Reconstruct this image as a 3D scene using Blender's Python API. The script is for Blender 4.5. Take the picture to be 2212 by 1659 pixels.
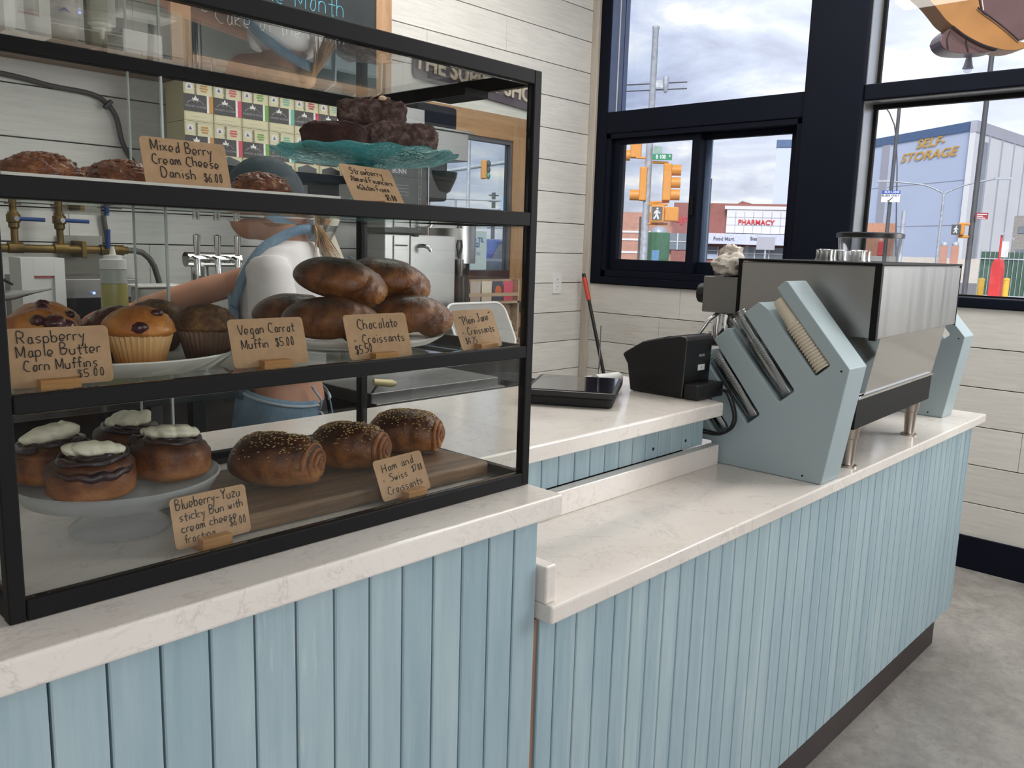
import bpy, bmesh, math, random
from mathutils import Vector, Matrix, Euler, noise as mn
PI = math.pi
random.seed(7)
SC = bpy.context.scene
COL = SC.collection
for o in list(bpy.data.objects):
    bpy.data.objects.remove(o)

# ------------------------------------------------------------------ camera
CH = 1.37                      # eye height, camera stands at x=0 y=0
FPX = 1814.17                  # focal length for a frame 2212 wide
YAW, PITCH, ROLL = math.radians(43.05222), math.radians(9.35728), math.radians(-1.69872)
cy_, sy_, cp_, sp_ = math.cos(YAW), math.sin(YAW), math.cos(PITCH), math.sin(PITCH)
_f = Vector((cy_ * cp_, sy_ * cp_, -sp_))
_r = Vector((sy_, -cy_, 0))
_d = _f.cross(_r)
_cr, _sr = math.cos(ROLL), math.sin(ROLL)
RT = _cr * _r + _sr * _d
DN = -_sr * _r + _cr * _d
cam = bpy.data.objects.new('camera', bpy.data.cameras.new('camera'))
COL.objects.link(cam)
cam.data.sensor_width = 36
cam.data.lens = FPX / 2212 * 36
cam.data.clip_end = 2000
cam.matrix_world = Matrix(((RT.x, -DN.x, -_f.x, 0), (RT.y, -DN.y, -_f.y, 0), (RT.z, -DN.z, -_f.z, CH), (0, 0, 0, 1)))
SC.camera = cam

def at(px, py, depth):
    """Point of the place seen at a pixel, at a given distance along the viewing axis."""
    return Vector((0, 0, CH)) + (_f + RT * ((px - 1106) / FPX) + DN * ((py - 829.5) / FPX)) * depth

def aty(px, py, y):
    d = _f + RT * ((px - 1106) / FPX) + DN * ((py - 829.5) / FPX)
    return Vector((0, 0, CH)) + d * (y / d.y)

# ------------------------------------------------------------------ view and sky
SC.view_settings.view_transform = 'Standard'
SC.view_settings.look = 'None'
SC.view_settings.gamma = 1
SC.view_settings.exposure = 0.0
SC.view_settings.use_curve_mapping = False
cyc = SC.cycles
cyc.max_bounces = 12
cyc.diffuse_bounces = 4
cyc.glossy_bounces = 4
cyc.transmission_bounces = 8
cyc.transparent_max_bounces = 32
cyc.caustics_reflective = False
cyc.caustics_refractive = False
cyc.sample_clamp_indirect = 6
cyc.blur_glossy = 0.5
cyc.use_denoising = True

W = bpy.data.worlds.new('cloudy_sky')
SC.world = W
W.use_nodes = True
nt = W.node_tree
nt.nodes.clear()
def wn(t, **k):
    n = nt.nodes.new(t)
    for a, b in k.items():
        setattr(n, a, b)
    return n
def wl(a, b):
    nt.links.new(a, b)
tc = wn('ShaderNodeTexCoord')
sep = wn('ShaderNodeSeparateXYZ'); wl(tc.outputs['Generated'], sep.inputs[0])
zz = wn('ShaderNodeMath', operation='ABSOLUTE'); wl(sep.outputs['Z'], zz.inputs[0])
za = wn('ShaderNodeMath', operation='ADD'); wl(zz.outputs[0], za.inputs[0]); za.inputs[1].default_value = 0.16
dx = wn('ShaderNodeMath', operation='DIVIDE'); wl(sep.outputs['X'], dx.inputs[0]); wl(za.outputs[0], dx.inputs[1])
dy = wn('ShaderNodeMath', operation='DIVIDE'); wl(sep.outputs['Y'], dy.inputs[0]); wl(za.outputs[0], dy.inputs[1])
cmb = wn('ShaderNodeCombineXYZ'); wl(dx.outputs[0], cmb.inputs[0]); wl(dy.outputs[0], cmb.inputs[1])
n1 = wn('ShaderNodeTexNoise'); wl(cmb.outputs[0], n1.inputs['Vector'])
n1.inputs['Scale'].default_value = 2.3; n1.inputs['Detail'].default_value = 8; n1.inputs['Roughness'].default_value = 0.56; n1.inputs['Distortion'].default_value = 0.5
r1 = wn('ShaderNodeValToRGB'); wl(n1.outputs['Fac'], r1.inputs[0])
e = r1.color_ramp.elements
e[0].position, e[0].color = 0.35, (0.31, 0.38, 0.61, 1)
e[1].position, e[1].color = 0.66, (0.98, 0.97, 0.95, 1)
m = r1.color_ramp.elements.new(0.47); m.color = (0.47, 0.56, 0.80, 1)
m = r1.color_ramp.elements.new(0.56); m.color = (0.64, 0.71, 0.88, 1)
# brighter and warmer low towards the sun side (+x)
hz = wn('ShaderNodeMapRange'); wl(sep.outputs['Z'], hz.inputs[0]); hz.inputs[1].default_value = 0.0; hz.inputs[2].default_value = 0.16; hz.inputs[3].default_value = 0.55; hz.inputs[4].default_value = 0.0
mx = wn('ShaderNodeMix', data_type='RGBA'); wl(hz.outputs[0], mx.inputs[0]); wl(r1.outputs[0], mx.inputs[6]); mx.inputs[7].default_value = (0.93, 0.93, 0.92, 1)
# glow of the sun behind thin cloud, to the right of the windows
sun_d = (Vector((0.95, 0.16, 0.36))).normalized()
dt = wn('ShaderNodeVectorMath', operation='DOT_PRODUCT'); wl(tc.outputs['Generated'], dt.inputs[0]); dt.inputs[1].default_value = sun_d
gl = wn('ShaderNodeMapRange'); wl(dt.outputs['Value'], gl.inputs[0]); gl.inputs[1].default_value = 0.86; gl.inputs[2].default_value = 1.0; gl.inputs[3].default_value = 0.0; gl.inputs[4].default_value = 0.75
mx2 = wn('ShaderNodeMix', data_type='RGBA', blend_type='ADD'); wl(gl.outputs[0], mx2.inputs[0]); wl(mx.outputs[2], mx2.inputs[6]); mx2.inputs[7].default_value = (0.8, 0.76, 0.68, 1)
bg = wn('ShaderNodeBackground'); wl(mx2.outputs[2], bg.inputs[0]); bg.inputs[1].default_value = 1.0
wo = wn('ShaderNodeOutputWorld'); wl(bg.outputs[0], wo.inputs[0])

def area(name, loc, aim, sx, sy, power, col=(1, 1, 1)):
    l = bpy.data.lights.new(name, 'AREA'); l.shape = 'RECTANGLE'; l.size = sx; l.size_y = sy
    l.energy = power; l.color = col
    o = bpy.data.objects.new(name, l); COL.objects.link(o)
    o.location = loc
    o.rotation_euler = (Vector(aim) - Vector(loc)).to_track_quat('-Z', 'Y').to_euler()
    return o
# area lamps added as fill: outside storefront and right windows, and under the ceiling
area('storefront_daylight_fill', (-0.85, -3.3, 1.7), (-0.85, 0, 1.2), 3.4, 2.4, 66, (1.0, 0.98, 0.96))
area('window_daylight_fill', (4.40, -1.32, 2.1), (1.4, 0.5, 0.9), 1.5, 1.8, 105, (1.0, 0.985, 0.96))
area('ceiling_fill_window_side', (3.1, 0.6, 3.22), (3.1, 0.6, 0), 1.2, 2.4, 52, (1.0, 0.98, 0.95))
area('ceiling_fill_counter', (2.2, 2.2, 3.22), (2.2, 2.2, 0), 1.6, 0.6, 26, (1.0, 0.96, 0.91))
sun = bpy.data.objects.new('veiled_sun', bpy.data.lights.new('veiled_sun', 'SUN')); COL.objects.link(sun)  # added sun lamp from behind the viewer, brightens the street facades
sun.data.energy = 3.6; sun.data.angle = math.radians(25); sun.data.color = (1, 0.97, 0.93)
sun.rotation_euler = Vector((-0.75, -0.42, 0.55)).to_track_quat('Z', 'Y').to_euler()

# ------------------------------------------------------------------ materials
def srgb(r, g, b):
    f = lambda c: c / 12.92 if c <= 0.04045 else ((c + 0.055) / 1.055) ** 2.4
    return (f(r / 255), f(g / 255), f(b / 255), 1)

class NT:
    def __init__(s, name):
        s.m = bpy.data.materials.new(name); s.m.use_nodes = True; s.t = s.m.node_tree; s.t.nodes.clear()
        s.o = s.n('ShaderNodeOutputMaterial')
    def n(s, t, ins=None, **k):
        q = s.t.nodes.new(t)
        for a, b in k.items(): setattr(q, a, b)
        for a, b in (ins or {}).items():
            if hasattr(b, 'is_output') or isinstance(b, bpy.types.NodeSocket): s.t.links.new(b, q.inputs[a])
            else: q.inputs[a].default_value = b
        return q
    def l(s, a, b): s.t.links.new(a, b)
    def coord(s, scale=(1, 1, 1), kind='Object'):
        c = s.n('ShaderNodeTexCoord')
        return s.n('ShaderNodeMapping', {'Vector': c.outputs[kind], 'Scale': scale}).outputs[0]
    def noise(s, vec, scale, detail=4, rough=0.5, dist=0.0):
        return s.n('ShaderNodeTexNoise', {'Vector': vec, 'Scale': scale, 'Detail': detail, 'Roughness': rough, 'Distortion': dist}).outputs['Fac']
    def ramp(s, fac, stops):
        r = s.n('ShaderNodeValToRGB', {0: fac}); el = r.color_ramp.elements
        el[0].position, el[0].color = stops[0]; el[1].position, el[1].color = stops[-1]
        for p, c in stops[1:-1]:
            q = el.new(p); q.color = c
        return r.outputs[0]
    def mix(s, fac, a, b, mode='MIX'):
        return s.n('ShaderNodeMix', {0: fac, 6: a, 7: b}, data_type='RGBA', blend_type=mode).outputs[2]
    def math(s, op, a, b=0.0):
        return s.n('ShaderNodeMath', {0: a, 1: b}, operation=op).outputs[0]
    def bump(s, h, strength=0.3, dist=0.01):
        return s.n('ShaderNodeBump', {'Height': h, 'Strength': strength, 'Distance': dist}).outputs[0]
    def bsdf(s, **k):
        ins = {}
        names = dict(color='Base Color', rough='Roughness', metal='Metallic', normal='Normal', spec='Specular IOR Level', trans='Transmission Weight', ior='IOR', coat='Coat Weight', coatr='Coat Roughness', sss='Subsurface Weight', emit='Emission Color', es='Emission Strength', sheen='Sheen Weight', aniso='Anisotropic', alpha='Alpha', ssr='Subsurface Radius', sscale='Subsurface Scale')
        for a, b in k.items(): ins[names[a]] = b
        q = s.n('ShaderNodeBsdfPrincipled', ins)
        s.l(q.outputs[0], s.o.inputs[0])
        return q

MATS = {}
def flat(name, col, rough=0.5, metal=0.0, coat=0.0, var=0.06, vs=6.0, bump=0.0, bs=60.0, stretch=(1, 1, 1), spec=0.5, sss=0.0):
    """Plain surface with slight procedural variation."""
    if name in MATS: return MATS[name]
    t = NT(name); v = t.coord(stretch)
    f = t.noise(v, vs, 4)
    lo = tuple(c * (1 - var * 2) for c in col[:3]) + (1,); hi = tuple(min(1, c * (1 + var * 2)) for c in col[:3]) + (1,)
    c = t.ramp(f, [(0.3, lo), (0.7, hi)])
    k = dict(color=c, rough=rough, metal=metal, coat=coat, spec=spec)
    if sss: k['sss'] = sss; k['sscale'] = 0.01
    if bump: k['normal'] = t.bump(t.noise(v, bs, 5), bump, 0.004)
    t.bsdf(**k)
    MATS[name] = t.m
    return t.m

def emit(name, col, strength=1.0):
    t = NT(name)
    q = t.n('ShaderNodeEmission', {'Color': col, 'Strength': strength}); t.l(q.outputs[0], t.o.inputs[0])
    return t.m

def pane_mat(name, tint=(0.97, 0.985, 0.98, 1), base=0.04, gloss=0.0, film=None):
    """Clear sheet glass: see-through with angle-dependent reflection."""
    t = NT(name)
    lw = t.n('ShaderNodeLayerWeight', {'Blend': 0.5})
    p = t.math('POWER', lw.outputs['Facing'], 4.0)
    fac = t.math('ADD', t.math('MULTIPLY', p, 0.8), base)
    tr = t.n('ShaderNodeBsdfTransparent', {'Color': tint})
    gl_ = t.n('ShaderNodeBsdfGlossy', {'Color': (1, 1, 1, 1), 'Roughness': gloss})
    mxs = t.n('ShaderNodeMixShader', {0: fac, 1: tr.outputs[0], 2: gl_.outputs[0]})
    out = mxs.outputs[0]
    if film:
        df = t.n('ShaderNodeBsdfDiffuse', {'Color': film[0]})
        n = t.noise(t.coord((1, 1, 1)), film[2], 4)
        ff = t.math('MULTIPLY', n, film[1] * 2)
        out = t.n('ShaderNodeMixShader', {0: ff, 1: out, 2: df.outputs[0]}).outputs[0]
    t.l(out, t.o.inputs[0])
    return t.m

def marble():
    t = NT('veined_quartz'); v = t.coord()
    a = t.noise(v, 4.2, 7, 0.65, 1.0)
    b = t.noise(v, 9.5, 6, 0.65, 1.4)
    va = t.math('ABSOLUTE', t.math('SUBTRACT', a, 0.5)); vb = t.math('ABSOLUTE', t.math('SUBTRACT', b, 0.5))
    base = t.ramp(t.noise(v, 1.7, 5), [(0.3, srgb(214, 206, 199)), (0.7, srgb(234, 228, 221))])
    c = t.mix(t.ramp(va, [(0.0, (0.26,) * 3 + (1,)), (0.012, (0, 0, 0, 1))]), base, srgb(150, 145, 142))
    c = t.mix(t.ramp(vb, [(0.0, (0.18,) * 3 + (1,)), (0.012, (0, 0, 0, 1))]), c, srgb(160, 152, 146))
    t.bsdf(color=c, rough=0.16, spec=0.55)
    return t.m

def planks(name, axis, pitch, c1, c2, stain, rough=0.6, grain=(1, 1, 1), off=0.0, streak=0.5):
    """Painted boards: tone per board, long grain streaks and rubbed patches."""
    t = NT(name); tcn = t.n('ShaderNodeTexCoord')
    s = t.n('ShaderNodeSeparateXYZ', {0: tcn.outputs['Object']})
    k = t.math('FLOOR', t.math('DIVIDE', t.math('SUBTRACT', s.outputs[axis], off), pitch))
    wnz = t.n('ShaderNodeTexWhiteNoise', {'W': k}, noise_dimensions='1D').outputs['Value']
    off3 = t.n('ShaderNodeCombineXYZ', {0: t.math('MULTIPLY', wnz, 7.0), 1: t.math('MULTIPLY', wnz, 3.0), 2: t.math('MULTIPLY', wnz, 11.0)}).outputs[0]
    vv = t.n('ShaderNodeVectorMath', {0: tcn.outputs['Object'], 1: off3}, operation='ADD').outputs[0]
    g = t.n('ShaderNodeMapping', {'Vector': vv, 'Scale': grain}).outputs[0]
    n1 = t.noise(g, 6.0, 6, 0.65); n2 = t.noise(vv, 1.6, 4, 0.6); n3 = t.noise(g, 14.0, 4, 0.7)
    f = t.math('ADD', t.math('MULTIPLY', n1, streak), t.math('ADD', t.math('MULTIPLY', n2, 0.35), t.math('MULTIPLY', t.math('SUBTRACT', wnz, 0.5), 0.13)))
    c = t.ramp(f, [(0.28, c1), (0.6, c2)])
    st = t.ramp(t.math('MULTIPLY', n3, t.noise(vv, 2.7, 3)), [(0.34, (0, 0, 0, 1)), (0.5, (0.6, 0.6, 0.6, 1))])
    c = t.mix(st, c, stain)
    t.bsdf(color=c, rough=rough, spec=0.35, normal=t.bump(n1, 0.12, 0.003))
    return t.m

def wood(name, c1, c2, grain=(1, 12, 12), scale=3.0, rough=0.5, coat=0.0):
    t = NT(name); v = t.coord(grain)
    n = t.noise(v, scale, 6, 0.6, 0.6); n2 = t.noise(v, scale * 5, 3, 0.6)
    f = t.math('ADD', t.math('MULTIPLY', n, 0.75), t.math('MULTIPLY', n2, 0.25))
    t.bsdf(color=t.ramp(f, [(0.32, c1), (0.66, c2)]), rough=rough, coat=coat, normal=t.bump(n2, 0.1, 0.002))
    return t.m

def steel(name, col=(0.46, 0.45, 0.44, 1), rough=0.33, stretch=(6, 6, 0.5)):
    t = NT(name); v = t.coord(stretch)
    n = t.noise(v, 3, 3, 0.5)
    r = t.n('ShaderNodeMapRange', {0: n, 1: 0.3, 2: 0.7, 3: rough * 0.85, 4: rough * 1.15}).outputs[0]
    cc = t.ramp(n, [(0.3, tuple(c * 0.95 for c in col[:3]) + (1,)), (0.7, col)])
    t.bsdf(color=cc, rough=r, metal=1.0)
    return t.m

M = {}
M['marble'] = marble()
M['blue'] = planks('washed_blue_boards', 0, 0.0503, srgb(144, 168, 179), srgb(173, 192, 197), srgb(200, 207, 203), 0.55, (10, 10, 0.7), off=0.027)
M['shiplap'] = planks('whitewashed_shiplap', 2, 0.1725, srgb(206, 204, 198), srgb(232, 230, 224), srgb(180, 166, 154), 0.6, (1.0, 1.0, 14), off=0.127)
M['dark_gap'] = flat('dark_backing', srgb(46, 36, 34), 0.9)  # dark backing that shows in the joints between boards
M['brown_gap'] = flat('raw_board_edge', srgb(140, 108, 88), 0.8)
M['black'] = flat('black_powder_coat', srgb(17, 16, 17), 0.6, var=0.05, spec=0.2)
M['blackp'] = flat('black_plastic', srgb(22, 22, 24), 0.38, var=0.05)
M['rubber'] = flat('black_rubber', srgb(18, 18, 19), 0.7)
M['navy'] = flat('navy_paint', srgb(11, 16, 30), 0.6, var=0.06, spec=0.15)
M['kick'] = flat('dark_toe_kick', srgb(54, 45, 44), 0.5)
M['white'] = flat('white_plastic', srgb(232, 231, 228), 0.4, var=0.02)
M['whitep'] = flat('white_paint', srgb(222, 221, 216), 0.6, var=0.02)
M['alu'] = flat('aluminium', (0.62, 0.62, 0.61, 1), 0.35, 0.8)
M['steel'] = steel('brushed_steel')
M['steelh'] = steel('brushed_steel_across', (0.27, 0.265, 0.26, 1), 0.42, (7, 7, 0.5))
M['chrome'] = flat('chrome', (0.8, 0.8, 0.8, 1), 0.08, 1.0, var=0.01)
M['trim'] = wood('pale_trim', srgb(178, 168, 155), srgb(203, 195, 184), (10, 10, 1))
M['pine'] = wood('varnished_pine', srgb(146, 110, 78), srgb(184, 146, 106), (9, 9, 1), 3.0, 0.4, 0.2)
M['pineh'] = wood('varnished_pine_rail', srgb(146, 110, 78), srgb(184, 146, 106), (1, 9, 9), 3.0, 0.4, 0.2)
M['caseglass'] = pane_mat('case_glass', (0.955, 0.965, 0.96, 1), 0.035)
M['winglass'] = pane_mat('window_glass', (0.97, 0.98, 0.98, 1), 0.03)

def concrete():
    t = NT('sealed_concrete'); v = t.coord()
    a = t.noise(v, 1.1, 7, 0.65, 0.6); b = t.noise(v, 9, 6, 0.7, 1.0); c = t.noise(v, 42, 3)
    f = t.math('ADD', t.math('MULTIPLY', a, 0.62), t.math('ADD', t.math('MULTIPLY', b, 0.28), t.math('MULTIPLY', c, 0.1)))
    col = t.ramp(f, [(0.34, srgb(114, 110, 106)), (0.5, srgb(152, 148, 143)), (0.66, srgb(184, 181, 175))])
    cr = t.math('ABSOLUTE', t.math('SUBTRACT', t.noise(v, 6, 4, 0.6, 2.5), 0.5))
    col = t.mix(t.ramp(cr, [(0, (0.3,) * 3 + (1,)), (0.02, (0, 0, 0, 1))]), col, srgb(96, 92, 89))
    sp = t.ramp(t.noise(v, 85, 2), [(0.74, (0, 0, 0, 1)), (0.78, (0.5,) * 3 + (1,))])
    col = t.mix(sp, col, srgb(205, 203, 198))
    t.bsdf(color=col, rough=t.n('ShaderNodeMapRange', {0: b, 1: 0.3, 2: 0.7, 3: 0.3, 4: 0.5}).outputs[0], spec=0.45)
    return t.m
M['concrete'] = concrete()

# ------------------------------------------------------------------ mesh building
def wm(o):
    """World matrix from loc/rot/scale of an object and its parents."""
    if o is None: return Matrix.Identity(4)
    return wm(o.parent) @ Matrix.LocRotScale(o.location, o.rotation_euler, o.scale)

class MB:
    def __init__(s): s.b = bmesh.new()
    def _x(s, vs, mat):
        if mat is not None: bmesh.ops.transform(s.b, matrix=mat, verts=vs)
        return s
    def box(s, x0, x1, y0, y1, z0, z1, mat=None):
        v = [s.b.verts.new((x, y, z)) for x in (x0, x1) for y in (y0, y1) for z in (z0, z1)]
        for f in ((0, 1, 3, 2), (4, 6, 7, 5), (0, 4, 5, 1), (2, 3, 7, 6), (0, 2, 6, 4), (1, 5, 7, 3)):
            s.b.faces.new([v[i] for i in f])
        return s._x(v, mat)
    def cbox(s, c, sx, sy, sz, rot=(0, 0, 0)):
        return s.box(-sx / 2, sx / 2, -sy / 2, sy / 2, -sz / 2, sz / 2, Matrix.Translation(c) @ Euler(rot).to_matrix().to_4x4())
    def prism(s, pts, h0, h1, axis='z', mat=None):
        """Extrude a 2-D outline: axis z -> (x,y), x -> (y,z), y -> (x,z)."""
        def mk(p, h):
            return {'z': (p[0], p[1], h), 'x': (h, p[0], p[1]), 'y': (p[0], h, p[1])}[axis]
        a = [s.b.verts.new(mk(p, h0)) for p in pts]; b = [s.b.verts.new(mk(p, h1)) for p in pts]
        n = len(pts)
        for i in range(n): s.b.faces.new((a[i], a[(i + 1) % n], b[(i + 1) % n], b[i]))
        s.b.faces.new(a[::-1]); s.b.faces.new(b)
        return s._x(a + b, mat)
    def lathe(s, prof, c=(0, 0, 0), n=28, mat=None, a0=0.0, a1=2 * PI, fn=None):
        """Profile of (radius, z) turned about z; closed on the axis where radius is 0."""
        full = abs(a1 - a0 - 2 * PI) < 1e-6
        rows = []; allv = []
        for k, (r, z) in enumerate(prof):
            if r < 1e-6 and full:
                row = [s.b.verts.new((c[0], c[1], c[2] + z))]
            else:
                row = []
                for i in range(n if full else n + 1):
                    a = a0 + (a1 - a0) * i / n
                    rr = r * (fn(a, k, z) if fn else 1)
                    row.append(s.b.verts.new((c[0] + rr * math.cos(a), c[1] + rr * math.sin(a), c[2] + z)))
            rows.append(row); allv += row
        for r0, r1 in zip(rows, rows[1:]):
            m_ = n if full else n
            for i in range(m_):
                j = (i + 1) % n if full else i + 1
                if len(r0) == 1 and len(r1) == 1: continue
                if len(r0) == 1: s.b.faces.new((r0[0], r1[j], r1[i])) if i < len(r1) else None
                elif len(r1) == 1: s.b.faces.new((r0[i], r0[j], r1[0]))
                else: s.b.faces.new((r0[i], r0[j], r1[j], r1[i]))
        return s._x(allv, mat)
    def tube(s, pts, r, n=10, cap=True, flatk=None):
        """Round bar along a polyline; r number or list per point."""
        pts = [Vector(p) for p in pts]
        m_ = len(pts); rs = r if isinstance(r, (list, tuple)) else [r] * m_
        t0 = (pts[1] - pts[0]).normalized()
        ref = Vector((0, 0, 1)) if abs(t0.z) < 0.9 else Vector((1, 0, 0))
        u = t0.cross(ref).normalized(); rings = []
        for i, p in enumerate(pts):
            t = (pts[min(i + 1, m_ - 1)] - pts[max(i - 1, 0)])
            if t.length < 1e-9: t = t0
            t = t.normalized()
            u = (u - t * u.dot(t)).normalized(); w = t.cross(u)
            rings.append([s.b.verts.new(p + (u * math.cos(2 * PI * k / n) + w * math.sin(2 * PI * k / n)) * rs[i]) for k in range(n)])
        for a, b in zip(rings, rings[1:]):
            for k in range(n): s.b.faces.new((a[k], a[(k + 1) % n], b[(k + 1) % n], b[k]))
        if cap: s.b.faces.new(rings[0][::-1]); s.b.faces.new(rings[-1])
        return s
    def cyl(s, p0, p1, r, n=20): return s.tube([p0, p1], r, n)
    def ell(s, c, rx, ry, rz, seg=24, rng=14, rot=(0, 0, 0), fn=None):
        g = bmesh.ops.create_uvsphere(s.b, u_segments=seg, v_segments=rng, radius=1.0)['verts']
        mt = Matrix.Translation(c) @ Euler(rot).to_matrix().to_4x4() @ Matrix.Diagonal((rx, ry, rz, 1))
        if fn:
            for v in g: v.co = fn(v.co.copy())
        return s._x(g, mt)
    def rbox(s, w, h, d, r, mat=None, n=5):
        """Rounded rectangle w x h in x,z extruded d in y, centred."""
        pts = []
        for cx, cz, a0 in ((w / 2 - r, h / 2 - r, 0), (-w / 2 + r, h / 2 - r, PI / 2), (-w / 2 + r, -h / 2 + r, PI), (w / 2 - r, -h / 2 + r, 1.5 * PI)):
            for i in range(n + 1):
                a = a0 + PI / 2 * i / n; pts.append((cx + r * math.cos(a), cz + r * math.sin(a)))
        return s.prism(pts, -d / 2, d / 2, 'y', mat)
    def build(s, name, mat, parent=None, smooth=False, bevel=0.0, world=True, seg=2, subsurf=0, label=None, flip=True):
        me = bpy.data.meshes.new(name)
        if flip: bmesh.ops.recalc_face_normals(s.b, faces=s.b.faces)
        o = bpy.data.objects.new(name, me); COL.objects.link(o)
        if parent is not None:
            o.parent = parent
            if world: bmesh.ops.transform(s.b, matrix=wm(parent).inverted(), verts=s.b.verts)
        elif world:
            xs = [v.co for v in s.b.verts]
            lo = [min(v[i] for v in xs) for i in range(3)]; hi = [max(v[i] for v in xs) for i in range(3)]
            c = Vector(((lo[0] + hi[0]) / 2, (lo[1] + hi[1]) / 2, lo[2]))
            bmesh.ops.translate(s.b, vec=-c, verts=s.b.verts); o.location = c
        if smooth:
            for f in s.b.faces: f.smooth = True
        s.b.to_mesh(me); s.b.free()
        if isinstance(mat, str): mat = M[mat]
        me.materials.append(mat)
        if bevel:
            b = o.modifiers.new('bevel', 'BEVEL'); b.width = bevel; b.segments = seg; b.limit_method = 'ANGLE'; b.angle_limit = math.radians(40)
            b.harden_normals = False
        if subsurf:
            q = o.modifiers.new('sub', 'SUBSURF'); q.levels = subsurf; q.render_levels = subsurf
        if smooth and not subsurf:
            try: me.set_sharp_from_angle(angle=math.radians(smooth if smooth is not True else 50))
            except Exception: pass
        if label: o['label'] = label
        return o

def thing(name, label, cat, loc=(0, 0, 0), rotz=0.0, group=None):
    o = bpy.data.objects.new(name, None); COL.objects.link(o)
    o.empty_display_size = 0.05
    o.location = loc; o.rotation_euler = (0, 0, rotz)
    return tag(o, label, cat, group)
def tag(o, label, cat, group=None, kind=None):
    o['label'] = label; o['category'] = cat
    if group: o['group'] = group
    if kind: o['kind'] = kind
    return o
def struct(o):
    o['kind'] = 'structure'; return o
def sroot(name, loc):
    o = bpy.data.objects.new(name, None); COL.objects.link(o); o.location = loc; o.empty_display_size = 0.05
    return struct(o)
KIDS = {}
def kids(o):
    return [c for c in bpy.data.objects if c.parent == o]
def dup(root, loc, rotz=None, label=None, group=None, scale=None):
    """Copy of a thing with copies of its parts and their sub-parts."""
    ch = {}
    for c in bpy.data.objects:
        if c.parent: ch.setdefault(c.parent, []).append(c)
    def rec(o, par):
        n = o.copy(); COL.objects.link(n)
        if par is not None: n.parent = par
        for c in ch.get(o, []): rec(c, n)
        return n
    r = rec(root, None); r.location = loc
    if rotz is not None: r.rotation_euler = rotz if isinstance(rotz, (tuple, list)) else (0, 0, rotz)
    if scale is not None: r.scale = (scale,) * 3 if not isinstance(scale, (tuple, list)) else scale
    if label: r['label'] = label
    if group: r['group'] = group
    return r

# ------------------------------------------------------------------ handwriting: single-stroke letters on a 9-unit grid
GL = {'a': '46 26 14 23 33 44 46;46 44 53', 'b': '09 03;04 16 36 45 44 33 13 04', 'c': '46 36 16 04 23 43', 'd': '46 26 14 13 23 44;49 43', 'e': '04 34 45 36 16 04 13 33',
'f': '48 39 28 23;06 46', 'g': '46 26 14 23 43 46;46 41 30 10', 'h': '09 03;05 16 36 45 43', 'i': '16 13;18 18', 'k': '09 03;46 04 43', 'l': '19 13',
'm': '06 03;05 16 26 33;34 46 56 63', 'n': '06 03;05 16 36 45 43', 'o': '26 14 23 33 44 46 26', 'p': '06 00;05 16 36 45 44 33 13 04', 'r': '06 03;05 16 36',
's': '46 26 15 44 33 13', 't': '28 23 33;06 46', 'u': '06 04 13 33 44;46 43', 'v': '06 23 46', 'w': '06 13 25 33 46', 'x': '06 43;46 03', 'y': '06 24;46 20 10', 'z': '06 46 03 43',
'A': '03 39 63;15 55', 'B': '03 09 39 48 37 06;06 46 55 44 33 03', 'C': '58 39 18 05 14 33 53', 'D': '03 09 39 57 55 33 03', 'F': '03 09 59;06 46', 'G': '68 49 18 05 14 33 53 65 35',
'H': '03 09;53 59;06 56', 'J': '19 69;49 44 33 13 04', 'M': '03 09 34 69 63', 'P': '03 09 39 58 46 06', 'R': '03 09 39 58 46 06;26 53', 'S': '58 39 18 17 46 54 33 03',
'V': '09 33 69', 'Y': '09 36;69 36 33', '0': '29 17 14 23 33 45 47 39 29', '1': '18 29 23', '2': '08 29 48 47 03 53', '4': '29 05 55;49 43', '5': '59 19 16 46 54 33 03',
'6': '49 16 04 23 43 45 26 06', '7': '09 59 23', '8': '39 18 17 46 54 33 13 04 16 47 48 39', '$': '58 29 17 46 54 33 04;39 32', '.': '13 13', '-': '05 45', '*': '37 33;16 54;14 56', '"': '18 29;38 49', "'": '18 29'}
NARROW = {'i': 3, 'l': 3, '.': 3, '1': 4, 't': 5, 'f': 5, 'r': 4.6, 'm': 8, 'M': 8, 'A': 7.5, 'G': 8, 'H': 7, 'V': 7.5, 'Y': 7.5, 'J': 7.5, "'": 3, ' ': 4.5}
def spl(p, n=4):
    if len(p) < 3: return p
    q = [p[0]] + p + [p[-1]]; o = []
    for i in range(1, len(q) - 2):
        for k in range(n):
            t = k / n; a, b, c, d = q[i - 1], q[i], q[i + 1], q[i + 2]
            o.append(tuple(0.5 * (2 * b[j] + (c[j] - a[j]) * t + (2 * a[j] - 5 * b[j] + 4 * c[j] - d[j]) * t * t + (3 * b[j] - a[j] - 3 * c[j] + d[j]) * t ** 3) for j in range(2)))
    o.append(p[-1]); return o
rh = random.Random(11)
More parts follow.
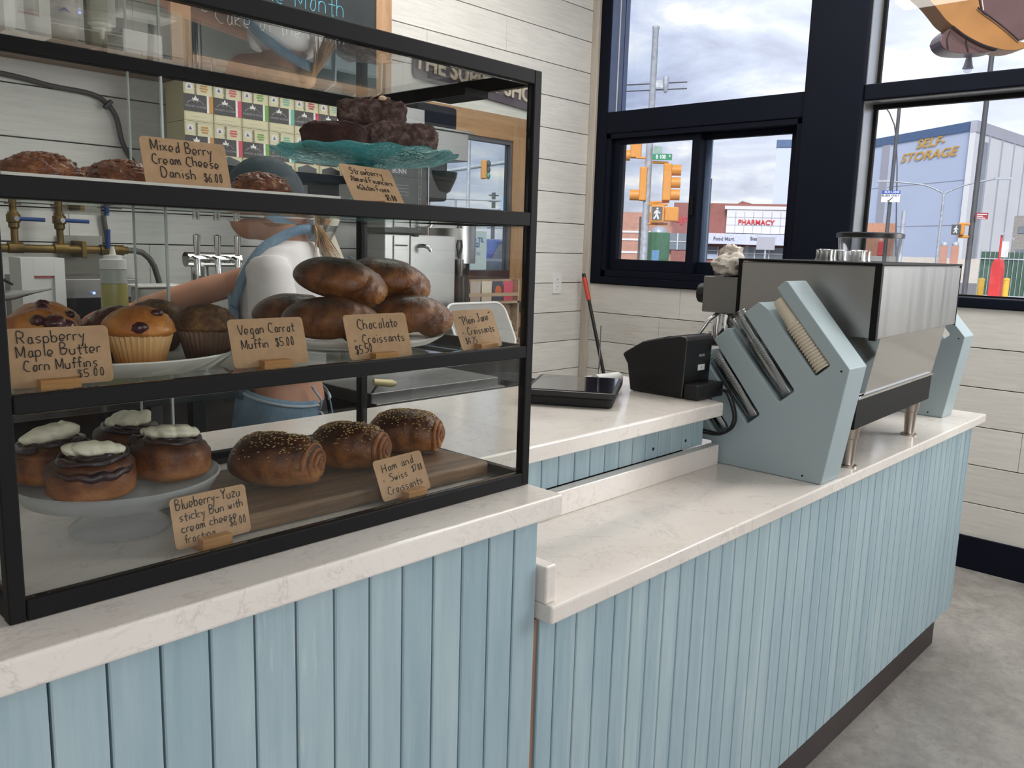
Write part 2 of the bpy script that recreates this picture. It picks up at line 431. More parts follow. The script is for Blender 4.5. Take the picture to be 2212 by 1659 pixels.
def write(mb, text, x0, z0, x1, z1, h, y=0.0, r=0.0004, n=5, wob=0.25):
    """Handwrite text from (x0,z0) to (x1,z1) in the local x-z plane, capital height h."""
    adv = [NARROW.get(c, 6.2 if c.islower() else 7) for c in text]
    tot = sum(adv); L = math.hypot(x1 - x0, z1 - z0); ux, uz = (x1 - x0) / L, (z1 - z0) / L
    sx = L / tot; sz = h / 6.0; x = 0
    for c, a in zip(text, adv):
        if c in GL:
            dz = rh.uniform(-wob, wob)
            for st in GL[c].split(';'):
                p = [(int(q[0]), int(q[1])) for q in st.split()]
                if len(p) == 2 and p[0] == p[1]: p = [p[0], (p[0][0] + 0.15, p[0][1] + 0.1)]
                pts = []
                for (gx, gz) in spl(p):
                    lx = x + gx; lx *= sx; lz = (gz - 3 + dz) * sz
                    pts.append((x0 + ux * lx - uz * lz * 0, y, z0 + uz * lx + lz))
                mb.tube(pts, r, n)
        x += a
def block_text(text, size, depth=0.002, bold=0.0, align='CENTER', shear=0.0, sx=1.0):
    """Printed lettering as a bmesh in the x-z plane facing -y."""
    cu = bpy.data.curves.new('lettering', 'FONT'); cu.body = text; cu.size = size; cu.extrude = depth / 2; cu.offset = bold
    cu.align_x = align; cu.align_y = 'CENTER'; cu.shear = shear; cu.resolution_u = 3; cu.space_line = 0.85
    o = bpy.data.objects.new('lettering', cu); COL.objects.link(o)
    bpy.context.view_layer.update()
    me = bpy.data.meshes.new_from_object(o.evaluated_get(bpy.context.evaluated_depsgraph_get()))
    bpy.data.objects.remove(o); bpy.data.curves.remove(cu)
    mb = MB(); mb.b.from_mesh(me); bpy.data.meshes.remove(me)
    bmesh.ops.transform(mb.b, matrix=Matrix.Rotation(PI / 2, 4, 'X') @ Matrix.Diagonal((sx, 1, 1, 1)), verts=mb.b.verts)
    return mb
def place(mb, mat): bmesh.ops.transform(mb.b, matrix=mat, verts=mb.b.verts); return mb
def spl3(p, n=6):
    p = [Vector(v) for v in p]; q = [p[0]] + p + [p[-1]]; o = []
    for i in range(1, len(q) - 2):
        for k in range(n):
            t = k / n; a, b, c, d = q[i - 1], q[i], q[i + 1], q[i + 2]
            o.append(0.5 * (2 * b + (c - a) * t + (2 * a - 5 * b + 4 * c - d) * t * t + (3 * b - a - 3 * c + d) * t ** 3))
    o.append(p[-1]); return o

# ================================================================== the room
WX, WY, ZC = 4.045, 3.2, 3.3       # window wall, back wall, ceiling
def struct_box(name, mat, *b, bevel=0.0):
    return struct(MB().box(*b).build(name, mat, bevel=bevel))
struct_box('floor', 'concrete', -3.1, 4.2, -3.35, 3.4, -0.1, 0.0)
struct_box('ceiling', M['whitep'], -3.1, 4.3, -3.35, 3.4, ZC, ZC + 0.1)
struct_box('wall_left', M['whitep'], -3.1, -3.0, -3.3, 3.35, 0, ZC)
# back wall: shiplap with a doorway at x 2.86..3.50
DX0, DX1, DZ = 2.62, 3.505, 2.045
b = MB()
b.box(-3.0, DX0, WY + 0.02, WY + 0.14, 0, ZC).box(DX1, WX + 0.16, WY + 0.02, WY + 0.14, 0, ZC).box(DX0, DX1, WY + 0.02, WY + 0.14, DZ, ZC)
wb = struct(b.build('wall_back', 'dark_gap'))
b = MB()
SEAMS = {}
rz = random.Random(3)
k = 0; z = 0.127 - 0.1725
def seg(b, axis, lo, hi, z0, z1, skip=None):
    a = lo
    while a < hi - 0.02:
        e_ = min(hi, a + rz.uniform(1.3, 2.4))
        if hi - e_ < 0.35: e_ = hi
        if axis == 'x': b.box(a, e_ - 0.0016 if e_ < hi else e_, WY, WY + 0.02, z0, z1)
        else: b.box(WX, WX + 0.015, a, e_ - 0.0016 if e_ < hi else e_, z0, z1)
        a = e_
while z < ZC:
    z0, z1 = max(0, z) + 0.002, min(ZC, z + 0.1725) - 0.002
    if z1 - z0 > 0.01:
        if z0 >= DZ: seg(b, 'x', -3.0, WX, z0, z1)
        else:
            zt = min(z1, DZ)
            seg(b, 'x', -3.0, DX0, z0, z1); seg(b, 'x', DX1, WX, z0, z1)
            if z1 > DZ: b.box(DX0, DX1, WY, WY + 0.02, DZ, z1)
    z += 0.1725
b.build('shiplap_boards', 'shiplap', wb, bevel=0.0012, seg=1)
# window wall below the sills
b = MB(); b.box(WX + 0.015, WX + 0.16, -3.2, WY, 0, 1.165).box(WX + 0.0, WX + 0.16, -3.2, WY, 2.98, ZC).box(WX, WX + 0.16, -3.2, -2.15, 1.165, 2.98)
wr = struct(b.build('wall_right', 'dark_gap'))
b = MB(); z = 0.127 - 0.1725
while z < 1.165:
    z0, z1 = max(0.0, z) + 0.002, min(1.165, z + 0.1725) - 0.002
    if z1 > z0 + 0.01: seg(b, 'y', -3.2, WY, z0, z1)
    z += 0.1725
b.build('shiplap_boards', 'shiplap', wr, bevel=0.0012, seg=1)
struct(MB().box(WX - 0.014, WX - 0.0005, -3.2, 1.5, 0.0, 0.15).build('baseboard_right', 'navy', bevel=0.002))
struct(MB().box(WX - 0.03, WX, 3.152, WY, 0, ZC).build('trim_corner', 'trim', bevel=0.004))
# front wall with the storefront glazing behind the photographer
b = MB()
b.box(-3.0, -2.6, -3.3, -3.2, 0, ZC).box(0.9, WX + 0.16, -3.3, -3.2, 0, ZC).box(-2.6, 0.9, -3.3, -3.2, 0, 0.4).box(-2.6, 0.9, -3.3, -3.2, 3.0, ZC)
struct(b.build('wall_front', flat('dark_wall_paint', srgb(74, 72, 74), 0.7)))
w5 = sroot('window_5', (-0.85, -3.25, 0.4))
b = MB()
for xm in (-2.6, -0.9, 0.82): b.box(xm, xm + 0.08, -3.28, -3.22, 0.4, 3.0)
b.box(-2.6, 0.9, -3.28, -3.22, 0.4, 0.48).box(-2.6, 0.9, -3.28, -3.22, 2.3, 2.38).box(-2.6, 0.9, -3.28, -3.22, 2.92, 3.0)
b.build('window_frame', 'navy', w5, bevel=0.004)

# ------------------------------------------------------------------ windows of the right wall
GX = WX + 0.115                                 # glass plane of the fixed lights
def bar(b, y0, y1, z0, z1, x0=WX - 0.012, x1=WX + 0.16): b.box(x0, x1, y0, y1, z0, z1)
# corner column between the two windows and rails
struct(MB().box(WX - 0.03, WX + 0.17, 1.605, 1.886, 1.165, 2.98).build('trim_column', 'navy', bevel=0.006))
struct(MB().box(WX - 0.012, WX + 0.16, 3.079, 3.152, 1.165, 2.98).build('trim_jamb', 'navy', bevel=0.005))
w1 = sroot('window_1', (GX, 2.48, 2.146))
b = MB(); bar(b, 1.886, 3.079, 2.025, 2.146); bar(b, 1.886, 3.079, 2.9, 2.98)
b.build('window_frame', 'navy', w1, bevel=0.005)
M['skylit_reveal'] = flat('skylit_jamb', srgb(96, 108, 138), 0.35, 0.2)  # bluish sky light on the navy jamb put into the colour
MB().box(WX - 0.004, GX - 0.0005, 3.0745, 3.0788, 2.1465, 2.9).box(GX + 0.0065, WX + 0.16, 3.0745, 3.0788, 2.1465, 2.9).build('reveal', 'skylit_reveal', w1)
MB().box(WX + 0.062, WX + 0.070, 3.0715, 3.0743, 2.1465, 2.9).build('glazing_bead', 'white', w1)
MB().box(GX, GX + 0.006, 1.88, 3.079, 2.14, 2.91).build('glass', 'winglass', w1)
# sliding window below
w2 = sroot('window_2', (WX + 0.05, 2.48, 1.165))
b = MB()
bar(b, 1.886, 3.079, 1.165, 1.205, WX - 0.018, WX + 0.16)
bar(b, 1.886, 3.079, 1.205, 1.245, WX - 0.006, WX + 0.15)
for (y0, y1, z0, z1, x0) in ((3.045, 3.079, 1.205, 2.025, -0.006), (1.886, 1.92, 1.205, 2.025, -0.006), (1.886, 3.079, 1.995, 2.025, -0.006)):
    bar(b, y0, y1, z0, z1, WX + x0, WX + 0.15)
b.build('window_frame', 'navy', w2, bevel=0.003)
def sash(y0, y1, x0, st, nm):
    z0, z1 = 1.245, 1.995
    b = MB()
    b.box(x0, x0 + 0.04, y0, y0 + st, z0, z1).box(x0, x0 + 0.04, y1 - st, y1, z0, z1).box(x0, x0 + 0.04, y0 + st, y1 - st, z0, z0 + 0.065).box(x0, x0 + 0.04, y0 + st, y1 - st, z1 - 0.03, z1)
    s_ = b.build('sash', 'navy', w2, bevel=0.003)
    MB().box(x0 + 0.016, x0 + 0.022, y0 + st - 0.005, y1 - st + 0.005, z0 + 0.055, z1 - 0.02).build('glass', 'winglass', s_)
    return s_
MB().box(WX + 0.13, WX + 0.142, 2.462, 2.505, 1.25, 1.99).build('screen_stile', flat('blue_lit_screen_frame', srgb(128, 146, 178), 0.5), w2)  # blue light falling on the stile is painted into its tone
s1 = sash(2.47, 3.045, WX + 0.02, 0.05, 'l'); s2_ = sash(1.92, 2.535, WX + 0.066, 0.055, 'r')
MB().box(WX + 0.004, WX + 0.02, 2.486, 2.502, 1.56, 1.66).build('latch', 'black', s1, bevel=0.003)
# right-hand window: upper and lower fixed lights
YR0, YR1 = -2.15, 1.605
w3 = sroot('window_3', (GX, 0.5, 2.148))
b = MB(); bar(b, YR0, YR1, 2.077, 2.148, WX - 0.012, WX + 0.125); bar(b, YR0, YR1, 2.9, 2.98)
b.build('window_frame', 'navy', w3, bevel=0.005)
MB().box(WX + 0.0, GX + 0.0, 1.6, 1.6045, 2.148, 2.9).build('reveal', 'alu', w3)
b = MB(); b.box(GX - 0.002, GX + 0.02, 1.585, 1.6, 2.148, 2.9); b.build('glazing_bead', 'black', w3)
MB().box(GX, GX + 0.006, YR0, 1.59, 2.14, 2.91).build('glass', 'winglass', w3)
w4 = sroot('window_4', (GX, 0.5, 1.165))
b = MB(); bar(b, YR0, YR1, 1.163, 1.205, WX - 0.014, WX + 0.16)
b.build('window_frame', 'navy', w4, bevel=0.004)
MB().box(WX + 0.0, GX, 1.6, 1.6045, 1.205, 2.077).box(WX + 0.01, GX, YR0, 1.6, 2.0725, 2.0768).build('reveal', 'alu', w4)
b = MB(); b.box(GX - 0.002, GX + 0.02, 1.585, 1.6, 1.205, 2.07).box(GX - 0.002, GX + 0.02, YR0, 1.6, 1.205, 1.212).box(GX - 0.012, GX + 0.02, YR0, 1.6, 2.052, 2.0725)
b.build('glazing_bead', 'black', w4)
MB().box(GX, GX + 0.006, YR0, 1.59, 1.2, 2.06).build('glass', 'winglass', w4)

# ------------------------------------------------------------------ counters
ZH, ZL = 1.022, 0.853              # tops of the high and the low counter
t = thing('raised_worktop', 'white veined quartz worktop, upper level, carrying the pastry case and the till', 'worktop', (0.5, 1.1, ZH - 0.032))
MB().prism([(-1.6, 0.735), (0.902, 0.735), (0.902, 0.957), (1.752, 0.957), (1.825, 1.125), (1.90, 1.125), (1.90, 1.415), (-1.6, 1.415)], ZH - 0.032, ZH).build('slab', 'marble', t, bevel=0.004, seg=3)
t = thing('low_worktop', 'white veined quartz worktop, lower level, carrying the espresso machine', 'worktop', (2.0, 0.9, ZL - 0.028))
MB().prism([(0.886, 0.735), (3.15, 0.735), (3.15, 1.2), (1.80, 1.2), (1.80, 1.0255), (0.886, 1.0255)], ZL - 0.028, ZL).build('slab', 'marble', t, bevel=0.004, seg=3)
b = MB(); b.box(0.886, 1.822, 1.0, 1.0255, ZL, ZL + 0.05)
b.build('splashback', 'marble', t, bevel=0.002)
MB().box(0.886, 0.909, 0.748, 1.0, ZL, ZL + 0.058).build('side_splash', 'marble', t, bevel=0.003)
def board_front(name, x0, x1, y, z0, z1, parent, pitch=0.0503, off=0.027, depth=0.018):
    bb = MB(); k0 = math.floor((x0 - off) / pitch)
    x = off + k0 * pitch
    while x < x1:
        a, c = max(x, x0) + 0.0013, min(x + pitch, x1) - 0.0013
        if c > a + 0.003: bb.box(a, c, y, y + depth, z0, z1)
        x += pitch
    return bb.build(name, 'blue', parent, bevel=0.0015, seg=1)
t = thing('case_counter', 'pale blue boarded counter front under the pastry case', 'counter', (-0.3, 0.9, 0))
MB().box(-1.6, 0.866, 0.781, 1.40, 0.164, ZH - 0.033).build('carcass', 'dark_gap', t)
board_front('board_front', -1.6, 0.883, 0.763, 0.164, ZH - 0.033, t)
MB().box(0.866, 0.884, 0.782, 0.957, ZL + 0.001, ZH - 0.033).build('end_board', 'blue', t)
MB().box(-1.6, 0.86, 0.82, 1.38, 0, 0.164).build('toe_kick', 'kick', t)
t = thing('machine_counter', 'pale blue boarded counter front under the espresso machine', 'counter', (2.0, 0.9, 0))
MB().prism([(0.9, 0.782), (3.09, 0.782), (3.09, 1.18), (1.82, 1.18), (1.82, 1.02), (0.9, 1.02)], 0.164, ZL - 0.029).build('carcass', 'dark_gap', t)
board_front('board_front', 0.893, 3.11, 0.764, 0.164, ZL - 0.029, t)
MB().box(0.884, 0.892, 0.768, 0.79, 0.164, ZL - 0.029).build('edge_strip', 'brown_gap', t)
b = MB(); b.box(0.9, 1.83, 0.815, 1.0, 0, 0.164).box(1.8325, 3.13, 0.815, 1.0, 0, 0.164)
b.build('toe_kick', 'kick', t, bevel=0.001)
t = thing('till_counter', 'pale blue boarded riser under the till worktop, behind the low counter', 'counter', (1.3, 1.2, 0))
MB().box(0.9, 1.73, 1.046, 1.39, 0.0, ZH - 0.033).build('carcass', 'dark_gap', t)
board_front('board_front', 0.9, 1.787, 1.026, ZL + 0.051, ZH - 0.033, t, off=0.033)
for (px, py) in ((1411, 970), (1481, 952)):
    p = aty(px, py, 1.0255)
    MB().cyl((p.x, 1.0262, p.z), (p.x, 1.0245, p.z), 0.0035, 10).build('screw_hole', 'rubber', t)

# ------------------------------------------------------------------ pastry case
CX0, CX1, CY0, CY1, CZ0, CZ1 = 0.211, 0.899, 0.80, 1.205, ZH + 0.0005, 1.606
FR = 0.019; PW = 0.0145
t = case = thing('pastry_case', 'black framed glass pastry display case with three levels on the worktop', 'display case', ((CX0 + CX1) / 2, 1.0, CZ0))
S1Z, S2Z = 1.416, 1.229            # tops of the shelf rails
def rail(nm, *bx):
    return MB().box(*bx).build(nm, 'black', t, bevel=0.0012, seg=1)
for x in (CX0, CX1 - PW):
    for y in (CY0, CY1 - PW):
        rail('post', x, x + PW, y, y + PW, CZ0, CZ1)
for z0, z1, nm in ((CZ0, CZ0 + FR, 'bottom_rail'), (CZ1 - FR, CZ1, 'top_rail'), (S1Z - 0.019, S1Z, 'shelf_rail'), (S2Z - 0.017, S2Z, 'shelf_rail')):
    g = 0.0003
    rail(nm, CX0 + PW + g, CX1 - PW - g, CY0 - 0.0004, CY0 + PW, z0, z1); rail(nm, CX0 + PW + g, CX1 - PW - g, CY1 - PW, CY1 + 0.0004, z0, z1)
    if nm != 'shelf_rail' or True:
        w_ = PW if nm != 'shelf_rail' else 0.012
        rail(nm, CX0 + 0.001, CX0 + w_, CY0 + PW + g, CY1 - PW - g, z0, z1); rail(nm, CX1 - w_, CX1 - 0.001, CY0 + PW + g, CY1 - PW - g, z0, z1)
def pane(nm, *bx): return MB().box(*bx).build(nm, 'caseglass', t)
i_ = 0.0004
for z0, z1 in ((CZ0 + FR, S2Z - 0.017), (S2Z, S1Z - 0.019), (S1Z, CZ1 - FR)):
    pane('front_glass', CX0 + PW + i_, CX1 - PW - i_, CY0 + 0.006, CY0 + 0.010, z0 + i_, z1 - i_)
    pane('side_glass', CX1 - 0.010, CX1 - 0.006, CY0 + PW + i_, CY1 - PW - i_, z0 + i_, z1 - i_)
    pane('side_glass', CX0 + 0.006, CX0 + 0.010, CY0 + PW + i_, CY1 - PW - i_, z0 + i_, z1 - i_)
pane('top_glass', CX0 + PW, CX1 - PW, CY0 + PW, CY1 - PW, CZ1 - 0.010, CZ1 - 0.005)
M['shelfglass'] = pane_mat('shelf_glass', (0.93, 0.96, 0.945, 1), 0.06)
for z in (S1Z - 0.0165, S2Z - 0.0145):
    MB().box(CX0 + 0.013, CX1 - 0.013, CY0 + PW + 0.001, CY1 - PW - 0.006, z - 0.006, z).build('shelf', 'shelfglass', t)
# sliding rear doors: two panes with pale strips for their polished edges
M['edge'] = flat('polished_glass_edge', srgb(214, 220, 216), 0.25, var=0.02)
for (x0, x1, y) in ((CX0 + PW, 0.545, CY1 - 0.0125), (0.505, CX1 - PW, CY1 - 0.0065)):
    MB().box(x0, x1, y, y + 0.004, CZ0 + FR, CZ1 - FR).build('rear_door', 'caseglass', t)
MB().box(0.5452, 0.5482, CY1 - 0.0125, CY1 - 0.0085, CZ0 + FR, CZ1 - FR).build('door_edge', 'edge', t)
MB().box(0.503, 0.505, CY1 - 0.0065, CY1 - 0.0025, CZ0 + FR, CZ1 - FR).build('door_edge', 'edge', t)
MB().box(CX1 - 0.06, CX1 - PW, CY0 + 0.09, CY0 + 0.17, CZ1 - 0.03, CZ1 - 0.02).build('hinge', 'black', t)

# ================================================================== inside the pastry case
Z1, Z2, Z3 = S1Z - 0.0163, S2Z - 0.0143, ZH + 0.0005
def bread(name, cols, scale=18.0, rough=0.38, coat=0.35, bump=0.25, bs=90.0, stripes=0.0, zgrad=None):
    t = NT(name); v = t.coord()
    n = t.noise(v, scale, 6, 0.62, 0.4)
    f = n
    if stripes:
        sv = t.coord((0.35, 1, 1)); f = t.math('ADD', t.math('MULTIPLY', n, 1 - stripes), t.math('MULTIPLY', t.noise(sv, 95, 5, 0.65, 0.8), stripes))
    if zgrad:      # crust browner on top where the oven caught it
        z = t.n('ShaderNodeSeparateXYZ', {0: t.n('ShaderNodeTexCoord').outputs['Object']}).outputs['Z']
        g = t.n('ShaderNodeMapRange', {0: z, 1: zgrad[0], 2: zgrad[1], 3: 0.16, 4: -0.16}).outputs[0]
        f = t.math('ADD', n, g)
    k = len(cols)
    c = t.ramp(f, [(0.3 + 0.42 * i / (k - 1), cols[i]) for i in range(k)])
    h = t.noise(v, bs, 5, 0.65)
    t.bsdf(color=c, rough=rough, coat=coat, coatr=0.25, spec=0.4, sss=0.06, sscale=0.01, normal=t.bump(h, bump, 0.008))
    return t.m
M['croissant'] = bread('croissant_crust', [srgb(58, 28, 15), srgb(100, 54, 26), srgb(144, 88, 44), srgb(178, 124, 70)], 20, 0.36, 0.35, 0.6, 75, stripes=0.45, zgrad=(-0.03, 0.035))
M['hamcr'] = bread('ham_croissant_crust', [srgb(64, 32, 16), srgb(104, 58, 28), srgb(146, 90, 44), srgb(180, 124, 68)], 22, 0.38, 0.3, 0.55, 80, stripes=0.4, zgrad=(0.0, 0.06))
M['layers'] = bread('croissant_layers', [srgb(104, 58, 26), srgb(150, 92, 44), srgb(196, 142, 84)], 40, 0.5, 0.1, 0.4, 200)
M['bun'] = bread('bun_crust', [srgb(54, 28, 17), srgb(90, 49, 26), srgb(130, 78, 42), srgb(164, 110, 64)], 17, 0.5, 0.15, 0.4, 60, stripes=0.25, zgrad=(0.0, 0.06))
M['blueb'] = bread('blueberry_swirl', [srgb(24, 14, 20), srgb(44, 24, 30), srgb(70, 38, 36)], 40, 0.3, 0.5, 0.4, 120)
M['frost'] = flat('cream_cheese_frosting', srgb(236, 229, 205), 0.35, var=0.02, vs=30, bump=0.15, bs=60, sss=0.15)
M['corn'] = bread('corn_muffin_top', [srgb(150, 82, 32), srgb(196, 126, 56), srgb(214, 158, 82)], 22, 0.4, 0.35, 0.3, 110)
M['carrot'] = bread('carrot_muffin_top', [srgb(56, 34, 19), srgb(104, 70, 40), srgb(150, 110, 68)], 60, 0.6, 0.1, 0.7, 160)
M['dchoc'] = bread('dark_muffin_top', [srgb(60, 28, 16), srgb(96, 46, 24), srgb(126, 66, 34)], 22, 0.35, 0.4, 0.3, 110)
M['berry'] = flat('baked_raspberry', srgb(66, 18, 24), 0.3, coat=0.4, var=0.2, vs=60, bump=0.4, bs=180)
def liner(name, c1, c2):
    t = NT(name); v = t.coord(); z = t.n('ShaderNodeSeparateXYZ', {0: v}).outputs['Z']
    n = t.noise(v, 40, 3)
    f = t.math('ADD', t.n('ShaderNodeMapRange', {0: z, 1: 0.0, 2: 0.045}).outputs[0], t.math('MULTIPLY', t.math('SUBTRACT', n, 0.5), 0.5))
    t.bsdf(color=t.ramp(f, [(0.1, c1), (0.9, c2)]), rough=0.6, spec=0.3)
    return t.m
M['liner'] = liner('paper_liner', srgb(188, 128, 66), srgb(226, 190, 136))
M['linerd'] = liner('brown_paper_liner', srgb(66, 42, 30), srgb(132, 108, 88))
M['danish'] = bread('danish_crust', [srgb(74, 34, 16), srgb(126, 68, 34), srgb(178, 116, 66)], 55, 0.36, 0.4, 0.9, 120)
M['cake'] = bread('dark_cake', [srgb(40, 20, 18), srgb(66, 36, 31), srgb(96, 58, 50)], 40, 0.65, 0.0, 0.8, 150)
M['sugar'] = bread('sugared_cake', [srgb(70, 45, 41), srgb(118, 90, 84), srgb(178, 154, 146)], 110, 0.75, 0.0, 0.9, 220)
M['almond'] = flat('flaked_almond', srgb(208, 172, 138), 0.5)
M['seed'] = flat('sesame_seed', srgb(206, 172, 118), 0.45, var=0.25, vs=300)
M['board'] = wood('walnut_board', srgb(66, 48, 33), srgb(140, 108, 76), (1.6, 22, 22), 2.6, 0.5)
M['china'] = flat('white_china', srgb(236, 232, 224), 0.15, coat=0.4, var=0.01)
M['kraft'] = flat('kraft_card', srgb(182, 146, 110), 0.75, var=0.05, vs=90, bump=0.05, bs=400)
M['ink'] = flat('black_marker', srgb(30, 25, 26), 0.6)
M['bamboo'] = wood('bamboo_block', srgb(176, 122, 68), srgb(206, 156, 98), (3, 60, 60), 3, 0.45)
M['bamboo2'] = wood('walnut_block', srgb(92, 58, 44), srgb(124, 82, 62), (3, 60, 60), 3, 0.45)
def milky(nm, k0):
    t = NT(nm)
    q = t.n('ShaderNodeBsdfPrincipled', {'Base Color': srgb(216, 220, 222), 'Roughness': 0.2, 'Specular IOR Level': 0.5})
    tr = t.n('ShaderNodeBsdfTransparent', {'Color': (0.95, 0.96, 0.97, 1)})
    lw = t.n('ShaderNodeLayerWeight', {'Blend': 0.5})
    f = t.math('ADD', t.math('MULTIPLY', t.math('POWER', lw.outputs['Facing'], 2.0), 0.5), k0)
    t.l(t.n('ShaderNodeMixShader', {0: f, 1: tr.outputs[0], 2: q.outputs[0]}).outputs[0], t.o.inputs[0])
    return t.m
M['milky'] = milky('frosted_plastic', 0.26); M['milkyfoot'] = milky('clear_plastic_foot', 0.16)
def tealglass():
    t = NT('teal_glass')
    v = t.coord()
    bm_ = t.bump(t.noise(v, 55, 3, 0.6, 1.0), 0.6, 0.01)
    lw = t.n('ShaderNodeLayerWeight', {'Blend': 0.5, 'Normal': bm_})
    gl_ = t.n('ShaderNodeBsdfGlossy', {'Color': (0.8, 1, 1, 1), 'Roughness': 0.08, 'Normal': bm_})
    df = t.n('ShaderNodeBsdfTranslucent', {'Color': srgb(120, 205, 210)})
    tr = t.n('ShaderNodeBsdfTransparent', {'Color': srgb(178, 226, 228)})
    a = t.n('ShaderNodeMixShader', {0: 0.42, 1: tr.outputs[0], 2: df.outputs[0]})
    f = t.math('ADD', t.math('MULTIPLY', t.math('POWER', lw.outputs['Facing'], 2.0), 0.6), 0.08)
    t.l(t.n('ShaderNodeMixShader', {0: f, 1: a.outputs[0], 2: gl_.outputs[0]}).outputs[0], t.o.inputs[0])
    return t.m
M['teal'] = tealglass()

def nz(co, s, a, seed=0.0):
    return a * mn.noise(Vector((co.x * s + seed, co.y * s + seed * 1.7, co.z * s - seed)))
def sstep(a, b, x):
    t = max(0, min(1, (x - a) / (b - a))); return t * t * (3 - 2 * t)

# ---- price cards and their wooden holders
def card(cx, y, cz, yaw, tilt, lines, label, w=0.091, h=0.0555, hole=None):
    yaw, tilt = math.radians(yaw), math.radians(tilt)
    u = Vector((math.cos(yaw), math.sin(yaw), 0)); n = Vector((-math.sin(yaw), math.cos(yaw), 0))
    v = Vector((0, 0, 1)) * math.cos(tilt) + n * math.sin(tilt); w_ = v.cross(u)
    t = thing('price_card', label, 'price card', (cx, y, cz), group='handwritten price cards')
    t.rotation_euler = Matrix((u, w_, v)).transposed().to_euler()
    b = MB(); b.rbox(w, h, 0.0006, 0.005, Matrix.Translation((0, 0, h / 2)))
    b.build('card', 'kraft', t, world=False)
    b = MB()
    for (tx, fx0, fz0, fx1, fz1, ch) in lines:
        write(b, tx, -w / 2 + fx0 * w, fz0 * h, -w / 2 + fx1 * w, fz1 * h, ch * h, y=-0.0006, r=0.00056 if ch > 0.16 else 0.00046, n=5)
    if hole:
        pts = [(-w / 2 + hole[0] * w + 0.0016 * math.cos(a * PI / 6), -0.0006, hole[1] * h + 0.0016 * math.sin(a * PI / 6)) for a in range(13)]
        b.tube(pts, 0.00022, 4, cap=False)
    b.build('handwriting', 'ink', t, world=False)
    return t
def holder(cx, y, z, yaw, label, mat='bamboo', w=0.036, tilt=16.0, fl=0.0065):
    t = MB(); hh = fl + 0.0078; o_ = 0.0078 * math.tan(math.radians(tilt))
    t.prism([(-0.012, 0), (0.012, 0), (0.012, hh), (o_ + 0.0011, hh), (0.0011, fl), (-0.0011, fl), (o_ - 0.0011, hh), (-0.0115, hh), (-0.012, hh - 0.0005)], -w / 2, w / 2, 'x')
    o = t.build('card_holder', mat, None, world=False)
    o.location = (cx, y, z); o.rotation_euler = (0, 0, math.radians(yaw))
    return tag(o, label, 'card holder', 'wooden card holders')
Y0 = 0.843
card(0.414, Y0, Z1 + 0.0115, 0, 15.7, [('Mixed Berry', .12, .77, .84, .75, .19), ('Cream Cheese', .11, .53, .90, .53, .175), ('Danish', .19, .30, .60, .30, .175), ('$6.00', .68, .27, .92, .27, .15)], 'kraft card reading Mixed Berry Cream Cheese Danish on the top shelf', h=0.0575)
card(0.659, Y0, Z1 + 0.0115, 11.8, 30.4, [('Strawberry', .16, .78, .80, .78, .15), ('Almond Financiers', .12, .60, .93, .58, .13), ('*Gluten Free*', .16, .40, .80, .40, .13), ('$5.00', .66, .2, .88, .2, .13)], 'kraft card reading Strawberry Almond Financiers, leaning back under the teal cake stand', w=0.096, h=0.058)
card(0.2944, 0.880, Z2 + 0.0065, -3.5, 14.3, [('Raspberry', .12, .74, .78, .76, .2), ('Maple Butter', .1, .51, .92, .53, .19), ('Corn Muffins', .15, .28, .87, .28, .18), ('$5.00', .64, .115, .93, .125, .13)], 'kraft card reading Raspberry Maple Butter Corn Muffins at the case corner', w=0.0945, h=0.058)
card(0.526, 0.880, Z2 + 0.0065, -2.6, 17.2, [('Vegan Carrot', .12, .68, .88, .70, .2), ('Muffin', .14, .38, .5, .39, .19), ('$5.00', .58, .4, .85, .41, .17)], 'kraft card reading Vegan Carrot Muffin on the middle shelf', w=0.097, h=0.0575)
card(0.675, 0.862, Z2 + 0.0065, -1.7, 18.3, [('Chocolate', .2, .66, .86, .69, .22), ('Croissants', .24, .35, .93, .35, .2), ('$5.50', .1, .13, .38, .16, .18)], 'kraft card reading Chocolate Croissants in front of the white pedestal dish', w=0.099, h=0.0588, hole=(.12, .42))
card(0.840, Y0, Z2 + 0.0098, 4.7, 23.5, [('"Plain Jane"', .12, .62, .94, .72, .2), ('Croissants', .24, .36, .92, .40, .19), ('$4.75', .13, .14, .42, .15, .15)], 'kraft card reading Plain Jane Croissants at the right end of the middle shelf', w=0.088, h=0.058, hole=(.13, .42))
card(0.440, 0.866, Z3 + 0.0065, 2.4, 13.1, [('Blueberry-Yuzu', .07, .76, .93, .78, .2), ('sticky Bun with', .09, .53, .95, .56, .17), ('cream cheese', .1, .3, .84, .34, .17), ('frosting', .12, .09, .53, .11, .16), ('$6.00', .72, .2, .96, .23, .15)], 'kraft card reading Blueberry-Yuzu sticky Bun in the bottom of the case', w=0.093, h=0.0567)
card(0.7165, 0.858, Z3 + 0.0065, 5.8, 23.4, [('Ham and', .14, .68, .82, .74, .19), ('Swiss', .24, .43, .62, .45, .18), ('$7.00', .72, .52, .95, .52, .15), ('Croissants', .14, .13, .88, .19, .19)], 'kraft card reading Ham and Swiss Croissants beside the wooden board', w=0.092, h=0.056, hole=(.12, .48))
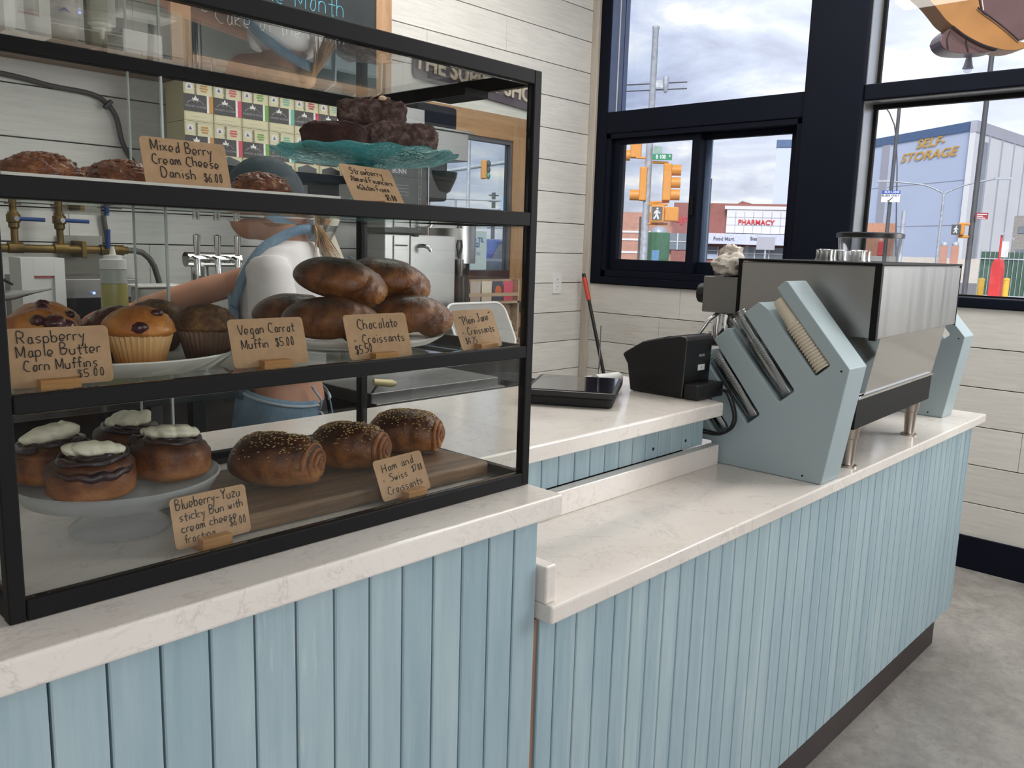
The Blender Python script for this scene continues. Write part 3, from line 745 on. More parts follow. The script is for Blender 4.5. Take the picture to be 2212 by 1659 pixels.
for (cx, y, z, yaw, tl, fl, lab) in ((0.406, Y0, Z1, 0, 15.7, 0.0115, 'small wooden holder under the Mixed Berry card'), (0.667, Y0 + 0.0015, Z1, 11.8, 30.4, 0.0115, 'small wooden holder under the Strawberry Almond card'),
        (0.289, 0.880, Z2, -3.5, 14.3, 0.0065, 'small wooden holder under the Raspberry Maple Butter card'), (0.527, 0.880, Z2, -2.6, 17.2, 0.0065, 'small wooden holder under the Vegan Carrot card'),
        (0.674, 0.862, Z2, -1.7, 18.3, 0.0065, 'small wooden holder under the Chocolate Croissants card'), (0.841, Y0 + 0.0001, Z2, 4.7, 23.5, 0.0098, 'small wooden holder under the Plain Jane card'),
        (0.437, 0.866, Z3, 2.4, 13.1, 0.0065, 'small wooden holder under the Blueberry-Yuzu card'), (0.724, 0.8587, Z3, 5.8, 23.4, 0.0065, 'small wooden holder under the Ham and Swiss card')):
    holder(cx, y, z, yaw, lab, tilt=tl, fl=fl)
holder(0.80, 0.84, Z1, 20, 'dark wooden holder without a card at the right of the top shelf', 'bamboo2', 0.042)

# ---- bottom level: frosted cake stand with sticky buns
PX, PY = 0.388, 0.997
t = thing('cake_stand', 'low frosted cake stand carrying the frosted sticky buns', 'cake stand', (PX, PY, Z3))
MB().lathe([(0.0, 0.0), (0.050, 0.0), (0.0565, 0.002), (0.056, 0.006), (0.03, 0.026), (0.022, 0.034), (0.022, 0.0405), (0.0, 0.0405)], (PX, PY, Z3), 40).build('foot', 'milkyfoot', t, smooth=True)
MB().lathe([(0.0, 0.041), (0.075, 0.041), (0.103, 0.047), (0.1145, 0.066), (0.1125, 0.0675), (0.106, 0.059), (0.0, 0.057)], (PX, PY, Z3), 56).build('plate', 'milky', t, smooth=True)
zb = Z3 + 0.0575
def sticky_bun(label, x, y, rz, seed, fr, seam=False):
    t = thing('sticky_bun', label, 'sticky bun', (x, y, zb), rz, 'sticky buns on the cake stand')
    def fn(co):
        a = math.atan2(co.y, co.x); r = math.hypot(co.x, co.y)
        co.z = (abs(co.z) ** 0.42) * (1 if co.z > 0 else -1)
        k = 1.0 + 0.05 * math.sin(a * 1.0 + seed) + 0.03 * mn.noise(Vector((co.x * 2 + seed, co.y * 2, co.z * 2)))
        g_ = (a / (2 * PI) + seed) % 1.0; k *= 1 - 0.05 * math.exp(-((co.z - 0.75 + 1.0 * g_) / 0.10) ** 2)
        co.x *= k; co.y *= k
        co.z += 0.10 * math.sin(a + seed * 2) * r * (1 if co.z > 0 else 0)
        return co
    b = MB(); b.ell((0, 0, 0.0255), 0.046, 0.046, 0.0255, 64, 40, fn=fn)
    for v in b.b.verts: v.co.z = max(0.0, v.co.z)
    b.build('dough', 'bun', t, smooth=True, world=False)
    # dark swirl of filling spiralling out of the top
    b = MB(); pts = []; rs = []
    for i in range(70):
        q = i / 69; a = q * 2.2 * 2 * PI + seed; r = 0.008 + 0.0325 * q
        pts.append((r * math.cos(a), r * math.sin(a), 0.0500 + 0.0024 * math.sin(a + seed * 2) * (r / 0.04) - 0.0035 * q * q + 0.001 * math.sin(i * 1.3)))
        rs.append(0.0040 + 0.0014 * math.sin(i * 0.9 + seed))
    b.tube(pts, rs, 8); b.build('blueberry_swirl', 'blueb', t, smooth=True, world=False)
    b = MB()
    if seam:
        b = MB(); sp_ = []; sr_ = []
        for i in range(26):
            q = i / 25; a = -2.75 - rz + 2.15 * q
            sp_.append((0.0445 * math.cos(a), 0.0445 * math.sin(a), 0.0385 - 0.004 * math.sin(q * PI) + 0.0015 * math.sin(i * 1.1))); sr_.append(0.0012 + 0.0042 * math.sin(q * PI))
        b.tube(sp_, sr_, 8); b.build('blueberry_seam', 'blueb', t, smooth=True, world=False)
    b = MB()
    pts = [Vector((fr[0] + dx_, fr[1] + dy_, 0.0545 + dz_)) for dx_, dy_, dz_ in fr[2]]
    for p_, r_ in zip(pts, fr[3]): b.ell(p_, r_ * 1.35 + 0.002, r_ * 1.15 + 0.001, r_ * 0.72 + 0.0012, 24, 16, (0.1, 0.1, seed), fn=lambda c: c * (1 + 0.16 * mn.noise(Vector((c.x * 1.7 + seed, c.y * 1.7, c.z * 1.7)))))
    f = b.build('frosting', 'frost', t, smooth=True, world=False)
    q = f.modifiers.new('remesh', 'REMESH'); q.mode = 'VOXEL'; q.voxel_size = 0.0013; q.use_smooth_shade = True
    q = f.modifiers.new('smooth', 'SMOOTH'); q.iterations = 3
    return t
SW = [(-0.025, 0.006, 0), (-0.014, -0.004, 0.001), (0.0, -0.006, 0.0025), (0.013, 0.0, 0.002), (0.022, 0.006, 0), (0.027, 0.004, -0.001)]
sticky_bun('sticky bun with a broad frosting dollop, front left of the stand', 0.338, 0.948, -0.75, 0.4, (0.002, 0.004, SW, (0.006, 0.010, 0.0115, 0.010, 0.007, 0.002)), True)
sticky_bun('sticky bun with long low frosting, front right of the stand', 0.440, 0.974, -0.7, 2.1, (-0.001, 0.003, [(x * 1.1, y, z) for x, y, z in SW], (0.006, 0.010, 0.012, 0.0115, 0.008, 0.002)))
sticky_bun('sticky bun with a tall frosting peak, rear left of the stand', 0.334, 1.043, -0.9, 3.6, (0.004, -0.004, [(-0.018, -0.012, 0), (-0.008, -0.006, 0.003), (0.002, 0, 0.006), (0.010, 0.004, 0.008), (0.014, 0.002, 0.013), (0.010, 0.0, 0.019)], (0.009, 0.0135, 0.0135, 0.011, 0.006, 0.001)))
sticky_bun('sticky bun with wavy frosting, rear right of the stand', 0.436, 1.070, -0.8, 5.2, (0.0, -0.004, [(-0.02, -0.004, 0), (-0.010, 0.002, 0.003), (0.002, -0.003, 0.004), (0.014, 0.0, 0.005), (0.018, 0.002, 0.010), (0.022, 0.002, 0.012)], (0.008, 0.012, 0.0125, 0.010, 0.006, 0.001)))

# ---- bottom level: wooden board with ham croissants
BZ = Z3 + 0.0235
t = MB().prism([(0.458, 0.874), (0.884, 0.869), (0.8855, 0.884), (0.882, 1.075), (0.458, 1.085)], Z3 + 0.0015, BZ).build('serving_board', 'board', None, bevel=0.005, seg=3)
tag(t, 'brown wooden board under the sesame croissants in the bottom of the case', 'board')
def ham_croissant(label, x, y, az, seed, sc=1.0):
    t = thing('ham_croissant', label, 'croissant', (x, y, BZ), az, 'ham and swiss croissants')
    L, Rw, H = 0.062 * sc, 0.039 * sc, 0.068 * sc
    rr = random.Random(int(seed * 100))
    b = MB(); NU, NV = 44, 40; rows = []
    def surf(s, th):
        # s -1..1 along the roll, th around; blunt far end, open rolled near end (+x)
        e_ = (1 - abs(s) ** (4.5 if s > 0 else 2.6)) ** 0.5 if abs(s) < 1 else 0
        w = e_ * (1 + 0.06 * mn.noise(Vector((s * 2 + seed, math.cos(th), math.sin(th)))))
        # overlapping wrap steps slanting round the roll
        ph = s - 0.30 + 0.16 * math.sin(th + seed)
        w *= 1 - 0.06 * sstep(-0.03, 0.03, ph) + 0.02 * sstep(-0.5, -0.47, s + 0.1 * math.cos(th))
        if ph > 0.05: w *= 1 + 0.014 * math.sin(ph * 60 + th)
        yy = Rw * w * math.cos(th); zz = H / 2 * (w * math.sin(th))
        zc = H / 2 - (1 - e_) * H * 0.16
        return (L * s * (1.0 + 0.02 * math.sin(th * 2)), yy, max(0.0, zc + zz))
    for i in range(NU + 1):
        s = -1 + 2 * i / NU; s = math.sin(s * PI / 2)
        rows.append([b.b.verts.new(surf(s, 2 * PI * j / NV)) for j in range(NV)])
    for a, c in zip(rows, rows[1:]):
        for j in range(NV): b.b.faces.new((a[j], a[(j + 1) % NV], c[(j + 1) % NV], c[j]))
    bmesh.ops.remove_doubles(b.b, verts=b.b.verts, dist=0.00005)
    b.build('crust', 'hamcr', t, smooth=80, world=False)
    # the rolled layers at the near end: a spiral ribbon standing proud of the end face
    b = MB(); pts = []; rs = []
    for i in range(90):
        q = i / 89; a = q * 3.4 * 2 * PI + seed; r = 0.003 + 0.0265 * q ** 0.9
        pts.append((L * (0.965 - 0.20 * q ** 2.2), r * 1.12 * math.cos(a), H * 0.45 + r * math.sin(a) * 0.92)); rs.append(0.0033 - 0.0006 * math.sin(i * 0.7))
    b.tube(pts, rs, 7); b.build('rolled_end', 'layers', t, smooth=80, world=False)
    b = MB(); n = 0
    while n < 330:
        s = rr.uniform(-0.72, 0.8); th = PI / 2 + rr.gauss(0, 0.62)
        if abs(th - PI / 2) > 1.5: continue
        p = Vector(surf(s, th)); nrm = Vector((0.15 * s, math.cos(th), math.sin(th)))
        b.ell(p + nrm * 0.0004, 0.0017, 0.00095, 0.0007, 6, 4, (rr.uniform(-0.3, 0.3), rr.uniform(-0.3, 0.3), rr.uniform(0, PI))); n += 1
    o = b.build('sesame_seeds', 'seed', t, smooth=True, world=False); o['kind'] = 'stuff'
    return t
ham_croissant('sesame croissant nearest the sticky buns on the wooden board', 0.580, 0.968, -0.95, 0.7, 1.04)
ham_croissant('sesame croissant in the middle of the wooden board', 0.702, 0.976, -0.98, 2.3, 0.98)
ham_croissant('sesame croissant showing its rolled end at the right of the board', 0.826, 0.998, -0.92, 4.4, 0.98)

# ---- middle shelf: platter of muffins
QX, QY = 0.399, 1.014
t = MB().lathe([(0, 0), (0.09, 0), (0.118, 0.004), (0.1375, 0.021), (0.1355, 0.0225), (0.128, 0.018), (0.11, 0.0065), (0, 0.005)], (QX, QY, Z2), 64).build('platter', 'china', None, smooth=True)
tag(t, 'round white rimmed platter holding muffins on the middle shelf', 'plate')
PZ = Z2 + 0.0068
def muffin(label, x, y, kind, seed, sc=1.0, berries=()):
    t = thing('muffin', label, 'muffin', (x, y, PZ), seed, 'muffins on the white platter')
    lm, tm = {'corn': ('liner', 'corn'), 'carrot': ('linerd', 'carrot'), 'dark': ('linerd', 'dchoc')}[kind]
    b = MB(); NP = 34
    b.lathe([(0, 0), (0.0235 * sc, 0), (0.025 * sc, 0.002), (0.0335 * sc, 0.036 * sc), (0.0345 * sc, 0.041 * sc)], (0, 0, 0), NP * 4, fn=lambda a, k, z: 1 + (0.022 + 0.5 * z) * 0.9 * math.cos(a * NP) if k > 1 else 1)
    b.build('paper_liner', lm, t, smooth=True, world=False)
    def fn(co):
        a = math.atan2(co.y, co.x)
        k = 1 + 0.07 * mn.noise(Vector((co.x * 1.6 + seed, co.y * 1.6, co.z))) + (0.06 if kind != 'carrot' else 0.08) * mn.noise(Vector((co.x * 5 + seed, co.y * 5, co.z * 5)))
        if kind == 'carrot': k += 0.03 * mn.noise(Vector((co.x * 14, co.y * 14 + seed, co.z * 14)))
        co = co * k
        if co.z < 0: co.z *= 0.35
        return co
    b = MB(); b.ell((0, 0, 0.040 * sc), 0.0385 * sc, 0.0385 * sc, 0.027 * sc, 44, 28, fn=fn)
    b.build('top', tm, t, smooth=True, world=False)
    for i, (a, e_, r) in enumerate(berries):
        p = Vector((0.0365 * sc * math.cos(a) * math.cos(e_), 0.0365 * sc * math.sin(a) * math.cos(e_), 0.040 * sc + 0.0262 * sc * math.sin(e_)))
        b = MB(); b.ell(p, r, r * 0.8, r * 0.7, 16, 10, fn=lambda c: c * (1 + 0.22 * mn.noise(c * 2.3 + Vector((seed + i, 0, 0)))))
        b.build('raspberry', 'berry', t, smooth=True, world=False)
    return t
muffin('corn muffin with a burst berry in a pleated pale liner, front centre of platter', 0.405, 0.961, 'corn', 0.0, 1.03, ((-1.95, 0.22, 0.0095), (-1.15, 0.85, 0.007), (0.6, 0.7, 0.006)))
muffin('corn muffin with a big dark berry, behind the Raspberry Maple Butter card', 0.303, 0.970, 'corn', 1.0, 1.02, ((-2.4, 0.55, 0.0135), (-2.0, 0.4, 0.010), (-2.9, 0.7, 0.009)))
muffin('corn muffin at the back left of the platter, only its glossy top showing', 0.348, 1.088, 'corn', 2.2, 1.0, ((-4.2, 0.9, 0.008), (-3.2, 0.5, 0.007), (2.0, 1.2, 0.008)))
muffin('dark glossy muffin tucked behind the front corn muffin', 0.416, 1.046, 'dark', 3.1, 0.94)
muffin('crumbly carrot muffin in a brown liner, front right of the platter', 0.494, 0.978, 'carrot', 0.5, 1.0)
muffin('crumbly carrot muffin at the back of the platter', 0.483, 1.090, 'carrot', 1.7, 0.98)

# ---- middle shelf: pedestal dish of chocolate croissants
DX, DY = 0.733, 1.0275
t = thing('pedestal_dish', 'white pedestal dish piled with chocolate croissants', 'dish', (DX, DY, Z2))
MB().lathe([(0, 0), (0.075, 0), (0.08, 0.0015), (0.07, 0.005), (0.06, 0.0068), (0, 0.0068)], (DX, DY, Z2), 48).build('foot', 'milky', t, smooth=True)
MB().lathe([(0, 0.007), (0.10, 0.007), (0.132, 0.0115), (0.1475, 0.0215), (0.1480, 0.0235), (0.144, 0.0225), (0.128, 0.0155), (0, 0.0115)], (DX, DY, Z2), 64).build('bowl', 'china', t, smooth=True)
CZ = Z2 + 0.0135
def choc_croissant(label, x, y, z, az, seed, tilt=0.0, sc=1.0, roll=0.0):
    t = thing('chocolate_croissant', label, 'croissant', (x, y, z), 0, 'chocolate croissants on the pedestal dish')
    t.rotation_euler = (roll, tilt, az)
    b = MB(); NU, NV = 60, 48
    L, Rw, H = 0.064 * sc, 0.043 * sc, 0.031 * sc
    def surf(s, th):
        e_ = (1 - abs(s) ** 2.3) ** 0.55 if abs(s) < 1 else 0
        w = e_ * (1 + 0.05 * mn.noise(Vector((s * 1.5 + seed, math.cos(th), math.sin(th)))))
        # one main flap edge curling over the roll and finer lamination lines towards the near end
        q = s - 0.22 + 0.35 * math.cos(th + 0.6)
        w *= 1 - 0.07 * sstep(-0.015, 0.015, q)
        if q > 0: w *= 1 + 0.014 * math.sin(q * 46)
        if q > 0.25: w *= 1 - 0.03 * sstep(0.25, 0.28, q)
        w *= 1 + 0.016 * math.sin(13 * th + 4 * s) * sstep(-0.1, 0.35, s) * (1 if math.sin(th) > -0.5 else 0)
        zz = math.sin(th) * H * w
        if zz < 0: zz *= 0.8
        return (L * s, Rw * w * math.cos(th), zz)
    rows = []
    for i in range(NU + 1):
        s = math.sin((-1 + 2 * i / NU) * PI / 2)
        rows.append([b.b.verts.new(surf(s, 2 * PI * j / NV)) for j in range(NV)])
    for a, c in zip(rows, rows[1:]):
        for j in range(NV): b.b.faces.new((a[j], a[(j + 1) % NV], c[(j + 1) % NV], c[j]))
    bmesh.ops.remove_doubles(b.b, verts=b.b.verts, dist=0.00005)
    b.build('crust', 'croissant', t, smooth=80, world=False)
    # the rolled end under the flap: a rounded lobe with fine lamination rings
    def ring(co):
        r = math.hypot(co.y, co.z); 
        return co * (1 + 0.022 * math.sin(r * 26 + seed + 1.2 * math.atan2(co.z, co.y)) * (1 if co.x > -0.2 else 0) + 0.05 * mn.noise(Vector((co.x * 2 + seed, co.y * 2, co.z * 2))))
    b = MB(); b.ell((L * 0.56, 0.0, -0.0045 * sc), L * 0.46, Rw * 0.80, H * 0.80, 64, 48, (0, 0.12, -0.15), fn=ring)
    b.build('rolled_end', 'croissant', t, smooth=True, world=False)
    return t
choc_croissant('chocolate croissant lying highest at the left of the pile', 0.709, 1.004, CZ + 0.085, -0.78, 0.3, 0.14, 1.04)
choc_croissant('chocolate croissant on top at the right of the pile', 0.822, 1.036, CZ + 0.085, -0.72, 1.9, 0.16, 1.02)
choc_croissant('chocolate croissant at the bottom, behind the Chocolate card', 0.672, 0.973, CZ + 0.0325, -0.75, 3.2, 0.0, 1.06)
choc_croissant('chocolate croissant at the bottom right edge of the dish', 0.818, 0.985, CZ + 0.0325, -0.8, 4.6, 0.0, 1.05)
choc_croissant('chocolate croissant at the bottom, rearmost left of the pile', 0.682, 1.074, CZ + 0.0325, -0.7, 6.1, 0.0, 1.0)
choc_croissant('chocolate croissant at the bottom, hidden rear of the pile', 0.800, 1.088, CZ + 0.0325, -0.6, 7.7, 0.0, 0.96)

# ---- top shelf: tray of danishes
b = MB(); b.prism([(0.236, 0.826), (0.585, 0.826), (0.585, 1.17), (0.236, 1.17)], Z1, Z1 + 0.003)
for (x0, x1, y0, y1) in ((0.236, 0.585, 0.826, 0.830), (0.236, 0.585, 1.166, 1.17), (0.236, 0.24, 0.830, 1.166), (0.581, 0.585, 0.830, 1.166)): b.box(x0, x1, y0, y1, Z1 + 0.003, Z1 + 0.0205)
# the price card stands in a notch in front of the tray
t = b.build('serving_tray', 'china', None)
tag(t, 'shallow white tray of danishes on the top shelf', 'tray')
def danish(label, x, y, seed, rz_=0.0):
    t = thing('danish', label, 'pastry', (x, y, Z1 + 0.0032), rz_, 'danishes on the white tray')
    def fn(co):
        r = math.hypot(co.x, co.y); a = math.atan2(co.y, co.x)
        if co.z > 0: co.z = co.z * (0.9 + 0.28 * math.sin(min(r, 1) * PI * 0.9) * 0.5)
        k = 1 + 0.10 * mn.noise(Vector((co.x * 2.2 + seed, co.y * 2.2, co.z))) + 0.10 * mn.noise(Vector((co.x * 7 + seed, co.y * 7, co.z * 7))) + 0.06 * mn.noise(Vector((co.x * 17 + seed, co.y * 17, co.z * 17)))
        co = co * k
        return co
    b = MB(); b.ell((0, 0, 0.021), 0.0385, 0.036, 0.0215, 64, 40, fn=fn)
    for v in b.b.verts: v.co.z = max(0.0, v.co.z)
    b.build('pastry', 'danish', t, smooth=True, world=False)
    b = MB(); rr = random.Random(int(seed * 37))
    for i in range(150):
        a = rr.uniform(0, 2 * PI); r = abs(rr.gauss(0, 0.02))
        if r > 0.03: continue
        zt = 0.021 + 0.022 * math.sqrt(max(0, 1 - (r / 0.0375) ** 2))
        b.ell((r * math.cos(a), r * math.sin(a), zt), rr.uniform(.0015, .0032), rr.uniform(.0015, .003), rr.uniform(.0012, .0024), 8, 6)
    o = b.build('crumble', 'danish', t, smooth=True, world=False); o['kind'] = 'stuff'
    return t
for (x, y, s, lab) in ((0.300, 0.922, 0.2, 'danish at the front left of the tray, left of the Mixed Berry card'), (0.379, 0.925, 1.4, 'danish half hidden by the left edge of the Mixed Berry card'),
        (0.458, 0.928, 2.3, 'danish directly behind the Mixed Berry card'), (0.541, 0.925, 3.8, 'danish on its own at the right of the Mixed Berry card'),
        (0.318, 1.035, 4.1, 'danish in the second row, left end'), (0.402, 1.04, 5.2, 'danish in the second row, middle')):
    danish(lab, x, y, s, s)

# ---- top shelf: teal glass stand with financiers
TX, TY = 0.752, 1.002
t = thing('glass_cake_stand', 'teal pressed glass cake stand with a scalloped rim', 'cake stand', (TX, TY, Z1))
MB().lathe([(0, 0), (0.052, 0), (0.055, 0.003), (0.045, 0.008), (0.02, 0.03), (0.014, 0.05), (0.016, 0.068), (0.03, 0.078), (0, 0.078)], (TX, TY, Z1), 40, fn=lambda a, k, z: 1 + 0.05 * math.cos(a * 14)).build('pedestal', 'teal', t, smooth=True)
wav = lambda a, k, z: 1 + (0.016 * math.cos(a * 16) if k in (2, 3, 4, 5) else 0)
b = MB(); b.lathe([(0, 0.079), (0.07, 0.079), (0.11, 0.0835), (0.131, 0.093), (0.1315, 0.095), (0.11, 0.088), (0.07, 0.0835), (0, 0.083)], (TX, TY, Z1), 96, fn=wav)
for v in b.b.verts:
    r = math.hypot(v.co.x - TX, v.co.y - TY)
    if r > 0.1: v.co.z += 0.0014 * math.cos(math.atan2(v.co.y - TY, v.co.x - TX) * 16 + 0.6)
b.build('plate', 'teal', t, smooth=True)
def financier(label, x, y, z, az, mat, L=0.05, Wd=0.036, H=0.04, seed=0.0, nuts=0, crest=0.22):
    t = thing('financier_cake', label, 'cake', (x, y, z), az, 'financiers on the teal stand')
    def fn(co):
        zz = (co.z + 1) / 2
        sx = (abs(co.x) ** 0.42) * (1 if co.x > 0 else -1); sy = (abs(co.y) ** 0.45) * (1 if co.y > 0 else -1)
        k = 0.83 + 0.17 * zz
        z2 = (abs(co.z) ** 0.45) * (1 if co.z > 0 else -1)
        if co.z > 0: z2 += crest * (1 - min(1, abs(sx)) ** 2) * z2 + 0.16 * mn.noise(Vector((co.x * 5 + seed, co.y * 5, 3)))
        p = Vector((sx * k, sy * k, z2))
        return p * (1 + 0.075 * mn.noise(Vector((p.x * 3.5 + seed, p.y * 3.5, p.z * 3.5))) + 0.045 * mn.noise(Vector((p.x * 17 + seed, p.y * 17, p.z * 17))))
    b = MB(); b.ell((0, 0, H / 2), L, Wd, H / 2, 56, 36, fn=fn)
    for v in b.b.verts: v.co.z = max(0.0005, v.co.z)
    b.build('cake', mat, t, smooth=True, world=False)
    rr = random.Random(int(seed * 91) + 5)
    for i in range(nuts):
        b = MB(); b.ell((rr.uniform(0, 0.5) * L, rr.uniform(-0.9, -0.1) * Wd, H * 1.03 + rr.uniform(0, 0.003)), 0.008, 0.0055, 0.0012, 12, 6, (rr.uniform(-0.5, 0.5), rr.uniform(-0.5, 0.5), rr.uniform(0, 3)))
        b.build('almond_flake', 'almond', t, smooth=True, world=False)
    return t
FZ = Z1 + 0.0855
financier('dark financier at the left of the teal stand', 0.688, 0.985, FZ, -0.66, 'cake', 0.047, 0.034, 0.038, 0.3, crest=0.12)
financier('sugared financier at the right of the teal stand', 0.782, 0.962, FZ, -0.62, 'sugar', 0.058, 0.036, 0.044, 1.3)
financier('financier resting on top of the two others, topped with flaked almonds', 0.770, 1.010, FZ + 0.0455, -0.66, 'sugar', 0.053, 0.034, 0.036, 2.9, nuts=5, crest=0.06)

# ================================================================== espresso counter
def clearplastic(name, tint, base=0.1, k=0.7):
    t = NT(name)
    lw = t.n('ShaderNodeLayerWeight', {'Blend': 0.5})
    f = t.math('ADD', t.math('MULTIPLY', t.math('POWER', lw.outputs['Facing'], 2.2), k), base)
    a = t.n('ShaderNodeBsdfTransparent', {'Color': tint}); g = t.n('ShaderNodeBsdfGlossy', {'Roughness': 0.12, 'Color': (0.9, 0.9, 0.9, 1)})
    t.l(t.n('ShaderNodeMixShader', {0: f, 1: a.outputs[0], 2: g.outputs[0]}).outputs[0], t.o.inputs[0])
    return t.m
M['clear'] = clearplastic('clear_plastic', (0.86, 0.87, 0.87, 1), 0.10, 0.55)
M['hopper'] = clearplastic('smoked_hopper', (0.88, 0.89, 0.9, 1), 0.06, 0.45)
M['paper'] = flat('paper_cup', srgb(206, 196, 178), 0.55, var=0.02)
M['bluegrey'] = flat('blue_grey_paint', srgb(158, 173, 178), 0.42, var=0.015, vs=3)
M['mirror'] = steel('polished_steel', (0.66, 0.64, 0.62, 1), 0.13, (1, 1, 30))
M['legm'] = flat('satin_leg_metal', srgb(176, 164, 152), 0.35, 0.9)

# ---- cup dispensers (two of a kind)
prof = [(0.745, ZL), (0.705, 1.124), (0.864, 1.308), (0.871, 1.3085), (0.889, 1.291), (0.872, 1.269), (0.7515, 1.131), (0.7505, 1.126), (0.778, 1.101), (0.783, 1.1015),
        (0.904, 1.240), (0.928, 1.2555), (0.932, 1.2555), (0.966, 1.228), (0.829, 1.063), (0.8285, 1.057), (0.859, 1.0305), (0.864, 1.031),
        (1.003, 1.1875), (1.008, 1.188), (1.043, 1.158), (0.909, 0.994), (0.9085, 0.989), (0.936, 0.9655), (0.941, 0.966), (1.078, 1.125), (1.083, 1.1255), (1.112, 1.10), (1.105, 1.088),
        (0.988, 0.951), (0.985, 0.945), (1.013, 0.9215), (1.018, 0.922), (1.118, 1.04), (1.118, 0.9055), (1.03, 0.9055), (1.028, ZL)]
t = thing('cup_dispenser', 'pale blue slanted cup dispenser facing the room, left of the espresso machine', 'cup dispenser', (1.885, 0.745, ZL))
b = MB(); b.prism([(y, max(z, ZL + 0.0006)) for y, z in prof], 1.835, 1.935, 'x'); b.build('housing', 'bluegrey', t, bevel=0.0022, seg=2)
for i, (y, z) in enumerate(((0.7225, 1.1175), (0.79, 0.866))):
    MB().cyl((1.8352, y, z), (1.8342, y, z), 0.0024, 12).build('screw', 'rubber', t)
d2 = dup(t, (2.991, 0.815, ZL), None, 'pale blue slanted cup dispenser at the far end, right of the espresso machine')
UD = Vector((0, 0.637, 0.771)); ND = Vector((0, -0.771, 0.637))
def cup_mesh(kind):
    if kind == 'paper':
        pf = [(0, 0.001), (0.0165, 0.0), (0.0172, 0.002), (0.0214, 0.069), (0.0238, 0.0697), (0.0242, 0.072), (0.0236, 0.0735), (0.0212, 0.0735), (0.0205, 0.070)]
    else:
        pf = [(0, 0.001), (0.0165, 0.0), (0.0175, 0.003), (0.0216, 0.070), (0.0240, 0.0705), (0.0240, 0.0727), (0.0222, 0.073), (0.0211, 0.0705)]
    b = MB(); b.lathe(pf, (0, 0, 0), 28); o = b.build('cup_mesh', 'paper' if kind == 'paper' else 'clear', None, smooth=40, world=False)
    me = o.data; bpy.data.objects.remove(o); return me
ME_P, ME_C = cup_mesh('paper'), cup_mesh('clear')
def cup_obj(me, p, up, nm, lab, grp):
    o = bpy.data.objects.new(nm, me); COL.objects.link(o); o.location = p
    o.rotation_euler = Vector(up).to_track_quat('Z', 'Y').to_euler()
    return tag(o, lab, 'cup', grp)
def slot_pt(y, z, s, x=1.8555): return Vector((x, y, z)) + UD * s
# paper cups, rims down the slot, the last base standing out at the mouth
n3 = 16
for i in range(n3):
    p = slot_pt(0.7665, 1.117, 0.074 + 0.0078 * i)
    cup_obj(ME_P, p, -UD, 'paper_cup', 'white paper cup whose base ends the stack in the top slot' if i == n3 - 1 else 'white paper cup nested in the stack in the top slot of the blue dispenser', 'paper cups in the top slot')
def clear_stack(y, z, lst, slotname):
    for i, s in enumerate(lst):
        cup_obj(ME_C, slot_pt(y, z, s), UD, 'plastic_cup', 'clear plastic cup nested in the stack in the %s slot of the blue dispenser' % slotname, 'clear cups in the %s slot' % slotname)
clear_stack(0.846, 1.046, [0.002 + 0.0064 * i for i in range(13)] + [0.132 + 0.0062 * i for i in range(5)], 'middle')
clear_stack(0.9245, 0.980, [0.002 + 0.0064 * i for i in range(18)], 'lower')
clear_stack(1.001, 0.936, [0.002 + 0.0064 * i for i in range(6)], 'lowest')

# ---- espresso machine
MR = math.radians(2.6)
t = thing('espresso_machine', 'large stainless espresso machine with black trim on the lower worktop', 'espresso machine', (2.066, 0.765, ZL), MR)
def mbld(b, nm, mat, par=None, **k):
    return b.build(nm, mat, par or t, world=False, **k)
def Z(z): return z - ZL
x0, x1, y0, y1 = -0.08, 0.648, -0.048, 0.302
mbld(MB().box(x0 + 0.004, x1 - 0.002, y0 + 0.004, y1 - 0.004, Z(1.182), Z(1.348)), 'upper_body', 'steelh')
mbld(MB().box(x0 + 0.0002, x0 + 0.004, y0 + 0.014, y1 - 0.010, Z(1.182), Z(1.345)), 'side_panel', 'steel')
mbld(MB().box(x0 + 0.015, x1 - 0.004, y0, y0 + 0.004, Z(1.1795), Z(1.344)), 'back_panel', 'steelh', bevel=0.001)
mbld(MB().box(x0 - 0.001, x0 + 0.0145, y0 - 0.002, y0 + 0.0138, Z(1.176), Z(1.349)), 'corner_trim', 'black', bevel=0.001)
mbld(MB().box(x0 - 0.001, x0 + 0.004, y1 - 0.0098, y1, Z(1.18), Z(1.349)), 'corner_trim', 'black')
mbld(MB().box(x0 - 0.0015, x1, y0 - 0.0025, y1 + 0.002, Z(1.349), Z(1.355)), 'top_tray', 'black', bevel=0.0015)
mbld(MB().box(x1 - 0.0018, x1 + 0.001, y0 - 0.001, y0 + 0.004, Z(1.176), Z(1.349)), 'edge_trim', 'black')
# lower back panel, a little sloped, bright like a mirror
b = MB(); b.prism([(-0.046, Z(1.181)), (-0.020, Z(1.03)), (0.20, Z(1.03)), (0.20, Z(1.181))], -0.03, 0.555, 'x')
mbld(b, 'lower_body', 'mirror', bevel=0.001)
b = MB(); b.prism([(-0.024, Z(0.962)), (-0.026, Z(1.036)), (0.28, Z(1.036)), (0.28, Z(0.962))], -0.088, 0.545, 'x')
mbld(b, 'drip_tray', 'black', bevel=0.002)
mbld(MB().box(-0.09, 0.547, -0.029, -0.022, Z(1.035), Z(1.0395)).box(-0.086, 0.543, -0.018, -0.014, Z(1.0362), Z(1.045)), 'tray_rim', 'chrome')
for (lx, ly) in ((-0.005, 0.01), (0.515, 0.012), (0.0, 0.25), (0.52, 0.26)):
    b = MB(); b.lathe([(0, 0.0005), (0.0225, 0.0005), (0.0225, 0.004), (0.015, 0.006), (0.0135, 0.012), (0.0165, 0.07), (0.019, 0.072), (0.022, Z(0.962)), (0, Z(0.962))], (lx, ly, 0), 24)
    mbld(b, 'leg', 'legm', smooth=40)
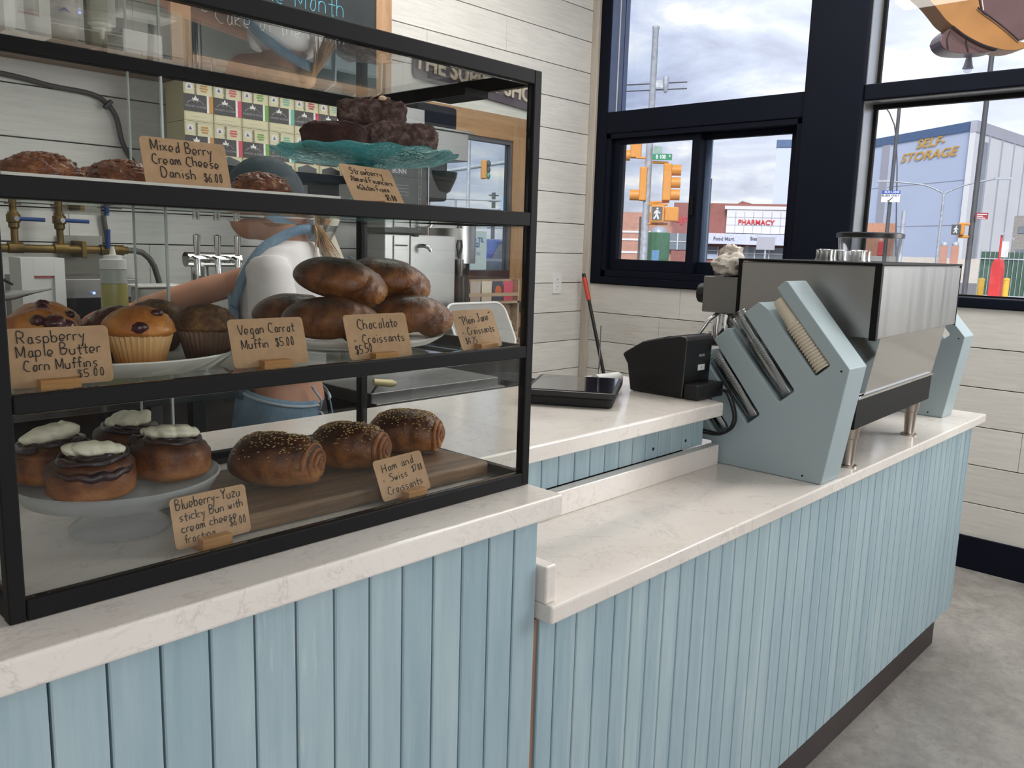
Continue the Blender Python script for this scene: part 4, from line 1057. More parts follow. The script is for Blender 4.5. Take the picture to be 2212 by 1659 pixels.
# barista side: group box, steam knob, wand, portafilter
mbld(MB().box(x0 + 0.006, x1 - 0.01, y1, y1 + 0.10, Z(1.212), Z(1.306)), 'group_housing', 'steelh', bevel=0.003)
b = MB(); b.lathe([(0, 0), (0.026, 0), (0.029, 0.006), (0.026, 0.026), (0, 0.028)], (0, 0, 0), 12, mat=Matrix.Translation((x0 + 0.045, y1 + 0.1005, Z(1.259))) @ Matrix.Rotation(-PI / 2, 4, 'X'))
mbld(b, 'steam_knob', 'blackp', smooth=30)
for gx in (0.06, 0.30, 0.5):
    mbld(MB().lathe([(0, 0), (0.034, 0), (0.036, 0.03), (0.03, 0.07), (0, 0.07)], (x0 + gx, y1 + 0.055, Z(1.141)), 24), 'group_head', 'chrome', smooth=40)
    b = MB(); b.tube([(x0 + gx, y1 + 0.055, Z(1.135)), (x0 + gx - 0.01, y1 + 0.15, Z(1.128)), (x0 + gx - 0.015, y1 + 0.215, Z(1.118))], [0.016, 0.012, 0.015], 12)
    mbld(b, 'portafilter', 'blackp', smooth=50)
b = MB(); pts = [(x0 + 0.03, y1 + 0.06, Z(1.212)), (x0 + 0.0, y1 + 0.075, Z(1.19)), (x0 - 0.02, y1 + 0.10, Z(1.14)), (x0 - 0.025, y1 + 0.11, Z(1.06))]
b.tube(pts, 0.0055, 10); mbld(b, 'steam_wand', 'chrome', smooth=50)
for i in range(5):
    mbld(MB().cyl((-0.05 + 0.017 * i, 0.06, Z(1.035)), (-0.05 + 0.017 * i, 0.06, Z(1.182)), 0.006, 10), 'water_pipe', 'chrome', smooth=50)
# ---- glasses on the machine top
gp = MB(); gp.lathe([(0, 0.030), (0.018, 0.030), (0.0215, 0.027), (0.0215, 0.008), (0.0235, 0.003), (0.0235, 0), (0.021, 0), (0.0195, 0.009), (0.0195, 0.024), (0, 0.0245)], (0, 0, 0), 24)
M['glassware'] = clearplastic('clear_glassware', (0.96, 0.96, 0.95, 1), 0.05, 0.35)
go = gp.build('glass_tmp', M['glassware'], None, smooth=40, world=False); gme = go.data; bpy.data.objects.remove(go)
rot = Matrix.Rotation(MR, 4, 'Z'); base = Matrix.Translation((2.066, 0.765, 0))
GLAB = ['leftmost upturned glass on the machine top', 'second upturned glass from the left on the machine top', 'third upturned glass from the left, nearest the front edge', 'fourth upturned glass from the left on the machine top', 'fifth upturned glass from the left on the machine top', 'rightmost upturned glass on the machine top']
for (ux, uy), lab in zip(((0.125, 0.162), (0.185, 0.175), (0.205, 0.105), (0.265, 0.175), (0.275, 0.115), (0.325, 0.150)), GLAB):
    o = bpy.data.objects.new('shot_glass', gme); COL.objects.link(o); o.location = (base @ rot @ Vector((ux, uy, 1.3552)))
    tag(o, lab, 'glass', 'upturned glasses on the espresso machine')
# ---- folded rag
b = MB()
def ragfn(co):
    k = 1 + 0.35 * mn.noise(Vector((co.x * 2.4, co.y * 2.4, co.z * 3 + 4))) + 0.12 * mn.noise(co * 6)
    return co * k
b.ell((0, 0, 0.03), 0.05, 0.042, 0.034, 36, 22, fn=ragfn)
b.ell((0.018, 0.01, 0.058), 0.034, 0.028, 0.024, 30, 18, (0.3, 0.5, 0.8), fn=ragfn)
for v in b.b.verts: v.co.z = max(0.0, v.co.z)
M['cloth'] = flat('white_cloth', srgb(205, 197, 186), 0.9, var=0.04, vs=30, bump=0.2, bs=300)
o = b.build('cleaning_cloth', 'cloth', None, smooth=True, world=False); o.location = (base @ rot @ Vector((-0.028, 0.352, 1.3065)))
tag(o, 'crumpled white cloth on the left rear of the espresso machine', 'cloth')
# ---- grinder with hopper behind the machine
gx, gy = 2.825, 1.06
t = thing('coffee_grinder', 'coffee grinder with a clear round hopper and black lid behind the machine', 'coffee grinder', (gx, gy, ZL))
MB().lathe([(0, 0.0006), (0.085, 0.0006), (0.085, 0.03), (0.07, 0.06), (0.07, 0.40), (0, 0.40)], (gx, gy, ZL), 32).build('body', 'blackp', t, smooth=40)
MB().lathe([(0.06, 0.402), (0.085, 0.44), (0.098, 0.575), (0.096, 0.575), (0.083, 0.442), (0.058, 0.404)], (gx, gy, ZL), 40).build('hopper', 'hopper', t, smooth=40)
MB().lathe([(0, 0.5925), (0.095, 0.5925), (0.104, 0.589), (0.104, 0.576), (0, 0.576)], (gx, gy, ZL), 40).build('lid', 'blackp', t, smooth=40)

# ================================================================== till corner
ca = math.atan2(-0.85, 0.53)
t = thing('tablet', 'black tablet lying on a low stand on the worktop', 'tablet', (1.515, 1.212, ZH), ca)
b = MB(); b.rbox(0.205, 0.235, 0.013, 0.014, Matrix.Translation((0, 0, 0.0285)) @ Matrix.Rotation(PI / 2, 4, 'X'))
b.build('shell', 'blackp', t, world=False, bevel=0.0025)
M['screen'] = flat('dark_screen', srgb(34, 34, 38), 0.08, coat=0.6, var=0.05)
b = MB(); b.rbox(0.185, 0.212, 0.0008, 0.006, Matrix.Translation((0, 0, 0.0356)) @ Matrix.Rotation(PI / 2, 4, 'X')); b.build('screen', 'screen', t, world=False)
b = MB(); b.rbox(0.19, 0.22, 0.021, 0.012, Matrix.Translation((0.0, 0, 0.0112)) @ Matrix.Rotation(PI / 2, 4, 'X')); b.build('stand', 'rubber', t, world=False, bevel=0.004)
# ---- receipt printer: profile along -y, width along x
PYB = 1.197
t = thing('receipt_printer', 'black receipt printer beside the tablet at the end of the worktop', 'receipt printer', (1.78, 1.10, ZH))
pp = [(0.0, 0.001), (-0.012, 0.066), (-0.028, 0.089), (-0.02, 0.096), (0.03, 0.126), (0.09, 0.1405), (0.137, 0.1495), (0.150, 0.148), (0.156, 0.139), (0.152, 0.04), (0.15, 0.001)]
pp2 = [(PYB - a, ZH + z) for a, z in pp]
MB().prism(pp2, 1.712, 1.83, 'x').build('body', 'blackp', t, bevel=0.004, seg=3)
MB().prism([(PYB - a, ZH + z) for a, z in ((0.034, 0.128), (0.09, 0.1425), (0.138, 0.1505), (0.138, 0.1475), (0.09, 0.1385), (0.034, 0.124))], 1.725, 1.82, 'x').build('lid', 'black', t, bevel=0.001)
MB().box(1.713, 1.832, PYB - 0.192, PYB - 0.1535, ZH + 0.001, ZH + 0.036).build('power_box', 'blackp', t, bevel=0.003)
b = place(block_text('EPSON', 0.0085, 0.0004, 0.0003), Matrix.Translation((1.783, PYB - 0.1555, ZH + 0.100)))
M['greytext'] = flat('grey_print', srgb(150, 152, 156), 0.5)
b.build('maker_name', 'greytext', t)
M['labelw'] = flat('white_label', srgb(222, 222, 218), 0.6, var=0.01)
MB().box(1.769, 1.799, PYB - 0.1556, PYB - 0.1545, ZH + 0.064, ZH + 0.078).build('sticker', 'labelw', t)
b = place(block_text('3', 0.007, 0.0003), Matrix.Translation((1.784, PYB - 0.1560, ZH + 0.071))); b.build('sticker_number', 'ink', t)
b = MB()
for k in range(2):
    pts = [(1.812 + 0.008 * k, PYB - 0.1925, ZH + 0.018), (1.815 + 0.005 * k, 0.985 - 0.006 * k, ZH + 0.010), (1.818, 0.966 - 0.007 * k, 0.985), (1.815, 0.968 - 0.006 * k, 0.955), (1.808, 0.985, 0.935), (1.802, 1.01, 0.93 + 0.006 * k), (1.80, 1.05, 0.932 + 0.006 * k)]
    q = [tuple(v) for v in pts]
    b.tube(spl3(q), 0.0028, 8)
tag(b.build('power_cable', 'rubber', None, smooth=50), 'black power cables looping down from the receipt printer', 'cable')
# ---- receipt roll and spike
b = MB(); b.tube([(1.655, 1.262, ZH + 0.0185), (1.70, 1.258, ZH + 0.0185), (1.748, 1.262, ZH + 0.0185)], [0.018, 0.0175, 0.017], 24)
tag(b.build('receipt_roll', 'labelw', None, smooth=50), 'curled white receipts lying behind the printer', 'paper roll')
t = thing('receipt_spike', 'thin metal receipt spike standing behind the printer', 'receipt spike', (1.718, 1.30, ZH))
MB().lathe([(0, 0.0005), (0.022, 0.0005), (0.022, 0.003), (0.004, 0.005), (0, 0.005)], (1.718, 1.30, ZH), 20).build('base', 'steel', t)
MB().cyl((1.718, 1.30, ZH + 0.005), (1.718, 1.30, 1.175), 0.0016, 8).build('needle', 'chrome', t)
# ---- broom in the corner
t = thing('broom', 'broom with an orange red grip leaning in the corner under the window', 'broom', (3.94, 2.75, 0))
P0_, P1_ = Vector((3.975, 3.156, 1.217)), Vector((3.93, 2.755, 0.07))
g = (P1_ - P0_)
M['orange'] = flat('orange_red_grip', srgb(198, 70, 48), 0.45)
MB().cyl(P0_ + g * 0.02, P0_ + g * 0.135, 0.0135, 16).build('grip', 'orange', t, smooth=50)
MB().cyl(P0_ + g * 0.135, P1_, 0.0105, 14).build('pole', 'blackp', t, smooth=50)
MB().cyl(P0_, P0_ + g * 0.02, 0.011, 14).build('end_cap', 'blackp', t, smooth=50)
MB().box(3.80, 4.02, 2.72, 2.79, 0.001, 0.07).build('head', 'blackp', t, bevel=0.01)
# ---- wall socket
op = (3.782, WY, 1.158)
t = thing('wall_socket', 'white double wall socket on the shiplap wall', 'socket', op)
b = MB(); b.rbox(0.072, 0.116, 0.006, 0.004, Matrix.Translation((op[0], WY - 0.0032, op[2]))); b.build('face_plate', 'white', t, bevel=0.001)
for dz in (-0.02, 0.02):
    b = MB(); b.rbox(0.034, 0.029, 0.003, 0.006, Matrix.Translation((op[0], WY - 0.0074, op[2] + dz))); q = b.build('outlet', 'white', t)
    b = MB()
    for dx_ in (-0.006, 0.006): b.box(op[0] + dx_ - 0.001, op[0] + dx_ + 0.001, WY - 0.0094, WY - 0.0089, op[2] + dz - 0.001, op[2] + dz + 0.008)
    b.build('slot', 'rubber', q)

# ================================================================== back door in the rear wall
d1 = sroot('door_1', (3.1, WY, 0))
MB().box(3.378, DX1, WY - 0.004, WY + 0.05, 0.0, DZ).build('stile', 'pine', d1, bevel=0.002)
MB().box(DX0, 2.78, WY - 0.004, WY + 0.05, 0.0, DZ).build('stile', 'pine', d1, bevel=0.002)
MB().box(2.78, 3.378, WY - 0.004, WY + 0.05, 1.92, DZ).build('top_rail', 'pineh', d1, bevel=0.002)
M['browndoor'] = flat('dark_brown_paint', srgb(62, 42, 42), 0.5)
MB().box(2.78, 3.378, WY + 0.0, WY + 0.05, 0.0, 1.235).build('lower_panel', 'browndoor', d1)
b = MB(); b.box(3.362, 3.378, WY + 0.004, WY + 0.045, 1.235, 1.92).box(2.78, 2.80, WY + 0.004, WY + 0.045, 1.235, 1.92).box(2.80, 3.362, WY + 0.004, WY + 0.045, 1.90, 1.92)
M['greymetal'] = flat('weathered_metal', srgb(112, 110, 112), 0.45, 0.5, var=0.1)
b.build('glazing_bead', 'greymetal', d1)
MB().box(2.80, 3.362, WY + 0.02, WY + 0.026, 1.235, 1.90).build('glass', 'winglass', d1)
for z in (1.031, 0.889):
    b = MB(); b.lathe([(0, 0), (0.03, 0), (0.032, 0.006), (0.018, 0.012), (0.018, 0.03), (0.026, 0.036), (0.028, 0.05), (0.02, 0.062), (0, 0.064)], (0, 0, 0), 24, mat=Matrix.Translation((3.474, WY - 0.0042, z)) @ Matrix.Rotation(PI / 2, 4, 'X'))
    q = b.build('door_knob', 'blackp', d1, smooth=40)
# notice taped to the glass
t = thing('notice', 'pale blue paper notice reading CLOSED TIL SPRING on the back door glass', 'notice', (3.09, WY, 1.24))
M['noticep'] = flat('pale_blue_paper', srgb(190, 208, 214), 0.7, var=0.02)
M['noticeb'] = flat('blue_print', srgb(34, 84, 150), 0.6)
MB().box(2.985, 3.212, WY + 0.0165, WY + 0.0175, 1.238, 1.44).build('paper', 'noticep', t)
for txt, x, z, s, bo in (('CLOSED TIL', 3.10, 1.393, 0.034, 0.0012), ('SPRING!', 3.10, 1.366, 0.034, 0.0012), ('FOLLOW US', 3.10, 1.345, 0.012, 0), ('FOR UPDATES', 3.10, 1.32, 0.021, 0)):
    b = place(block_text(txt, s, 0.0004, bo), Matrix.Translation((x, WY + 0.0161, z))); b.build('lettering', 'noticeb', t)
# rack of greeting cards in front of the door foot
t = thing('card_rack', 'wooden wall rack of greeting cards below the back door glass', 'card rack', (3.11, 3.1, 0.6))
b = MB(); b.box(2.84, 3.372, 3.165, 3.18, 0.62, 1.19)
for z in (0.66, 0.86, 1.075): b.box(2.84, 3.372, 3.115, 3.165, z - 0.012, z)
b.box(2.84, 2.852, 3.115, 3.165, 0.62, 1.19).box(3.36, 3.372, 3.115, 3.165, 0.62, 1.19)
M['rackw'] = wood('pale_rack_wood', srgb(160, 134, 108), srgb(190, 166, 138), (1, 9, 9), 3, 0.5)
b.build('frame', 'rackw', t)
for z in (0.70, 0.90, 1.115): MB().box(2.853, 3.359, 3.112, 3.118, z - 0.012, z + 0.006).build('retaining_bar', 'rackw', t)
cc = [srgb(206, 190, 186), srgb(214, 204, 196), srgb(188, 176, 170), srgb(216, 204, 188), srgb(72, 78, 96), srgb(214, 86, 112)]
for r_, z in enumerate((0.6605, 0.8605, 1.0755)):
    for i in range(6):
        c = cc[(i + r_ * 3) % 6] if r_ < 2 else cc[i]
        mname = 'card_%d_%d_%d' % tuple(int(v * 99) for v in c[:3])
        mm = flat(mname, c, 0.6, var=0.04)
        x = 2.865 + 0.083 * i
        b = MB(); b.box(x, x + 0.074, 3.146, 3.1475, z, z + 0.105)
        cdo = b.build('greeting_card', mm, None)
        tag(cdo, ['pink', 'cream', 'greyish', 'pale beige', 'dark blue', 'bright pink'][cc.index(c)] + ' greeting card in the ' + ['bottom', 'middle', 'top'][r_] + ' row of the card rack', 'greeting card', 'greeting cards in the rack')
        if r_ == 2 and i == 4:
            MB().ell((x + 0.04, 3.1455, z + 0.055), 0.024, 0.0012, 0.026, 20, 8).build('orange_print', flat('orange_print', srgb(206, 96, 44), 0.6), cdo)
# shop sign over the door
t = thing('shop_sign', 'dark rounded sign reading THE SUPPLY SHOP above the back door', 'sign', (3.1, WY, 2.03))
b = MB(); b.rbox(0.86, 0.155, 0.014, 0.03, Matrix.Translation((3.1, WY - 0.0075, 2.19)) @ Matrix.Rotation(0.06, 4, 'Y'))
M['signb'] = flat('dark_sign_board', srgb(92, 82, 92), 0.6)
M['signt'] = flat('raised_cream_letters', srgb(206, 192, 172), 0.5)
b.build('board', 'signb', t, bevel=0.003)
b = place(block_text('THE SUPPLY SHOP', 0.108, 0.012, 0.003), Matrix.Translation((3.11, WY - 0.019, 2.188)) @ Matrix.Rotation(0.06, 4, 'Y')); b.build('lettering', 'signt', t)

# ================================================================== back wall shelf, chalkboard, bags, teas
M['darksteel'] = flat('dark_steel_shelf', srgb(56, 60, 66), 0.45, 0.3)
M['shelfwood'] = wood('shelf_underside_wood', srgb(150, 124, 102), srgb(180, 156, 132), (1, 9, 9), 3, 0.6)
t = thing('wall_shelf', 'long brown wooden wall shelf above the back counter carrying the chalkboard', 'shelf', (1.2, 3.05, 1.89))
MB().box(-0.6, 2.36, 2.93, 3.19, 1.928, 1.9625).build('board', 'shelfwood', t, bevel=0.003)
for x in (0.1, 2.33): MB().box(x, x + 0.012, 2.95, 3.19, 1.80, 1.9275).build('bracket', 'darksteel', t)
# chalkboard standing on the shelf
t = thing('chalkboard', 'chalkboard in a pine frame standing on the wooden wall shelf', 'chalkboard', (1.89, 2.99, 1.963))
yb = 2.978
kx0, kx1, kz0, kz1 = 1.407, 2.374, 1.9635, 2.66
M['chalk'] = flat('chalkboard_slate', srgb(46, 52, 54), 0.8, var=0.12, vs=5)
MB().box(kx0 + 0.05, kx1 - 0.05, yb + 0.006, yb + 0.016, kz0 + 0.03, kz1 - 0.05).build('slate', 'chalk', t)
for bx in ((kx0, kx0 + 0.074, kz0, kz1), (kx1 - 0.082, kx1, kz0, kz1)):
    MB().box(bx[0], bx[1], yb, yb + 0.02, bx[2], bx[3]).build('frame_stile', 'pine', t, bevel=0.002)
for z0 in (kz0, kz1 - 0.07):
    MB().box(kx0 + 0.0745, kx1 - 0.0825, yb, yb + 0.02, z0, z0 + 0.042).build('frame_rail', 'pineh', t, bevel=0.002)
M['chalkw'] = flat('white_chalk', srgb(196, 202, 200), 0.9)
M['chalkb'] = flat('blue_chalk', srgb(110, 182, 206), 0.9)
def chalkline(txt, pxa, pxb, h, mat, r):
    y = yb + 0.0055
    a, c = aty(pxa[0], pxa[1], y), aty(pxb[0], pxb[1], y)
    b = MB(); write(b, txt, a.x, a.z, c.x, c.z, h, y=y, r=r, n=5, wob=0.1)
    return b.build('chalk_writing', mat, t)
chalkline('Cake of the Month', (466, 48), (748, 98), 0.066, 'chalkw', 0.0016)
chalkline('2', (436, 22), (452, 26), 0.05, 'chalkw', 0.0016)
chalkline('Drink of the Month', (350, -53), (748, 40), 0.078, 'chalkb', 0.0019)
# bags and boxes on the shelf, left end
M['bag'] = flat('clear_grey_bag', srgb(176, 170, 160), 0.3, var=0.12, vs=9, bump=0.3, bs=25)
M['bagg'] = flat('olive_bag', srgb(112, 108, 84), 0.5, var=0.08)
M['bagw'] = flat('white_bag', srgb(198, 194, 190), 0.5)
M['purple'] = flat('purple_print', srgb(96, 84, 132), 0.5)
def pouch(nm, label, x0, x1, y, h, mat, dep=0.08, seed=0.0):
    t = thing(nm, label, 'bag', ((x0 + x1) / 2, y, 1.9627), group='bags on the wall shelf')
    b = MB(); w = x1 - x0
    def fn(co):
        zz = (co.z + 1) / 2
        sx = (abs(co.x) ** 0.3) * (1 if co.x > 0 else -1); sz = (abs(co.z) ** 0.3) * (1 if co.z > 0 else -1)
        yy = co.y * (1 - 0.75 * max(0, zz - 0.3))
        return Vector((sx, yy + 0.06 * mn.noise(Vector((sx * 2 + seed, 0, sz * 2))), sz))
    b.ell(((x0 + x1) / 2, y, 1.9632 + h / 2), w / 2, dep / 2, h / 2, 36, 24, fn=fn)
    b.build('pouch', mat, t, smooth=True)
    return t
p = pouch('coffee_bag', 'grey coffee bag with a small printed mark on the left of the wall shelf', 0.95, 1.105, 2.99, 0.27, 'bag', seed=1)
b = place(block_text('AFFICIONADO', 0.014, 0.0004), Matrix.Translation((1.05, 2.944, 2.035))); b.build('print', 'greytext', p)
b = MB(); b.prism([(1.03, 2.05), (1.05, 2.066), (1.07, 2.05), (1.05, 2.056)], 2.9445, 2.945, 'y'); b.build('mark', 'purple', p)
pouch('coffee_bag', 'tall olive coffee bag on the wall shelf, right of the grey bag', 1.142, 1.212, 3.03, 0.24, 'bagg', 0.06, 2)
pouch('coffee_bag', 'white coffee bag at the left end of the wall shelf', 0.80, 0.925, 3.0, 0.25, 'bagw', 0.07, 3)
o = MB().box(1.25, 1.385, 3.0, 3.12, 1.9632, 2.05).build('carton', M['bagw'], None, bevel=0.003); tag(o, 'white carton on the wall shelf left of the chalkboard', 'carton')
# tea boxes: two rows of seven on a lower shelf
t = thing('tea_shelf', 'narrow dark lower shelf carrying the tea boxes', 'shelf', (1.75, 3.05, 1.60))
MB().box(1.40, 2.12, 2.935, 3.19, 1.601, 1.631).build('board', 'navy', t)
for x in (1.44, 2.09): MB().box(x, x + 0.012, 2.98, 3.19, 1.50, 1.6005).build('bracket', 'darksteel', t)
M['teacream'] = flat('cream_tea_box', srgb(208, 200, 166), 0.55, var=0.015)
M['teadark'] = flat('charcoal_label', srgb(58, 52, 54), 0.5)
M['teawhite'] = flat('white_print', srgb(226, 224, 218), 0.6)
tcol = {'orange': srgb(186, 132, 66), 'pink': srgb(206, 74, 96), 'green': srgb(104, 156, 68), 'teal': srgb(104, 172, 152), 'red': srgb(176, 44, 76), 'mint': srgb(140, 190, 172)}
TC = ['orange', 'pink', 'green', 'teal', 'red', 'mint']
TF = 2.951
def tea(col, x, z, row, i):
    t = thing('tea_box', 'cream tea box with a %s stripe, %s row, %s from the left' % (col, ['lower', 'upper'][row], ['first', 'second', 'third', 'fourth', 'fifth', 'sixth', 'seventh'][i]), 'tea box', (x + 0.055, TF + 0.07, z), group='tea boxes on the back wall')
    w, h = 0.1085, 0.1405
    MB().box(x, x + w, TF, TF + 0.14, z, z + h).build('carton', 'teacream', t, bevel=0.001, seg=1)
    q = MB().box(x + 0.0003, x + w * 0.78, TF - 0.0012, TF - 0.0002, z + h * 0.235, z + h * 0.65).build('label_band', 'teadark', t)
    MB().box(x + w * 0.785, x + w * 0.86, TF - 0.0010, TF - 0.0002, z + h * 0.235, z + h * 0.65).build('white_stripe', 'teawhite', t)
    mc = flat('tea_' + col, tcol[col], 0.55, var=0.02)
    MB().box(x + w * 0.862, x + w * 0.998, TF - 0.0012, TF - 0.0002, z + h * 0.235, z + h * 0.65).build('flavour_stripe', mc, t)
    # small crown mark and swirls with the maker's name on the band
    b = MB(); cx, cz = x + w * 0.39, z + h * 0.53
    b.prism([(cx - 0.010, cz - 0.004), (cx - 0.012, cz + 0.006), (cx - 0.006, cz + 0.002), (cx, cz + 0.014), (cx + 0.006, cz + 0.002), (cx + 0.012, cz + 0.006), (cx + 0.010, cz - 0.004)], TF - 0.0018, TF - 0.0013, 'y')
    for s in (-1, 1):
        b.tube([(cx + s * (0.004 + 0.028 * k / 8), TF - 0.0014, cz - 0.010 + 0.006 * math.sin(k / 8 * PI * 1.3)) for k in range(9)], 0.0005, 4)
    b.build('crown_mark', 'teawhite', q)
    b = place(block_text('HARNEY & SONS', 0.0105, 0.0003), Matrix.Translation((cx, TF - 0.0014, z + h * 0.355))); b.build('maker_name', 'greytext', q)
    # title block, tasselled ribbon and sachet picture on the upper panel
    b = MB()
    for k, ww in enumerate((0.026, 0.030, 0.022)): b.box(x + 0.075 - ww / 2, x + 0.075 + ww / 2, TF - 0.0008, TF - 0.0003, z + h * (0.875 - 0.062 * k) - 0.0026, z + h * (0.875 - 0.062 * k) + 0.0026)
    b.build('title_print', mc, t)
    b = MB(); b.lathe([(0, 0), (0.0125, 0), (0.0125, 0.0004), (0, 0.0004)], (0, 0, 0), 20, mat=Matrix.Translation((x + 0.0205, TF - 0.0003, z + h * 0.83)) @ Matrix.Rotation(PI / 2, 4, 'X')); s_ = b.build('sachet_roundel', 'teawhite', t)
    b = MB(); b.prism([(x + 0.014, z + h * 0.79), (x + 0.027, z + h * 0.79), (x + 0.0205, z + h * 0.88)], TF - 0.0012, TF - 0.0008, 'y'); b.build('sachet_print', 'purple', s_)
    rr = random.Random(i * 7 + row); b = MB()
    for k in range(16):
        zz = z + h * (0.66 + 0.32 * k / 16); b.box(x + 0.042 + rr.uniform(-.004, .0), x + 0.047 + rr.uniform(0, .003), TF - 0.0008, TF - 0.0003, zz, zz + 0.0014)
    b.build('ribbon_print', 'teadark', t)
    b = MB()
    for (a0, a1, c0, c1) in ((0.004, w - 0.004, h * 0.03, h * 0.03 + 0.0007), (0.004, 0.0047, h * 0.03, h * 0.22), (w - 0.0047, w - 0.004, h * 0.03, h * 0.22), (w * 0.25, w * 0.75, h * 0.11, h * 0.11 + 0.0007), (0.004, w - 0.004, h * 0.97, h * 0.97 + 0.0007), (0.004, 0.0047, h * 0.67, h * 0.97), (w - 0.0047, w - 0.004, h * 0.67, h * 0.97)):
        b.box(x + a0, x + a1, TF - 0.0007, TF - 0.0003, z + c0, z + c1)
    b.build('border_print', 'greytext', t)
    if row == 0:
        b = MB(); b.prism([(x + 0.012, z + 0.002), (x + w - 0.012, z + 0.002), (x + w - 0.012, z + 0.018), (x + w * 0.5, z + 0.031), (x + 0.012, z + 0.018)], TF - 0.0016, TF - 0.0004, 'y')
        b.build('tea_sachets', 'blackp', t)
    return t
for row in (0, 1):
    for i, c in enumerate(TC): tea(c, 1.431 + 0.1115 * i, 1.6315 + 0.1415 * row, row, i)

# ================================================================== back counter and its appliances
t = thing('back_counter', 'steel topped back counter along the shiplap wall', 'counter', (0.9, 2.85, 0))
MB().box(-1.5, 2.82, 2.52, 3.19, 0.875, 0.905).build('steel_top', 'steel', t, bevel=0.003)
M['darkcab'] = flat('dark_cabinet', srgb(44, 40, 40), 0.6)
MB().box(-1.5, 2.80, 2.56, 3.18, 0.0, 0.874).build('cabinet', 'darkcab', t)
# stainless undercounter cooler between the back counter and the worktop
t = thing('keg_cooler', 'low stainless cooler behind the worktop, top seen through the case', 'cooler', (1.95, 2.3, 0))
MB().box(1.665, 2.26, 2.20, 2.50, 0.0, 0.830).build('body', 'darkcab', t)
b = MB(); b.box(1.665, 2.262, 2.185, 2.5, 0.832, 0.878); b.build('steel_top', 'steelh', t, bevel=0.003)
MB().box(1.66, 2.265, 2.15, 2.1845, 0.80, 0.848).build('front_ledge', 'steelh', t, bevel=0.002)
b = MB(); b.tube([(1.64, 2.14, 0.925), (1.70, 2.12, 0.917), (1.712, 2.116, 0.9155)], [0.011, 0.0125, 0.006], 14)
M['ivory'] = flat('ivory_plastic', srgb(206, 192, 146), 0.4)
hq = b.build('tap_handle', 'ivory', t, smooth=50)
MB().cyl((1.68, 2.20, 0.8775), (1.66, 2.135, 0.922), 0.005, 8).build('pin', 'steel', hq)
b = MB()
def bagfn(co): return co * (1 + 0.25 * mn.noise(Vector((co.x * 3.5, co.y * 3.5, co.z * 3.5))) + 0.1 * mn.noise(co * 9))
b.ell((2.43, 2.30, 0.80), 0.145, 0.12, 0.06, 40, 24, fn=bagfn)
t = b.build('bin_bag', 'rubber', None, smooth=30); tag(t, 'black bin liner bunched over the bin beside the cooler', 'bag')
t = thing('waste_bin', 'tall steel waste bin under the black liner', 'bin', (2.43, 2.30, 0)); MB().lathe([(0, 0), (0.13, 0), (0.15, 0.72), (0.146, 0.72), (0.126, 0.006), (0, 0.006)], (2.43, 2.30, 0), 28).build('bucket', 'steel', t, smooth=40)
t = thing('keg_sign', 'grey plate reading KEG behind the barista', 'sign', (1.78, 2.515, 0.80))
MB().box(1.66, 1.93, 2.508, 2.516, 0.90, 1.03).build('plate', flat('grey_plate', srgb(146, 140, 134), 0.5), t)
b = place(block_text('KEG', 0.10, 0.002, 0.003), Matrix.Translation((1.80, 2.5065, 0.965))); b.build('lettering', flat('dark_grey_print', srgb(98, 92, 90), 0.6), t)

# brewer: black column, steel head, spouts
t = thing('coffee_brewer', 'tall black and steel coffee brewer with two spouts on the back counter', 'coffee brewer', (2.42, 2.85, 0.905))
MB().box(2.16, 2.385, 2.75, 2.93, 1.405, 1.70).build('control_panel', 'blackp', t, bevel=0.004)
MB().box(2.20, 2.60, 2.80, 2.94, 0.9055, 1.404).build('column', 'steel', t, bevel=0.004)
MB().box(2.20, 2.615, 2.745, 2.945, 1.725, 1.842).build('steel_head', 'steelh', t, bevel=0.003)
MB().box(2.19, 2.635, 2.735, 2.945, 1.8425, 1.852).build('steel_lid', 'steelh', t, bevel=0.002)
MB().box(2.386, 2.52, 2.77, 2.92, 1.55, 1.724).build('funnel_housing', 'blackp', t, bevel=0.012)
b = MB(); b.lathe([(0, 0), (0.03, 0), (0.06, 0.02), (0.085, 0.075), (0.09, 0.10), (0, 0.10)], (2.50, 2.82, 1.575), 28); b.build('funnel', 'blackp', t, smooth=40)
MB().box(2.386, 2.39, 2.744, 2.749, 1.405, 1.70).build('edge_strip', 'chrome', t)
M['lines'] = flat('pale_print', srgb(170, 170, 172), 0.5)
b = place(block_text('BUNN', 0.026, 0.0006, 0.0006), Matrix.Translation((2.235, 2.7493, 1.655))); b.build('maker_name', 'lines', t)
b = MB()
for k in range(4): b.box(2.225, 2.285, 2.7494, 2.7499, 1.60 - 0.013 * k, 1.6008 - 0.013 * k)
for z in (1.43, 1.47, 1.55, 1.60, 1.66): b.box(2.338, 2.352, 2.7494, 2.7499, z, z + 0.001)
b.box(2.338, 2.339, 2.7494, 2.7499, 1.42, 1.68).box(2.351, 2.352, 2.7494, 2.7499, 1.42, 1.68)
b.build('printed_scale', 'lines', t)
MB().box(2.372, 2.60, 2.80, 2.94, 1.8525, 1.955).build('top_reservoir', 'navy', t, bevel=0.015)
MB().box(2.19, 2.37, 2.752, 2.92, 1.8525, 1.912).build('top_cover', 'steelh', t, bevel=0.003)
b = MB(); b.tube([(2.38, 2.799, 1.357), (2.384, 2.77, 1.358), (2.395, 2.745, 1.352), (2.402, 2.738, 1.335)], [0.010, 0.009, 0.0085, 0.008], 12); b.build('tap', 'chrome', t, smooth=50)
MB().box(2.345, 2.375, 2.785, 2.7995, 1.395, 1.43).build('tap_knob', 'blackp', t, bevel=0.004)
